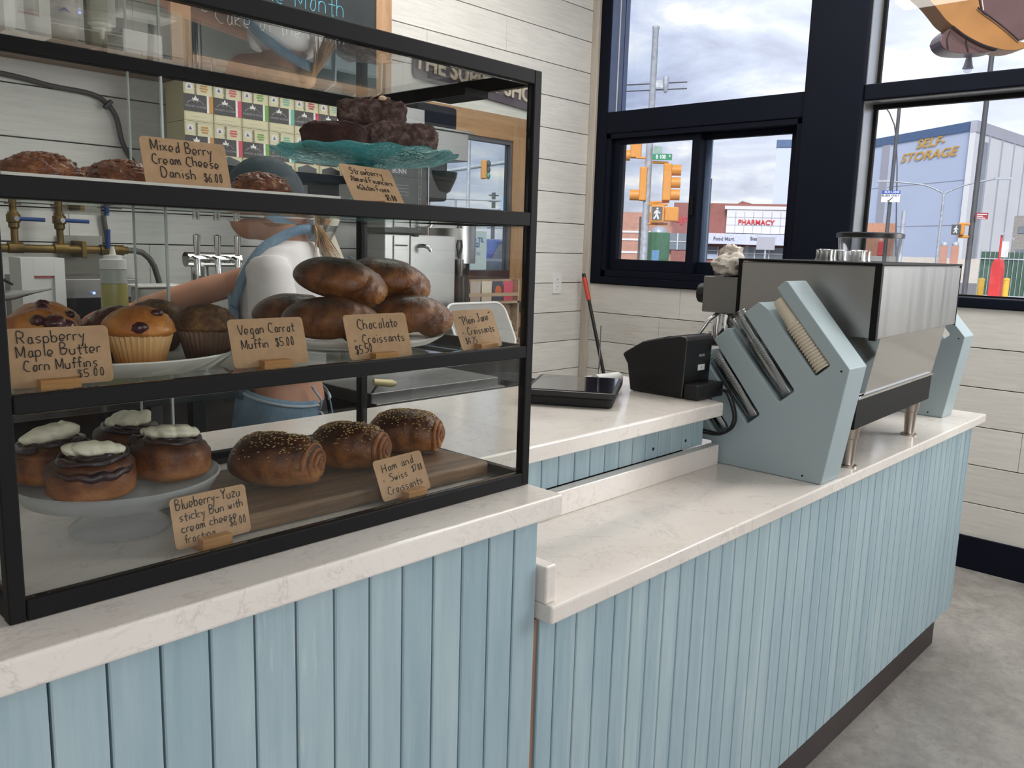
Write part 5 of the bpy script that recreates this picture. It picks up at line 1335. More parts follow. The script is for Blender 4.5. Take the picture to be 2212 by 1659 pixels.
for x0_ in (2.245, 2.335): MB().box(x0_, x0_ + (0.07 if x0_ < 2.3 else 0.09), 2.794, 2.7995, 1.24, 1.397).build('steel_plate', 'steel', t, bevel=0.001)
b = MB(); b.tube([(2.247, 2.79, 1.357), (2.313, 2.79, 1.357)], 0.0035, 8); b.build('bar_handle', 'chrome', t)
# urn: steel cylinder on a black base with tall tap
ux, uy = 2.735, 2.97
t = thing('coffee_urn', 'steel coffee urn with a black lever tap, beside the brewer', 'urn', (ux, uy, 0.905))
MB().lathe([(0, 0.0006), (0.11, 0.0006), (0.115, 0.02), (0.10, 0.05), (0, 0.05)], (ux, uy, 0.905), 32).build('base', 'blackp', t, smooth=40)
MB().lathe([(0, 0.051), (0.085, 0.051), (0.085, 0.375), (0, 0.375)], (ux, uy, 0.905), 32).build('stand', 'blackp', t, smooth=40)
MB().lathe([(0, 0.376), (0.112, 0.376), (0.112, 0.60), (0.10, 0.62), (0, 0.62)], (ux, uy, 0.905), 40).build('body', 'steel', t, smooth=40)
tx_, ty_ = 2.66, 2.84
b = MB(); b.tube([(ux - 0.02, uy - 0.10, 1.27), (tx_, ty_, 1.275)], 0.014, 12); b.tube([(tx_, ty_, 1.30), (tx_, ty_, 1.262), (tx_ + 0.003, ty_, 1.225)], [0.022, 0.02, 0.013], 14); b.build('tap', 'steel', t, smooth=50)
b = MB(); b.tube([(tx_, ty_, 1.305), (tx_ - 0.014, ty_, 1.36), (tx_ - 0.008, ty_, 1.385), (tx_ + 0.012, ty_, 1.385), (tx_ + 0.016, ty_, 1.36), (tx_, ty_, 1.305)], 0.0055, 8); b.build('tap_lever', 'blackp', t, smooth=50)
b = MB(); b.tube([(tx_ + 0.002, ty_, 1.224), (tx_ + 0.004, ty_ - 0.002, 1.0), (tx_ + 0.004, ty_, 0.97)], [0.036, 0.042, 0.044], 20); b.build('drip_column', 'blackp', t, smooth=50)
# white rounded tray on the counter end
t = thing('serving_tray', 'grey tray with a white rounded rim propped up in front of the urn', 'tray', (2.62, 2.64, 0.906))
TM = Matrix.Translation((2.62, 2.64, 1.012)) @ Matrix.Rotation(-0.5, 4, 'X')
MB().rbox(0.35, 0.215, 0.006, 0.045, TM).build('panel', flat('grey_tray', srgb(150, 148, 146), 0.5), t)
pts = []
for cx_, cz_, a0 in ((0.13, 0.062, 0), (-0.13, 0.062, PI / 2), (-0.13, -0.062, PI), (0.13, -0.062, 1.5 * PI)):
    for i in range(6):
        a_ = a0 + PI / 2 * i / 5; pts.append(TM @ Vector((cx_ + 0.05 * math.cos(a_), -0.002, cz_ + 0.05 * math.sin(a_))))
pts.append(pts[0]); b = MB(); b.tube(pts, 0.006, 8); b.build('rim', 'white', t, smooth=60)
# blue bin rack with scoops, jug and cups
t = thing('cup_rack', 'small slanted blue rack holding white cups on the back counter', 'rack', (2.05, 2.85, 0.905))
ry0, ry1 = 2.74, 2.98
for x in (1.80, 1.93, 2.06, 2.145):
    b = MB(); b.prism([(ry0, 0.9055), (ry0 + 0.02, 1.24), (ry1, 1.31), (ry1, 0.9055)], x, x + 0.008, 'x'); b.build('divider', 'bluegrey', t, bevel=0.001)
for (z0, yy) in ((1.19, ry0 + 0.03), (1.262, ry0 + 0.15)):
    MB().box(1.808, 2.145, yy, yy + 0.008, z0 - 0.05, z0).build('rail', 'bluegrey', t)
MB().box(1.808, 2.145, ry0 + 0.05, ry1, 1.12, 1.128).build('floor', 'bluegrey', t)
MB().box(1.808, 2.145, ry1 - 0.008, ry1, 0.9055, 1.30).build('back_panel', 'bluegrey', t)
b = MB(); b.lathe([(0, 0), (0.038, 0), (0.048, 0.12), (0.0465, 0.12), (0.036, 0.003), (0, 0.003)], (0, 0, 0), 28, mat=Matrix.Translation((2.0, 2.88, 1.282)) @ Matrix.Rotation(-0.35, 4, 'Y') @ Matrix.Rotation(PI, 4, 'X') @ Matrix.Translation((0, 0, -0.12)))
tag(b.build('paper_cup', 'paper', None, smooth=40), 'large white paper cup tilted on top of the blue rack', 'cup')
b = MB(); b.ell((2.108, 2.84, 1.163), 0.04, 0.03, 0.033, 24, 14); tag(b.build('cup_dome', 'white', None, smooth=True), 'white domed cup cover lying in the blue rack', 'cup cover')
b = MB(); b.lathe([(0, 0), (0.05, 0), (0.062, 0.14), (0.066, 0.22), (0.0635, 0.22), (0.059, 0.14), (0.047, 0.004), (0, 0.004)], (0, 0, 0), 32, mat=Matrix.Translation((1.87, 2.86, 1.292)) @ Matrix.Rotation(0.42, 4, 'Y'))
tag(b.build('blender_jug', 'clear', None, smooth=40), 'clear blender jug leaning on the blue rack behind the barista', 'jug')
# beer tap tower
t = thing('tap_tower', 'chrome tap tower standing on the back counter left of the barista', 'tap', (1.42, 2.85, 0.905))
MB().cyl((1.42, 2.85, 0.906), (1.42, 2.85, 1.30), 0.03, 20).build('column', 'chrome', t, smooth=50)
MB().cyl((1.36, 2.83, 1.29), (1.56, 2.83, 1.29), 0.026, 18).build('crossbar', 'chrome', t, smooth=50)
for k in range(3):
    x = 1.375 + 0.075 * k
    b = MB(); b.tube([(x, 2.805, 1.29), (x, 2.775, 1.288), (x, 2.77, 1.235)], [0.013, 0.012, 0.009], 12); q = b.build('faucet', 'chrome', t, smooth=50)
    MB().lathe([(0, 0), (0.009, 0), (0.013, 0.07), (0, 0.075)], (x, 2.775, 1.304), 14).build('tap_handle', 'chrome', q, smooth=50)
# pipes and valves on the wall
M['brass'] = flat('tarnished_brass', srgb(104, 84, 44), 0.45, 0.7, var=0.2, vs=20)
M['bluegrip'] = flat('blue_valve_grip', srgb(30, 66, 128), 0.5)
t = thing('pipe_manifold', 'tarnished brass pipe manifold with three blue levers on the back wall', 'pipes', (1.0, 3.12, 1.3))
py = 3.10
MB().cyl((-0.2, py, 1.3155), (1.275, py, 1.3125), 0.0135, 16).build('main_pipe', 'brass', t, smooth=50)
for x in (0.913, 1.052):
    MB().lathe([(0.011, 0), (0.011, 0.06), (0.0165, 0.066), (0.0165, 0.08), (0.021, 0.083), (0.021, 0.107), (0.0165, 0.11), (0.0165, 0.126), (0.012, 0.13), (0.012, 0.15), (0, 0.152)], (x, py, 1.316), 16).build('riser', 'brass', t, smooth=40)
    MB().lathe([(0, 0), (0.018, 0), (0.018, 0.045), (0, 0.045)], (0, 0, 0), 16, mat=Matrix.Translation((x - 0.022, py, 1.3153)) @ Matrix.Rotation(PI / 2, 4, 'Y')).build('tee', 'brass', t, smooth=40)
    q = MB().cyl((x + 0.01, py - 0.02, 1.4095), (x + 0.085, py - 0.03, 1.408), 0.0065, 12).build('lever', 'bluegrip', t, smooth=50)
    MB().lathe([(0, 0), (0.008, 0), (0.008, 0.02), (0, 0.02)], (0, 0, 0), 12, mat=Matrix.Translation((x, py - 0.015, 1.4095)) @ Matrix.Rotation(PI / 2, 4, 'X')).build('stem_nut', 'steel', q)
MB().cyl((1.2, py - 0.02, 1.32), (1.2, py - 0.028, 1.384), 0.0075, 12).build('lever', 'bluegrip', t, smooth=50)
MB().cyl((1.18, py, 1.3128), (1.26, py, 1.3124), 0.0185, 16).build('valve_body', 'brass', t, smooth=50)
MB().box(1.115, 1.131, py - 0.016, 3.1995, 1.285, 1.342).build('pipe_clamp', 'brass', t, bevel=0.003)
b = MB(); hp = [(1.275, py, 1.3125), (1.30, py, 1.312), (1.328, py, 1.305), (1.352, py, 1.285), (1.37, py, 1.255), (1.385, py, 1.20), (1.392, py, 1.1), (1.392, py, 0.91)]
b.tube(hp, 0.0105, 12); b.build('flexible_hose', flat('grey_hose', srgb(92, 88, 84), 0.5), t, smooth=60)
b = MB(); cp_ = [(0.4, 3.185, 1.905), (0.926, 3.185, 1.875), (1.081, 3.185, 1.858), (1.206, 3.185, 1.851), (1.257, 3.185, 1.828), (1.291, 3.185, 1.783), (1.31, 3.185, 1.695), (1.345, 3.185, 1.632), (1.40, 3.185, 1.57), (1.405, 3.185, 1.50), (1.30, 3.185, 1.475), (1.235, 3.185, 1.45), (1.241, 3.185, 1.349), (1.255, 3.185, 1.24), (1.27, 3.185, 1.1), (1.27, 3.185, 0.91)]
b.tube(spl3(cp_), 0.0085, 10)
t = thing('wall_cable', 'grey cable clipped to the shiplap, curving down from the shelf', 'cable', (1.2, 3.185, 0.91)); b.build('sheath', flat('grey_cable', srgb(84, 80, 78), 0.5), t, smooth=60)
for x, z in ((1.262, 1.822), (1.235, 1.452)):
    MB().cbox((x, 3.179, z), 0.036, 0.018, 0.014, (0, -0.8, 0)).build('clip', 'darksteel', t, bevel=0.002)
# steel plate and oven behind the muffins
t = MB().box(1.075, 1.222, 3.186, 3.1995, 1.215, 1.36).build('wall_plate', flat('galvanised_plate', srgb(150, 148, 138), 0.4, 0.3), None); tag(t, 'grey metal plate on the wall under the brass pipe', 'plate')
t = thing('small_oven', 'dark glass fronted small oven on the back counter', 'oven', (1.0, 2.9, 0.905))
MB().box(0.86, 1.14, 2.72, 3.05, 0.9055, 1.232).build('housing', 'steelh', t, bevel=0.004)
MB().box(0.90, 1.13, 2.712, 2.7195, 0.95, 1.175).build('door', 'screen', t, bevel=0.002)
MB().box(1.005, 1.012, 2.7105, 2.7118, 1.185, 1.192).build('pilot_lamp', emit('blue_led', (0.3, 0.4, 1, 1), 3), t)
t = thing('paper_carton', 'white carton with a cut out window on the back counter', 'carton', (0.83, 2.65, 0.905))
b = MB()
for (x0_, x1_, z0, z1) in ((0.776, 0.808, 0.9055, 1.297), (0.862, 0.89, 0.9055, 1.297), (0.8082, 0.8618, 1.247, 1.297), (0.8082, 0.8618, 0.9055, 1.11)): b.box(x0_, x1_, 2.60, 2.606, z0, z1)
b.box(0.776, 0.89, 2.607, 2.70, 0.9055, 1.297)
b.build('carton', 'labelw', t)
MB().box(0.809, 0.861, 2.604, 2.6065, 1.24, 1.2465).build('red_print', flat('red_print', srgb(188, 100, 104), 0.6), t)
t = thing('squeeze_bottle', 'squeeze bottle of yellow oil with a white nozzle cap', 'bottle', (0.907, 2.3, 0.905))
M['oil'] = flat('yellow_oil', srgb(176, 168, 98), 0.25, coat=0.3, var=0.04)
M['bottlep'] = flat('translucent_bottle', srgb(186, 190, 184), 0.3, var=0.03)
MB().lathe([(0, 0.05), (0.032, 0.05), (0.034, 0.06), (0.033, 0.335), (0, 0.335)], (0.907, 2.3, 0.905), 28).build('oil', 'oil', t, smooth=40)
MB().lathe([(0.0, 0.336), (0.033, 0.336), (0.032, 0.372), (0, 0.372)], (0.907, 2.3, 0.905), 28).build('bottle', 'bottlep', t, smooth=40)
MB().lathe([(0, 0.373), (0.033, 0.373), (0.033, 0.398), (0.022, 0.40), (0.022, 0.409), (0.008, 0.411), (0.004, 0.432), (0, 0.432)], (0.907, 2.3, 0.905), 24).build('nozzle_cap', 'white', t, smooth=40)
# prep table carrying the bottle and the tub
t = thing('prep_table', 'steel prep table behind the worktop at the left', 'table', (0.7, 2.3, 0))
MB().box(-0.8, 1.18, 2.16, 2.518, 0.925, 0.955).build('top', 'steel', t, bevel=0.003)
for x in (-0.76, 1.06):
    for y in (2.19, 2.46): MB().box(x, x + 0.035, y, y + 0.035, 0, 0.9245).build('leg', 'steel', t)
t = thing('food_tub', 'translucent white food tub beside the squeeze bottle', 'tub', (1.09, 2.466, 0.9555))
b = MB(); b.prism([(1.03, 2.43), (1.15, 2.43), (1.15, 2.505), (1.03, 2.505)], 0.956, 1.219); b.build('tub', 'bottlep', t, bevel=0.01)
b = MB(); b.prism([(1.018, 2.42), (1.162, 2.42), (1.162, 2.513), (1.018, 2.513)], 1.2195, 1.227); b.build('rim', 'white', t, bevel=0.003)
t = thing('tongs', 'slim steel tongs hanging in front of the carton at the left', 'tongs', (0.45, 1.62, 1.26))
b = MB(); a_ = aty(-40, 646, 1.6); c_ = aty(72, 631, 1.6); e_ = aty(112, 624, 1.6)
b.tube([a_, a_.lerp(c_, 0.6), c_, e_], [0.009, 0.0085, 0.003, 0.0015], 10); b.build('blade', 'steel', t, smooth=50)
b = MB(); b.tube([aty(-40, 610, 1.6), aty(10, 605, 1.6), aty(28, 615, 1.6)], [0.003, 0.003, 0.002], 8); b.build('handle_wire', 'rubber', t, smooth=50)
MB().cyl(aty(-30, 640, 1.601), Vector((aty(-30, 640, 1.601).x, 1.60, 1.0)), 0.004, 8).build('post', 'steel', t)

# ================================================================== the barista, seen from behind her left shoulder
PO = Vector((1.2, 1.95, 0)); PF = Vector((-0.62, 0.785, 0)); PL = Vector((-0.785, -0.62, 0))
def B(f, l, z): return PO + PF * f + PL * l + Vector((0, 0, z))
def loft(mb, secs, n=28, cap=True):
    """Stack of ellipses (f, l, z, radius forward, radius sideways)."""
    rows = []
    for (f, l, z, rf, rl) in secs:
        rows.append([mb.b.verts.new(B(f + rf * math.cos(2 * PI * k / n), l + rl * math.sin(2 * PI * k / n), z)) for k in range(n)])
    for a, c in zip(rows, rows[1:]):
        for k in range(n): mb.b.faces.new((a[k], a[(k + 1) % n], c[(k + 1) % n], c[k]))
    if cap: mb.b.faces.new(rows[0][::-1]); mb.b.faces.new(rows[-1])
    return mb
def fused(mb, nm, mat, par, voxel=0.006, smooth_it=6):
    """Overlapping lobes merged into one continuous skin."""
    o = mb.build(nm, mat, par, smooth=True)
    r = o.modifiers.new('remesh', 'REMESH'); r.mode = 'VOXEL'; r.voxel_size = voxel; r.use_smooth_shade = True
    s = o.modifiers.new('smooth', 'SMOOTH'); s.iterations = smooth_it; s.factor = 0.5
    return o
M['skin'] = flat('skin', srgb(206, 152, 126), 0.5, var=0.03, vs=12, sss=0.15)
M['hair'] = flat('blonde_hair', srgb(178, 140, 98), 0.5, var=0.15, vs=60)
M['shirt'] = flat('white_cotton', srgb(232, 226, 226), 0.85, var=0.015, vs=20, bump=0.15, bs=60)
def denim():
    t = NT('washed_denim'); v = t.coord((60, 60, 8)); n = t.noise(v, 6, 4, 0.7); m_ = t.noise(t.coord(), 6, 4)
    f = t.math('ADD', t.math('MULTIPLY', n, 0.4), t.math('MULTIPLY', m_, 0.6))
    t.bsdf(color=t.ramp(f, [(0.35, srgb(78, 104, 128)), (0.65, srgb(138, 164, 184))]), rough=0.85, spec=0.2, normal=t.bump(n, 0.15, 0.002)); return t.m
M['denim'] = denim()
M['stitch'] = flat('pale_stitching', srgb(178, 190, 200), 0.8)
M['cap'] = flat('slate_cap', srgb(48, 58, 66), 0.8, var=0.08, vs=30)
per = thing('person', 'person in a slate cap, white tee and denim apron reaching left behind the counter', 'person', PO)
# body: head, neck, torso, arms with hands, legs in one skin
b = MB()
loft(b, [(0.0, 0, 0.80, 0.10, 0.16), (0.0, 0, 0.90, 0.105, 0.165), (-0.005, 0, 1.0, 0.085, 0.132), (0.0, 0, 1.12, 0.092, 0.14), (0.008, 0, 1.22, 0.10, 0.155), (-0.005, 0, 1.30, 0.085, 0.165), (-0.018, 0, 1.342, 0.058, 0.12), (-0.018, 0, 1.365, 0.05, 0.055)])
b.tube([B(-0.024, 0, 1.33), B(-0.004, 0, 1.39), B(0.02, 0, 1.44)], [0.056, 0.05, 0.05], 20)
hc = B(0.05, 0, 1.468); yaw_ = math.atan2(PF.y, PF.x)
b.ell(hc, 0.094, 0.074, 0.104, 32, 22, (0, 0, yaw_))
b.ell(B(0.085, 0, 1.425), 0.055, 0.052, 0.06, 24, 16, (0, 0, yaw_))                       # jaw
b.ell(B(0.147, 0, 1.455), 0.014, 0.011, 0.022, 14, 10, (0, 0.3, yaw_))                    # nose
b.ell(B(0.130, 0, 1.418), 0.012, 0.024, 0.010, 14, 8, (0, 0, yaw_))                       # lips
for s in (-1, 1):
    b.ell(B(0.042, s * 0.073, 1.455), 0.018, 0.008, 0.030, 14, 10, (0, 0, yaw_))          # ears
    b.ell(B(0.128, s * 0.031, 1.474), 0.016, 0.017, 0.012, 14, 8, (0, 0, yaw_))           # brow and cheek round the eyes
def arm(sh, el, wr, sg, hand_dir):
    S, E_, Wr = B(*sh), B(*el), B(*wr)
    b.tube([S, S.lerp(E_, 0.35), S.lerp(E_, 0.7), E_, E_.lerp(Wr, 0.25), E_.lerp(Wr, 0.65), Wr], [0.052, 0.046, 0.041, 0.037, 0.039, 0.032, 0.0245], 18)
    d = B(*hand_dir) - B(0, 0, 0); d.normalize(); sd = PL * sg
    up = d.cross(sd).normalized()
    if up.z < 0: up = -up
    sd = up.cross(d).normalized()
    for q in (-0.022, -0.008, 0.008, 0.022):                                                # palm
        b.tube([Wr, Wr + d * 0.045 + sd * q, Wr + d * 0.085 + sd * q * 1.35], [0.018, 0.0145, 0.0105], 10)
    for i, (q, ln) in enumerate(((-0.030, 0.058), (-0.0105, 0.070), (0.0105, 0.076), (0.030, 0.066))):  # four fingers, curled a little
        p0 = Wr + d * 0.080 + sd * q; k = ln / 3
        p1 = p0 + d * k * 1.1 - up * 0.003; p2 = p1 + d * k * 0.95 - up * 0.010; p3 = p2 + d * k * 0.75 - up * 0.016
        b.tube([p0, p1, p2, p3], [0.0095, 0.0088, 0.0082, 0.0066], 10)
    q0 = Wr + d * 0.022 + sd * 0.022; q1 = q0 + d * 0.028 + sd * 0.026 - up * 0.006; q2 = q1 + d * 0.028 + sd * 0.010 - up * 0.008
    b.tube([q0, q1, q2], [0.014, 0.0108, 0.008], 10)                                        # thumb from the side of the palm
arm((0.0, -0.150, 1.300), (0.215, -0.165, 1.238), (0.450, -0.085, 1.168), -1, (0.9, 0.25, -0.12))
arm((-0.022, 0.158, 1.300), (-0.060, 0.200, 1.085), (0.150, 0.150, 1.070), 1, (0.9, -0.25, 0.1))
for s in (-1, 1):
    b.tube([B(0.0, s * 0.075, 0.86), B(0.01, s * 0.085, 0.66), B(0.012, s * 0.088, 0.48), B(-0.005, s * 0.09, 0.30), B(-0.015, s * 0.092, 0.08)], [0.088, 0.078, 0.058, 0.052, 0.036], 18)
fused(b, 'body', 'skin', per, 0.0055, 4)
for s in (-1, 1):
    q = MB().ell(B(0.1425, s * 0.030, 1.474), 0.006, 0.012, 0.006, 14, 8, (0, 0, yaw_)).build('eye', 'labelw', per, smooth=True)
    MB().ell(B(0.1475, s * 0.030, 1.474), 0.002, 0.005, 0.005, 12, 8, (0, 0, yaw_)).build('iris', 'rubber', q, smooth=True)
MB().ell(B(0.1385, 0, 1.4175), 0.005, 0.021, 0.006, 16, 8, (0, 0, yaw_)).build('lips', flat('lips', srgb(170, 96, 92), 0.5), per, smooth=True)
# T-shirt with short sleeves
b = MB()
loft(b, [(-0.006, 0, 1.022, 0.098, 0.146), (-0.002, 0, 1.08, 0.101, 0.150), (0.002, 0, 1.15, 0.105, 0.153), (0.008, 0, 1.22, 0.110, 0.163), (-0.005, 0, 1.30, 0.095, 0.174), (-0.018, 0, 1.348, 0.067, 0.125), (-0.020, 0, 1.366, 0.060, 0.078)])
for sh, el in (((0.0, -0.150, 1.302), (0.205, -0.170, 1.235)), ((-0.022, 0.158, 1.302), (-0.060, 0.200, 1.085))):
    S, E_ = B(*sh), B(*el); b.tube([S.lerp(E_, -0.10), S.lerp(E_, 0.04), S.lerp(E_, 0.3), S.lerp(E_, 0.58)], [0.042, 0.054, 0.058, 0.0625], 20)
fused(b, 'tee_shirt', 'shirt', per, 0.006, 14)
# trousers
b = MB()
loft(b, [(0.0, 0, 0.79, 0.108, 0.168), (0.0, 0, 0.88, 0.112, 0.172), (-0.003, 0, 0.945, 0.10, 0.155)])
for s in (-1, 1):
    b.tube([B(0.0, s * 0.075, 0.86), B(0.01, s * 0.085, 0.66), B(0.012, s * 0.088, 0.48), B(-0.005, s * 0.09, 0.30), B(-0.015, s * 0.092, 0.075)], [0.097, 0.087, 0.068, 0.064, 0.058], 18)
fused(b, 'trousers', 'rubber', per, 0.008, 4)
for s in (-1, 1):
    b = MB(); b.ell(B(0.045, s * 0.092, 0.045), 0.13, 0.045, 0.044, 24, 14, (0, 0, yaw_))
    for v in b.b.verts: v.co.z = max(0.001, v.co.z)
    b.build('shoe', 'blackp', per, smooth=True)
# denim apron: wrapped skirt, bib, neck strap and ties
b = MB(); n = 40
rows = []
for j, (zf, zb_, rf, rl) in enumerate(((0.52, 0.52, 0.155, 0.20), (0.75, 0.74, 0.137, 0.192), (0.90, 0.87, 0.125, 0.184), (1.0, 0.945, 0.112, 0.166), (1.012, 0.957, 0.108, 0.160))):
    row = []
    for k in range(n + 1):
        a = -2.85 + 5.7 * k / n; c = (math.cos(a) + 1) / 2
        row.append(b.b.verts.new(B(rf * math.cos(a), rl * math.sin(a), zf * c + zb_ * (1 - c))))
    rows.append(row)
for a, c in zip(rows, rows[1:]):
    for k in range(n): b.b.faces.new((a[k], a[k + 1], c[k + 1], c[k]))
o = b.build('apron_skirt', 'denim', per, smooth=True); so = o.modifiers.new('cloth', 'SOLIDIFY'); so.thickness = 0.003
b = MB(); b.tube([B((0.111) * math.cos(-2.85 + 5.7 * k / n), 0.165 * math.sin(-2.85 + 5.7 * k / n), 1.000 * ((math.cos(-2.85 + 5.7 * k / n) + 1) / 2) + 0.943 * (1 - (math.cos(-2.85 + 5.7 * k / n) + 1) / 2)) for k in range(n + 1)], 0.0045, 6)
b.build('waist_seam', 'stitch', o, smooth=60)
b = MB(); rows = []
for z, rf, rl in ((0.97, 0.122, 0.17), (1.06, 0.125, 0.172), (1.14, 0.127, 0.174), (1.225, 0.131, 0.175)):
    rows.append([b.b.verts.new(B(rf * math.cos(a), rl * math.sin(a), z)) for a in [(-1.08 + 2.16 * k / 16) for k in range(17)]])
for a, c in zip(rows, rows[1:]):
    for k in range(16): b.b.faces.new((a[k], a[k + 1], c[k + 1], c[k]))
o = b.build('apron_bib', 'denim', per, smooth=True); so = o.modifiers.new('cloth', 'SOLIDIFY'); so.thickness = 0.004
def ribbon(pts, w, nm, mat, par):
    b = MB(); pts = [Vector(p) for p in spl3(pts)]; prev = None
    for i, p in enumerate(pts):
        t_ = (pts[min(i + 1, len(pts) - 1)] - pts[max(i - 1, 0)]).normalized()
        cen = B(-0.01, 0, p.z); nrm = (p - cen); nrm -= t_ * nrm.dot(t_); nrm.normalize(); sd = t_.cross(nrm).normalized() * w / 2
        a, c = b.b.verts.new(p + sd), b.b.verts.new(p - sd)
        if prev: b.b.faces.new((prev[0], prev[1], c, a))
        prev = (a, c)
    o = b.build(nm, mat, par, smooth=True); so = o.modifiers.new('cloth', 'SOLIDIFY'); so.thickness = 0.003; so.offset = 0
    return o
for s in (1, -1):
    ribbon([B(0.070, s * 0.157, 1.20), B(0.045, s * 0.158, 1.27), B(0.012, s * 0.135, 1.335), B(-0.028, s * 0.100, 1.372), B(-0.062, s * 0.058, 1.392), B(-0.080, s * 0.022, 1.398), B(-0.084, 0, 1.398)], 0.024, 'neck_strap', 'denim', per)
b = MB()
for k, pts in enumerate(([(-0.110, 0.04, 0.925), (-0.135, 0.06, 0.905), (-0.150, 0.055, 0.87), (-0.165, 0.06, 0.82)], [(-0.110, 0.04, 0.925), (-0.128, 0.075, 0.925), (-0.145, 0.08, 0.90), (-0.135, 0.06, 0.87), (-0.118, 0.045, 0.90)], [(-0.112, 0.05, 0.935), (-0.118, 0.06, 0.96), (-0.105, 0.07, 0.985), (-0.10, 0.08, 1.0)])):
    b.tube(spl3([B(*p) for p in pts]), 0.003, 6)
b.build('apron_tie', 'stitch', per, smooth=60)
# cap, hair and ponytail
b = MB()
def capfn(co):
    co.z = max(-0.12, co.z); return co
b.ell(B(0.046, 0, 1.474), 0.104, 0.085, 0.104, 36, 24, (0, 0, yaw_), fn=capfn)
o = b.build('cap', 'cap', per, smooth=True)
b = MB(); b.tube([B(0.13, -0.06, 1.478), B(0.155, -0.045, 1.480), B(0.185, -0.022, 1.481), B(0.195, 0, 1.4815), B(0.185, 0.022, 1.481), B(0.155, 0.045, 1.480), B(0.13, 0.06, 1.478)], 0.006, 8)
for (f, l) in ((0.15, 0), (0.165, 0)): b.ell(B(f, l, 1.480), 0.035, 0.05, 0.006, 20, 8, (0, 0, yaw_))
b.build('visor', 'cap', o, smooth=True)
MB().tube([B(-0.056, -0.02, 1.462), B(-0.060, 0.0, 1.460), B(-0.056, 0.02, 1.462)], 0.008, 10).build('cap_strap', flat('tan_strap', srgb(196, 176, 148), 0.6), o, smooth=True)
b = MB()
b.ell(B(0.012, 0, 1.445), 0.074, 0.0765, 0.062, 28, 18, (0, 0, yaw_))
b.ell(B(-0.066, 0.0, 1.424), 0.026, 0.026, 0.024, 18, 12, (0, 0, yaw_))
b.build('hair', 'hair', per, smooth=True)
b = MB(); rr = random.Random(4)
for i in range(70):
    a = rr.gauss(0, 0.35); s = rr.gauss(0, 0.3); ln = rr.uniform(0.05, 0.115)
    p0 = B(-0.082, rr.uniform(-0.012, 0.012), 1.420 + rr.uniform(-0.01, 0.008))
    p1 = p0 + (-PF * (0.4 + 0.3 * a) + PL * s * 0.5 + Vector((0, 0, -0.75))) * ln * 0.55
    p2 = p1 + (-PF * (0.25 + 0.5 * a) + PL * s * 0.7 + Vector((0, 0, -0.9))) * ln * 0.55
    b.tube(spl3([p0, p1, p2], 4), [0.0032 - 0.0029 * k / 8 for k in range(9)], 5)
b.build('ponytail', 'hair', per, smooth=60)

# ================================================================== the street outside
M['asphalt'] = flat('asphalt', srgb(122, 120, 120), 0.9, var=0.05, vs=0.8)
M['pave'] = flat('pale_paving', srgb(206, 198, 188), 0.9, var=0.04, vs=2)
M['brick'] = flat('red_brick', srgb(150, 98, 92), 0.9, var=0.05, vs=3)
M['brickp'] = flat('pale_brick', srgb(186, 140, 124), 0.9, var=0.05, vs=3)
M['pwhite'] = flat('white_cladding', srgb(222, 222, 224), 0.6, var=0.02, vs=0.2)
M['pgrey'] = flat('grey_cladding', srgb(178, 178, 188), 0.6, var=0.03, vs=0.2)
M['sblue'] = flat('pale_blue_cladding', srgb(204, 215, 238), 0.6, var=0.015, vs=0.1)
M['sband'] = flat('slate_blue_band', srgb(86, 112, 152), 0.6)
M['amber'] = flat('signal_yellow', srgb(214, 144, 56), 0.5, var=0.03)
M['galv'] = flat('galvanised_pole', srgb(176, 182, 190), 0.5, 0.2, var=0.1, vs=8)
M['darkpole'] = flat('dark_pole', srgb(74, 76, 80), 0.6)
M['signgreen'] = flat('street_sign_green', srgb(36, 136, 98), 0.5)
M['utilgreen'] = flat('utility_green', srgb(74, 118, 88), 0.6)
M['fenceg'] = flat('green_screen', srgb(66, 96, 80), 0.8)
M['sred'] = flat('signal_red_paint', srgb(214, 62, 62), 0.5)
M['syel'] = flat('bollard_yellow', srgb(226, 184, 70), 0.5)
M['wglass'] = flat('shop_glass', srgb(120, 128, 138), 0.15, coat=0.5)
M['redletter'] = flat('red_letters', srgb(206, 52, 64), 0.5)
M['goldletter'] = flat('golden_letters', srgb(226, 172, 74), 0.5)
M['greyletter'] = flat('grey_letters', srgb(120, 122, 136), 0.5)
M['signwhite'] = flat('sign_white', srgb(226, 228, 232), 0.5)
M['walk'] = emit('walk_lamp', (0.92, 0.95, 1, 1), 1.0)
GZ = -0.16
o = MB().prism([(4.22, -60), (420, -60), (420, 420), (-120, 420), (-120, 3.36), (4.22, 3.36)], GZ - 0.3, GZ).build('ground', 'asphalt', None); struct(o); o.name = 'ground'
def px(n, d): return n * d / FPX
def face(p):
    """Angle that turns a thing's -y side to the shop."""
    return math.atan2(p.y, p.x) - PI / 2
def onv(p, col, row):
    """Height on the upright through p that shows at an image row."""
    d = _f + RT * ((col - 1106) / FPX) + DN * ((row - 829.5) / FPX)
    return CH + d.z * (math.hypot(p.x, p.y) / math.hypot(d.x, d.y))
def ground(col, row, d):
    p = at(col, row, d); p.z = GZ; return p
LZ = lambda p: p.z
def lbld(b, nm, mat, par, **k): return b.build(nm, mat, par, world=False, **k)

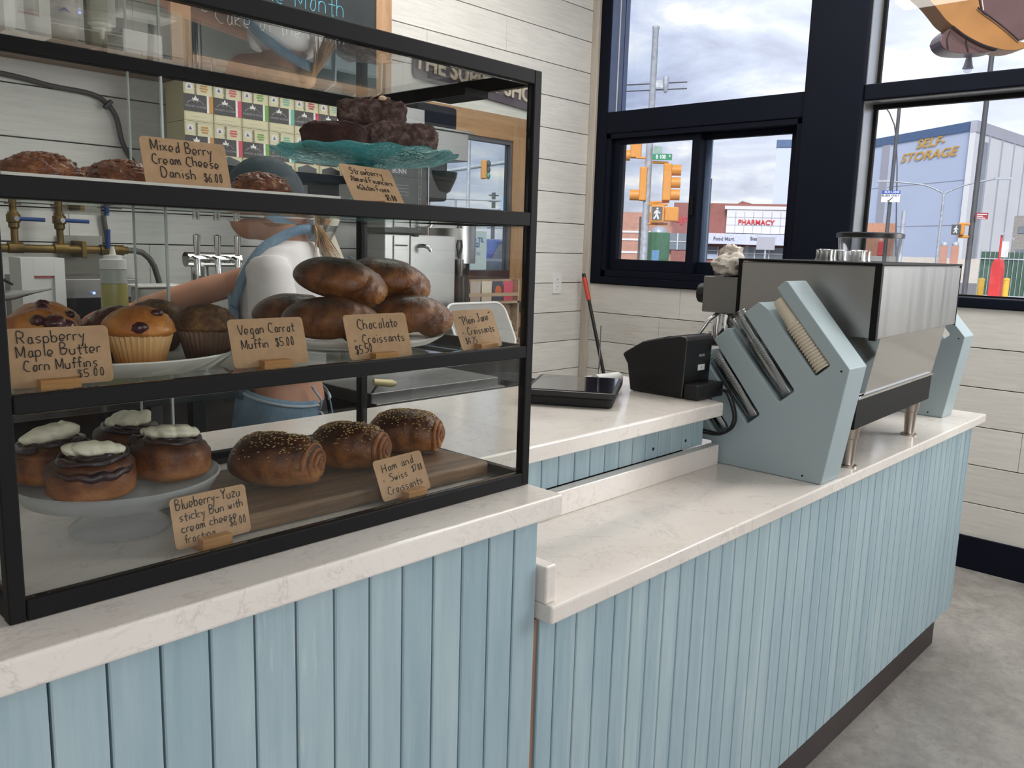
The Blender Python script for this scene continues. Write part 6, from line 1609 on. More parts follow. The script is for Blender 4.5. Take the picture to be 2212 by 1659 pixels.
# ---- traffic pole with signals and the street name
d = 24.0; p = ground(1404, 300, d); fz = face(p)
t = thing('traffic_pole', 'galvanised traffic signal pole seen through the sliding window', 'traffic pole', p, fz)
h = onv(p, 1412, 55) - GZ
MB().lathe([(0, 0.001), (0.15, 0.001), (0.11, 0.3), (0.085, h - 0.12), (0.10, h - 0.10), (0.10, h - 0.03), (0.03, h), (0, h)], (0, 0, 0), 20).build('shaft', 'galv', t, world=False, smooth=40)
zc = onv(p, 1402, 182) - GZ
b = MB(); b.lathe([(0, -0.26), (0.06, -0.2), (0.085, 0.05), (0.085, 0.18), (0, 0.22)], (0.36, -0.05, zc), 16); lbld(b, 'street_camera', 'galv', t, smooth=40)
b = MB(); b.box(0.0, 0.32, -0.04, 0.04, zc - 0.1, zc + 0.1); lbld(b, 'camera_bracket', 'galv', t)
for zz in (onv(p, 1402, 177), onv(p, 1402, 191)):
    b = MB(); b.cyl((-6, 2.0, zz - GZ + 0.02), (0.95, 0.0, zz - GZ), 0.018, 6); lbld(b, 'span_wire', 'darkpole', t)
def sig_off(col, row): # local x offset and height
    q = at(col, row, d); e_ = Vector((math.cos(fz), math.sin(fz), 0)); return (q - p).dot(e_), onv(p, col, row) - GZ
# signals are fixed to the pole by arms: each head is a part of the pole assembly
def head(nm, c0, r0, c1, r1, visor, lens=3, dy=0.0):
    xa, za = sig_off(c0, r0); xb, zb_ = sig_off(c1, r1)
    b = MB(); b.box(min(xa, xb), max(xa, xb), dy - 0.17, dy + 0.17, min(za, zb_), max(za, zb_)); q = lbld(b, nm, 'amber', t, bevel=0.03)
    H = abs(za - zb_); x = max(xa, xb) if visor > 0 else min(xa, xb)
    for i in range(lens):
        zz = min(za, zb_) + H * (i + 0.5) / 3
        b = MB(); L_ = 0.26 * visor
        n = 18; prof_ = [(0.145, 0), (0.15, L_)]
        b.lathe([(0.0, 0.0), (0.15, 0.0), (0.15, abs(L_)), (0.135, abs(L_)), (0.135, 0.02)], (0, 0, 0), 18, mat=Matrix.Translation((x, dy, zz)) @ Matrix.Rotation(PI / 2 * visor, 4, 'Y'))
        b.build('visor', 'amber', q, world=False, smooth=40)
    return q
head('signal_head', 1434, 354, 1448, 434, 1, 3)
head('signal_head', 1383, 361, 1395, 434, -1, 1)
head('signal_head', 1362, 306, 1385, 339, -1, 1, 0.3)
for (c0, r0, c1, r1) in ((1392, 350, 1444, 352), (1390, 438, 1446, 436), (1374, 340, 1404, 342)):
    xa, za = sig_off(c0, r0); xb, zb_ = sig_off(c1, r1)
    b = MB(); b.cyl((xa, 0, za), (xb, 0, zb_), 0.035, 10); lbld(b, 'signal_arm', 'amber', t, smooth=40)
xa, za = sig_off(1407, 444); xb, zb_ = sig_off(1434, 481)
b = MB(); b.box(xa, xb, -0.36, -0.06, zb_, za); q = lbld(b, 'walk_signal', 'amber', t, bevel=0.02)
b = MB(); b.box(xa + 0.03, xb - 0.06, -0.368, -0.361, zb_ + 0.05, za - 0.05); lbld(b, 'dark_face', flat('dark_lens', srgb(92, 92, 92), 0.4), q)
def walkman(b, cx, cz, s, y):
    T = lambda pts, r: b.tube([(cx + a * s, y, cz + c * s) for a, c in pts], r * s, 8)
    b.ell((cx + 0.05 * s, y, cz + 0.40 * s), 0.09 * s, 0.01, 0.09 * s, 14, 8)
    T([(0.03, 0.27), (0.0, 0.0)], 0.11); T([(0.0, 0.0), (0.10, -0.2), (0.16, -0.45)], 0.07); T([(0.0, 0.0), (-0.06, -0.22), (-0.22, -0.42)], 0.07)
    T([(0.04, 0.25), (0.18, 0.1), (0.28, 0.02)], 0.05); T([(0.02, 0.25), (-0.14, 0.12), (-0.2, -0.03)], 0.05); return b
b = MB(); walkman(b, (xa + xb) / 2 - 0.03, (za + zb_) / 2, (za - zb_) * 0.75, -0.372); lbld(b, 'walking_figure', 'walk', q)
xa2, _z = sig_off(1466, 460)
b = MB(); b.box(xb + 0.002, xa2, -0.28, 0.1, zb_ + 0.04, za - 0.04); lbld(b, 'walk_signal', 'amber', t, bevel=0.03)
for r in (442, 484):
    xx, zz = sig_off(1420, r); b = MB(); b.cyl((0, -0.05, zz), (xx + 0.3, -0.05, zz), 0.03, 8); lbld(b, 'signal_arm', 'amber', t)
xa, za = sig_off(1410, 333); xb, zb_ = sig_off(1451, 347)
b = MB(); b.box(xa, xb, -0.13, -0.115, zb_, za); q = lbld(b, 'street_name_sign', 'signgreen', t)
b = place(block_text('B 108', (za - zb_) * 0.86, 0.004, 0.004, sx=0.8), Matrix.Translation((xa + (xb - xa) * 0.42, -0.134, (za + zb_) / 2))); lbld(b, 'lettering', 'signwhite', q)
b = place(block_text('St', (za - zb_) * 0.5, 0.004, 0.002, sx=0.8), Matrix.Translation((xa + (xb - xa) * 0.88, -0.134, za - (za - zb_) * 0.32))); lbld(b, 'lettering', 'signwhite', q)
xa, za = sig_off(1412, 318); xb, zb_ = sig_off(1436, 331)
b = MB(); b.box(0, xb - xa, -0.008, 0.008, 0, 0.19, Matrix.Translation((xa, -0.10, zb_)) @ Matrix.Rotation(0.75, 4, 'Z')); lbld(b, 'cross_street_sign', flat('faded_sign_green', srgb(168, 200, 182), 0.5), t)

# ---- green cabinet and small poles near it
p = ground(1415, 560, 30); t = thing('utility_cabinet', 'green utility cabinet with a blue notice beyond the sliding window', 'cabinet', p, face(p) + 0.5)
z1 = onv(p, 1415, 502) - GZ
MB().box(-0.36, 0.36, -0.36, 0.36, 0, z1).build('housing', 'utilgreen', t, world=False, bevel=0.03)
b = MB(); b.ell((0.1, 0, z1), 0.3, 0.3, 0.22, 20, 10)
for v in b.b.verts: v.co.z = max(z1 + 0.001, v.co.z)
lbld(b, 'domed_lid', 'galv', t, smooth=True)
MB().box(-0.34, -0.06, -0.372, -0.362, z1 - 1.0, z1 - 0.62).build('notice', flat('blue_white_notice', srgb(118, 164, 206), 0.5), t, world=False)
def pole(nm, label, c, r, d, top, rad, mat, cat='pole', group=None, low=None):
    p = ground(c, r, d); t = thing(nm, label, cat, p, face(p), group)
    hh = onv(p, c, top) - GZ
    MB().lathe([(0, 0.001), (rad * 1.6, 0.001), (rad * 1.6, 0.15), (rad, 0.2), (rad * 0.85, hh), (0, hh)], (0, 0, 0), 14).build('shaft', mat, t, world=False, smooth=40)
    return t, p, hh
pole('lamp_post', 'thin dark lamp post in front of the pharmacy', 1530, 480, 50, 386, 0.07, 'darkpole')
t_, p_, h_ = pole('sign_post', 'slim post with a small grey sign before the pharmacy door', 1653, 540, 40, 512, 0.05, 'galv')
MB().box(-0.42, 0.42, -0.07, -0.055, h_ - 0.6, h_).build('sign_plate', 'pgrey', t_, world=False)
pole('meter_post', 'thin post with a red tip left of the traffic pole', 1381, 520, 34, 468, 0.05, 'darkpole')

# ---- pharmacy
d = 72.0; p = ground(1560, 560, d); fz = face(p)
t = thing('pharmacy_building', 'red brick pharmacy with a white tiled entrance front', 'building', p, fz)
ex = Vector((math.cos(fz), math.sin(fz), 0))
def bx(col, row): q = at(col, row, d); return (q - p).dot(ex), onv(p, col, row) - GZ
xl, _ = bx(1290, 500); xr, _ = bx(1760, 500); _, zt = bx(1540, 438)
MB().box(xl + (bx(1455, 440)[0] - xl), xr, 0.6, 14, 0, zt).build('brick_wall', 'brick', t, world=False)
MB().box(xl, bx(1455, 440)[0], 1.2, 14, 0, bx(1380, 457)[1]).build('side_wing', 'brickp', t, world=False)
for r in (500, 517, 545):
    zz = bx(1370, r)[1]; MB().box(xl, bx(1425, 440)[0], 1.13, 1.2, zz - 0.09, zz + 0.09).build('stone_course', 'pwhite', t, world=False)
xa, za = bx(1571, 452); xb, zb_ = bx(1700, 506)
f_ = MB().box(xa, xb, -0.2, 0.6, zb_, za).build('tiled_front', 'pwhite', t, world=False)
b = MB()
for k in range(1, 7): xx = xa + (xb - xa) * k / 7; b.box(xx - 0.03, xx + 0.03, -0.215, -0.2, zb_, za - 0.2)
for k in (1, 2): zz = zb_ + (za - zb_) * k / 3; b.box(xa, xb, -0.215, -0.2, zz - 0.03, zz + 0.03)
lbld(b, 'tile_joints', 'pgrey', f_)
MB().box(xa - 0.2, xb, -0.32, 0.6, za, za + 0.28).build('cornice', 'pwhite', t, world=False)
cx, cz = bx(1632, 481)
b = place(block_text('PHARMACY', 0.56, 0.05, 0.012), Matrix.Translation((cx, -0.26, cz))); lbld(b, 'lettering', 'redletter', f_)
xa, za = bx(1500, 503); xb, zb_ = bx(1700, 531)
f_ = MB().box(xa, xb, -1.0, 0.6, zb_, za).build('entrance_canopy', flat('pale_lilac_cladding', srgb(206, 210, 232), 0.6), t, world=False)
for tx, c in (('Food Mart', 1563), ('Beauty', 1633)):
    x_, z_ = bx(c, 516); b = place(block_text(tx, 0.40, 0.05, 0.006), Matrix.Translation((x_, -1.05, z_))); lbld(b, 'lettering', 'greyletter', f_)
x_, z_ = bx(1476, 472); b = place(block_text('Walgreens', 0.95, 0.05, 0.012, shear=0.35, sx=0.62), Matrix.Translation((x_, 0.55, z_))); lbld(b, 'lettering', 'redletter', t)
for (c0, c1, r0, r1, m_) in ((1440, 1484, 503, 540, 'wglass'), (1497, 1550, 531, 550, 'wglass'), (1573, 1590, 532, 553, 'wglass'), (1600, 1690, 533, 563, 'wglass')):
    a, z0 = bx(c0, r0); c, z1 = bx(c1, r1)
    w_ = MB().box(a, c, 0.5, 0.62, z1, z0).build('shop_window', m_, t, world=False)
    b = MB(); k_ = max(2, int((c - a) / 1.0))
    for k in range(k_ + 1): xx = a + (c - a) * k / k_; b.box(xx - 0.04, xx + 0.04, 0.42, 0.5, z1, z0)
    b.box(a, c, 0.42, 0.5, (z0 + z1) / 2 - 0.03, (z0 + z1) / 2 + 0.03)
    lbld(b, 'window_bars', 'pwhite', w_)
a, z0 = bx(1500, 548); c, z1 = bx(1550, 560); MB().box(a, c, 0.45, 0.6, z1, z0).build('window_poster', flat('pale_blue_poster', srgb(190, 202, 226), 0.6), t, world=False)
a, z0 = bx(1588, 441); c, _ = bx(1640, 441); MB().prism([(a, zt), (c, zt), (c - 0.6, zt + 0.15), (a + 0.6, zt + 0.35)], 3, 8, 'y').build('roof_house', 'brick', t, world=False)

# ---- storage buildings
A_ = ground(2073, 560, 95)
def away(P, azd, col):
    """Walk from P along a bearing until it shows in the given image column (at horizon height)."""
    dv = Vector((math.cos(math.radians(azd)), math.sin(math.radians(azd)), 0)); r = _f + RT * ((col - 1106) / FPX) + DN * ((552 - 829.5) / FPX)
    # solve P + s*dv parallel to r in plan
    s = (P.x * r.y - P.y * r.x) / (dv.y * r.x - dv.x * r.y); return P + dv * s
B_ = away(A_, 55.6, 1800); C_ = away(A_, -4, 2206)
ht = onv(A_, 2073, 262) - GZ
t = thing('storage_building', 'huge pale blue and white storage building with golden letters', 'building', A_)
D_ = B_ + (C_ - A_)
MB().prism([(v.x, v.y) for v in (A_, C_, D_, B_)], GZ, GZ + ht - 0.9).build('walls', 'sblue', t)
nf = Vector((math.sin(math.radians(55.6)), -math.cos(math.radians(55.6)), 0))
if nf.dot(A_) > 0: nf = -nf
ef = (A_ - B_).normalized(); fl = (A_ - B_).length
rotf = Matrix(((ef.x, -nf.x, 0, B_.x), (ef.y, -nf.y, 0, B_.y), (0, 0, 1, GZ), (0, 0, 0, 1)))
def fx(col): return (away(A_, 55.6, col) - B_).dot(ef)
b = MB().box(-0.2, fl - 0.02, -0.15, 0.4, ht - 1.0, ht); b = place(b, rotf); b.build('roof_band', 'sband', t)
xa = fx(1886); xb = fx(1902)
b = place(MB().box(xa, xb, -0.12, 0.2, 0, ht - 1.01), rotf); b.build('grey_strip', 'pgrey', t)
for k, (txt, row, col) in enumerate((('SELF-', 309, 1985), ('STORAGE', 336, 1982))):
    zz = onv(away(A_, 55.6, col), col, row) - GZ
    b = place(block_text(txt, 1.42, 0.03, 0.02, shear=0.25, sx=1.55), rotf @ Matrix.Translation((fx(col), -0.12, zz))); b.build('lettering', 'goldletter', t)
for zz in (ht * 0.32, ht * 0.62):
    b = place(MB().box(0, fl, -0.03, 0.0, zz - 0.04, zz + 0.04), rotf); b.build('panel_joint', 'pgrey', t)
es = (C_ - A_).normalized(); ns = Vector((es.y, -es.x, 0)); sl = (C_ - A_).length
rots = Matrix(((es.x, -ns.x, 0, A_.x), (es.y, -ns.y, 0, A_.y), (0, 0, 1, GZ), (0, 0, 0, 1)))
if ns.dot(A_) > 0: rots = Matrix(((es.x, ns.x, 0, A_.x), (es.y, ns.y, 0, A_.y), (0, 0, 1, GZ), (0, 0, 0, 1)))
b = place(MB().box(-0.1, sl, -0.2, 0.4, 0, ht - 1.2), rots); b.build('side_wall', 'pwhite', t)
b = place(MB().box(-0.15, sl + 0.1, -0.3, 0.4, ht - 1.2, ht + 0.02), rots); b.build('side_coping', M['pgrey'], t)
for k in range(1, 5):
    b = place(MB().box(sl * k / 5 - 0.25, sl * k / 5 + 0.25, -0.28, -0.2, 0, ht - 1.2), rots); b.build('pilaster', 'pgrey', t)
b = place(MB().box(sl * 0.12, sl * 0.19, -0.26, -0.2, 1, ht - 2), rots); b.build('stair_window', 'wglass', t)
p = ground(1700, 560, 85); t = thing('storage_tower', 'pale blue tower with a dark roof band beside the pharmacy', 'building', p, face(p))
ht = onv(p, 1690, 302) - GZ
MB().box(-px(39, 85), px(60, 85), 0, 12, 0, ht - 0.7).build('walls', 'sblue', t, world=False)
MB().box(-px(40, 85), px(61, 85), -0.15, 12, ht - 0.7, ht).build('roof_band', 'sband', t, world=False)
MB().box(-px(40, 85), px(61, 85), -0.05, 0, ht * 0.48, ht * 0.485).build('panel_joint', 'pgrey', t, world=False)

# ---- poles and signs by the right-hand window
t, p, hh = pole('sign_post', 'dark sign post with a blue and white bus lane sign', 1930, 360, 17, 205, 0.04, 'darkpole')
z1, z0 = onv(p, 1924, 412) - GZ, onv(p, 1920, 437) - GZ; w_ = px(20, 17)
s_ = MB().box(-w_ * 0.9, w_ * 0.95, -0.075, -0.06, z0, z1).build('sign_plate', 'signwhite', t, world=False)
MB().box(-w_ * 0.9, w_ * 0.95, -0.079, -0.0755, z1 - (z1 - z0) * 0.3, z1).build('blue_band', flat('bus_lane_blue', srgb(40, 84, 172), 0.5), s_, world=False)
b = place(block_text('BUS LANE', 0.062, 0.003, 0.001), Matrix.Translation((0.02, -0.081, z1 - (z1 - z0) * 0.15))); lbld(b, 'lettering', 'signwhite', s_)
b = place(block_text('BUSES ONLY', 0.058, 0.003, 0.001), Matrix.Translation((0, -0.078, z1 - (z1 - z0) * 0.44))); lbld(b, 'lettering', 'darkpole', s_)
b = MB(); zz = z0 + (z1 - z0) * 0.22
b.tube([(0.04, -0.078, zz + 0.04), (-0.03, -0.078, zz - 0.03)], 0.009, 6); b.prism([(-0.045, zz - 0.045), (0.0, zz - 0.045), (-0.045, zz)], -0.08, -0.076, 'y'); lbld(b, 'arrow', 'darkpole', s_)
pole('short_post', 'short grey post right of the bus lane sign', 1951, 480, 17, 455, 0.05, 'galv')
t, p, hh = pole('lamp_post', 'tall dark lamp post at the right of the right-hand window', 2110, 400, 13, 60, 0.042, 'darkpole')
hd = at(2068, 497, 13); e_ = Vector((math.cos(face(p)), math.sin(face(p)), 0))
def lo(col, row): q = at(col, row, 13); return (q - p).dot(e_), onv(p, col, row) - GZ
xa, z1 = lo(2056, 486); xb, z0 = lo(2082, 508)
q = MB().box(xa, xb, -0.2, 0.1, z0, z1).build('walk_signal', 'amber', t, world=False, bevel=0.02)
MB().box(xa - 0.0, xb - 0.05, -0.212, -0.201, z0 + 0.0, z1).build('dark_face', 'darkpole', q, world=False)
b = MB(); walkman(b, (xa + xb) / 2 - 0.03, (z0 + z1) / 2, (z1 - z0) * 0.8, -0.218); lbld(b, 'walking_figure', 'walk', q)
for r in (484, 511):
    xx, zz = lo(2070, r); b = MB(); b.cyl((xx, -0.05, zz), (0, 0, zz), 0.022, 8); lbld(b, 'signal_arm', 'amber', t)
xa, z1 = lo(2097, 460); xb, z0 = lo(2120, 474)
s_ = MB().box(0.03, 0.03 + px(24, 13), -0.1, -0.09, z0, z1).build('red_sign', flat('dark_red_sign', srgb(156, 40, 52), 0.5), t, world=False)
for k in range(3): MB().box(0.05, 0.03 + px(24, 13) * (0.9, 0.6, 0.8)[k], -0.103, -0.1005, z1 - 0.02 - 0.028 * k - 0.012, z1 - 0.02 - 0.028 * k).build('print', 'signwhite', s_, world=False)
t, p, hh = pole('street_lamp', 'double armed street lamp in front of the storage building', 2030, 500, 46, 414, 0.08, 'galv')
for s, pts in ((-1, [(0, 0, hh - 0.1), (-1.0, 0, hh + 0.35), (-2.6, 0, hh + 0.55)]), (1, [(0, 0, hh - 0.1), (1.0, 0, hh + 0.35), (2.3, 0, hh + 0.65)])):
    b = MB(); b.tube(spl3(pts), 0.045, 8); a_ = lbld(b, 'lamp_arm', 'galv', t, smooth=50)
    MB().box(min(pts[-1][0], pts[-1][0] + s * 0.8), max(pts[-1][0], pts[-1][0] + s * 0.8), -0.12, 0.12, pts[-1][2] - 0.04, pts[-1][2] + 0.08).build('lamp_head', 'galv', a_, world=False)
b = MB(); b.tube([at(1896, 222, 60), at(1912, 230, 60), at(1922, 245, 60), at(1932, 270, 60), at(1936, 300, 60), at(1938, 360, 60), ground(1938, 560, 60)], 0.045, 8)
tag(b.build('lamp_post', 'darkpole', None, smooth=50), 'thin curved lamp arm above the storage building roof', 'pole')
# fence, call box, bollards and pavement corner
p = ground(2190, 600, 30); t = thing('mesh_fence', 'green screened metal fence at the right of the street', 'fence', p, face(p) + 0.15)
hh = onv(p, 2190, 545) - GZ
MB().box(-px(68, 30), px(180, 30), 0.04, 0.07, 0.05, hh).build('screen', 'fenceg', t, world=False)
for k in range(28):
    x = -px(68, 30) + k * 0.15; MB().cyl((x, 0, 0.0), (x, 0, hh + 0.06), 0.014, 6).build('picket', 'galv', t, world=False)
for z in (0.25, hh - 0.25): MB().box(-px(68, 30), px(180, 30), -0.015, 0.015, z - 0.02, z + 0.02).build('rail', 'galv', t, world=False)
p = ground(2148, 640, 17.5); t = thing('call_box', 'red street call box under a small solar panel', 'call box', p, face(p) - 0.3)
hh = onv(p, 2152, 560) - GZ
MB().prism([(-0.11, 0), (0.11, 0), (0.10, hh * 0.9), (0.06, hh), (-0.06, hh), (-0.10, hh * 0.9)], -0.11, 0.11, 'y').build('housing', 'sred', t, world=False, bevel=0.01)
h2 = onv(p, 2160, 508) - GZ
MB().cyl((0, 0, hh), (0, 0, h2), 0.02, 8).build('mast', 'sred', t, world=False)
MB().cbox((0.1, 0, h2), 0.34, 0.2, 0.02, (0, 0.5, 0.2)).build('solar_panel', 'pgrey', t, world=False)
MB().box(0.03, 0.16, -0.01, 0.01, h2 - 0.45, h2 - 0.12).build('flag_sign', 'signwhite', t, world=False)
for c, lab in ((2116, 'yellow bollard left of the red call box'), (2170, 'yellow bollard right of the red call box')):
    p = ground(c, 640, 18.5); hh = onv(p, c + 4, 600) - GZ
    b = MB(); b.lathe([(0, 0.001), (0.065, 0.001), (0.065, hh - 0.06), (0.072, hh - 0.055), (0.072, hh - 0.035), (0.05, hh - 0.01), (0, hh)], (p.x, p.y, GZ), 16)
    tag(b.build('bollard', 'syel', None, smooth=40), lab, 'bollard', 'yellow bollards by the call box')
o = MB().prism([(9, -4), (30, -4), (30, 7.5), (14, 9), (9, 5)], GZ, GZ + 0.03).build('pavement', 'pave', None); struct(o)
p = ground(2215, 560, 60); t = thing('grey_building', 'grey flat roofed building at the right edge of the window', 'building', p, face(p))
hh = onv(p, 2200, 466) - GZ
MB().box(-px(30, 60), 6, 0, 8, 0, hh).build('walls', flat('grey_render', srgb(150, 146, 142), 0.8), t, world=False)
for z in (hh * 0.45, hh * 0.8): MB().box(-px(20, 60), 6, -0.05, 0, z - 0.3, z + 0.2).build('window_band', 'wglass', t, world=False)
for c, lab in ((2036, 'stone gate post left of the lamp post base'), (2060, 'stone gate post close to the lamp post base')):
    p = ground(c, 565, 26); hh = onv(p, c, 524) - GZ
    t = thing('gate_post', lab, 'gate post', p, face(p), 'stone gate posts')
    MB().box(-0.11, 0.11, -0.11, 0.11, 0, hh - 0.1).build('shaft', M['brickp'], t, world=False, bevel=0.01); MB().ell((0, 0, hh - 0.06), 0.1, 0.1, 0.1, 16, 10).build('cap', 'galv', t, world=False, smooth=True)
p = ground(2020, 570, 55); t = thing('low_wall', 'long low concrete wall below the storage building', 'wall', p, face(p))
MB().box(-px(170, 55), px(160, 55), 0, 0.3, 0, onv(p, 2000, 556) - GZ).build('wall', M['pave'], t, world=False)
p = ground(1885, 560, 62); t = thing('brick_shed', 'low orange brick building at the left of the right-hand window', 'building', p, face(p))
MB().box(-px(50, 62), px(39, 62), 0, 6, 0, onv(p, 1890, 482) - GZ).build('walls', flat('orange_brick', srgb(196, 142, 116), 0.8), t, world=False)
MB().box(px(8, 62), px(20, 62), -0.1, 0, 1.6, 2.6).build('red_panel', 'sred', t, world=False)

# ---- hanging plump sign at the top right, outside the upper window
t = thing('hanging_sign', 'plump brown and orange food shaped sign hanging at the top right', 'sign', at(2130, 60, 5.2))
M['sbrown'] = flat('brown_gloss', srgb(104, 74, 70), 0.3, coat=0.4); M['sbun'] = flat('orange_gloss', srgb(178, 122, 60), 0.4, coat=0.2); M['sline'] = flat('dark_outline', srgb(40, 34, 44), 0.5)
ax = math.atan2(RT.y, RT.x)
def hs(c, r, dd=5.2): return at(c, r, dd)
def slab(pts, d0, thick, nm, mat, par):
    """Rounded slab whose outline follows pixel points on an upright plane facing the shop."""
    nrm = Vector((_f.x, _f.y, 0)).normalized(); b = MB()
    q = [hs(c, r, d0) for c, r in pts]
    a = [b.b.verts.new(v) for v in q]; c = [b.b.verts.new(v + nrm * thick) for v in q]
    n = len(q)
    for i in range(n): b.b.faces.new((a[i], a[(i + 1) % n], c[(i + 1) % n], c[i]))
    b.b.faces.new(a[::-1]); b.b.faces.new(c)
    return b.build(nm, mat, par, bevel=0.012, seg=3)
def sp2(p): return spl(p, 6)
slab(sp2([(2031, 88), (2036, 76), (2048, 64), (2060, 58), (2075, 62), (2100, 78), (2130, 95), (2155, 104), (2150, 110), (2120, 114), (2085, 115), (2055, 112), (2038, 102), (2031, 88)])[:-1], 5.2, 0.14, 'lower_roll', 'sbrown', t)
slab(sp2([(1985, -20), (2012, 4), (2030, 25), (2045, 44), (2062, 58), (2090, 78), (2125, 96), (2160, 106), (2190, 109), (2225, 100), (2215, 92), (2198, 86), (2170, 62), (2140, 38), (2120, 24), (2112, -20)])[:-1] + [(2112, -20)], 5.17, 0.16, 'bun', 'sbun', t)
slab([(2114, -30), (2122, 24), (2142, 40), (2172, 64), (2200, 88), (2235, 78), (2260, -30)], 5.18, 0.17, 'upper_roll', 'sbrown', t)
b = MB(); b.tube([hs(c, r, 5.155) for c, r in sp2([(2112, 16), (2125, 27), (2142, 39), (2172, 62), (2201, 88)])], 0.005, 6)
b.build('outline', 'sline', t)
b = MB(); b.tube([hs(c, r, 5.155) for c, r in sp2([(2058, 56), (2088, 79), (2124, 97), (2154, 106)])], 0.005, 6)
b.build('outline', 'sline', t)
for pts in ([(2053, 66), (2046, 84), (2048, 106)], [(2086, 80), (2088, 98), (2092, 112)]):
    b = MB(); b.tube([hs(c, r, 5.195) for c, r in sp2(pts)], 0.004, 6); b.build('groove', 'sline', t)
b = MB(); b.cyl(hs(2200, -20, 5.25), hs(2200, -160, 5.25), 0.006, 6); b.build('hanger', 'darkpole', t)
# bulb on a cable
pb = at(2092, 134, 5.42); t = thing('string_bulb', 'grey hanging bulb holder below the food shaped sign', 'bulb', pb)
MB().lathe([(0, 0.052), (0.012, 0.050), (0.018, 0.02), (0.027, -0.022), (0.034, -0.040), (0.0, -0.040)], pb, 18).build('socket', 'galv', t, smooth=40)
MB().ell(pb + Vector((0, 0, -0.046)), 0.026, 0.026, 0.024, 16, 10).build('bulb', 'hopper', t, smooth=True)
MB().cyl(pb + Vector((0, 0, 0.03)), pb + Vector((0, 0, 0.6)), 0.003, 6).build('cord', 'darkpole', t)

# ---- street beyond the back door
p = ground(1013, 560, 20); 
t, p, hh = pole('lamp_post', 'slim grey pole seen through the back door glass', 1012, 380, 20, 290, 0.05, 'galv')
t, p, hh = pole('traffic_pole', 'traffic mast arm with a yellow signal seen through the back door', 900, 500, 22, 340, 0.11, 'galv')
e_ = Vector((math.cos(face(p)), math.sin(face(p)), 0))
def ld(col, row): q = at(col, row, 22); return (q - p).dot(e_), onv(p, col, row) - GZ
xa, za = ld(985, 366); xb, zb_ = ld(1120, 345)
b = MB(); b.cyl((0, 0, za - (xa) * (zb_ - za) / (xb - xa)), (xb, 0, zb_), 0.055, 10); lbld(b, 'mast_arm', 'galv', t, smooth=50)
xa, za = ld(1039, 346); xb, zb_ = ld(1050, 386)
q = MB().box(xa, xb, -0.15, 0.15, zb_, za).build('signal_head', 'amber', t, world=False, bevel=0.02)
for i in range(3):
    zz = zb_ + (za - zb_) * (i + 0.5) / 3
    MB().ell((xb + 0.05, -0.03, zz), 0.06, 0.1, 0.09, 12, 8).build('visor', 'darkpole' if i else flat('green_lens', srgb(96, 150, 130), 0.4), q, world=False, smooth=True)
p = ground(1099, 420, 9.5); t = thing('signal_box', 'yellow signal seen close to the back door stile', 'signal', p, face(p))
z1, z0 = onv(p, 1099, 381) - GZ, onv(p, 1099, 428) - GZ
MB().box(-px(6, 9.5), px(16, 9.5), -0.1, 0.1, z0, z1).build('signal_head', 'amber', t, world=False, bevel=0.03)
MB().cyl((px(8, 9.5), 0, 0), (px(8, 9.5), 0, z0), 0.05, 10).build('post', 'galv', t, world=False)
p = ground(1066, 440, 60); t = thing('utility_pole', 'wooden utility pole far beyond the back door', 'pole', p, face(p))
hh = onv(p, 1066, 416) - GZ
MB().cyl((0, 0, 0), (0, 0, hh), 0.14, 8).build('shaft', 'darkpole', t, world=False)
for z in (hh - 0.2, hh - 0.6): MB().box(-0.35, 0.35, -0.05, 0.05, z - 0.05, z + 0.05).build('crossarm', 'darkpole', t, world=False)
p = ground(1040, 470, 14); p = ground(1040, 470, 9.7); t = thing('street_railing', 'thin grey railing beyond the back door', 'railing', p, face(p))
hh = onv(p, 1040, 432) - GZ
for z in (hh, hh - 0.1, hh - 0.2): MB().cyl((-1.5, 0, z), (0.35, 0, z), 0.012, 6).build('rail', 'galv', t, world=False)
for x in (-1.5, -0.9, -0.3, 0.3): MB().cyl((x, 0, 0), (x, 0, hh), 0.016, 6).build('baluster', 'galv', t, world=False)
p = ground(1092, 450, 9.0); t = thing('blue_board', 'pale blue street board close to the back door', 'sign', p, face(p))
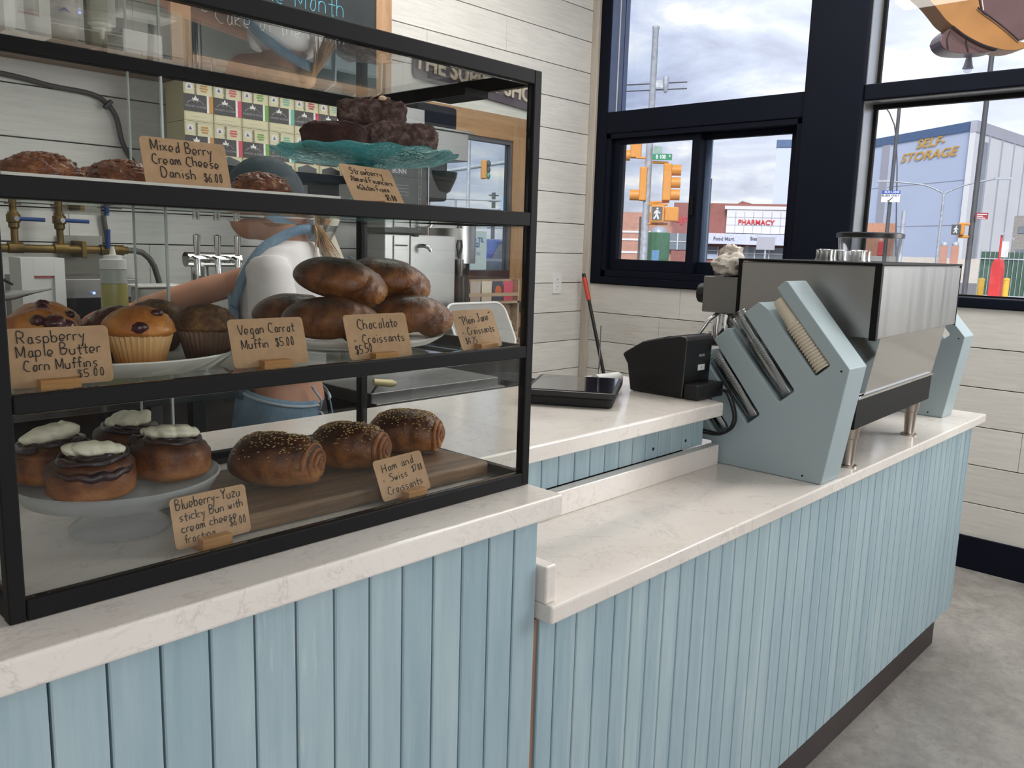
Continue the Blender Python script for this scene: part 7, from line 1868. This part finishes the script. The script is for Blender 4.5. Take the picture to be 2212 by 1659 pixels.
MB().box(-px(10, 9), px(18, 9), -0.02, 0.02, onv(p, 1092, 455) - GZ, onv(p, 1092, 426) - GZ).build('panel', flat('pale_blue_board', srgb(168, 198, 228), 0.5), t, world=False)
MB().cyl((px(4, 9), 0, 0), (px(4, 9), 0, onv(p, 1092, 455) - GZ), 0.025, 8).build('post', 'galv', t, world=False)
# parked vehicles
def vehicle(nm, label, c, d, az, mat, H, L_):
    p = ground(c, 560, d); t = thing(nm, label, 'car', p, az)
    b = MB(); hh = H
    b.prism([(-L_ / 2, 0.28), (L_ / 2, 0.28), (L_ / 2, 0.72), (L_ * 0.46, 0.95), (L_ * 0.22, 1.02), (L_ * 0.08, hh), (-L_ * 0.34, hh), (-L_ * 0.46, 1.02), (-L_ / 2, 0.9)], -0.9, 0.9, 'y')
    lbld(b, 'body', mat, t, bevel=0.06, seg=3)
    for s in (-0.905, 0.905):
        b = MB(); b.prism([(L_ * 0.20, 1.02), (L_ * 0.075, hh - 0.08), (-L_ * 0.33, hh - 0.08), (-L_ * 0.43, 1.02)], s - 0.004, s + 0.004, 'y'); lbld(b, 'side_window', 'wglass', t)
        for x in (-L_ * 0.31, L_ * 0.31):
            b = MB(); b.lathe([(0, -0.1), (0.24, -0.1), (0.33, -0.08), (0.33, 0.08), (0.24, 0.1), (0, 0.1)], (0, 0, 0), 24, mat=Matrix.Translation((x, s * 0.93, 0.331)) @ Matrix.Rotation(PI / 2, 4, 'X')); lbld(b, 'wheel', 'rubber', t, smooth=40)
    b = MB(); b.box(-0.02, 0.02, -0.75, 0.75, 0, 0.42, Matrix.Translation((L_ * 0.152, 0, 1.06)) @ Matrix.Rotation(-0.62, 4, 'Y')); lbld(b, 'windscreen', 'wglass', t)
    return t
t = vehicle('parked_van', 'blue van parked outside the back door', 1085, 14.5, 0.2, flat('car_blue', srgb(52, 74, 140), 0.3, coat=0.6), 1.62, 4.6)
t = vehicle('parked_car', 'white car parked nearest the back door', 1078, 6.8, 0.15, flat('car_white', srgb(226, 228, 232), 0.3, coat=0.6), 1.30, 4.2)
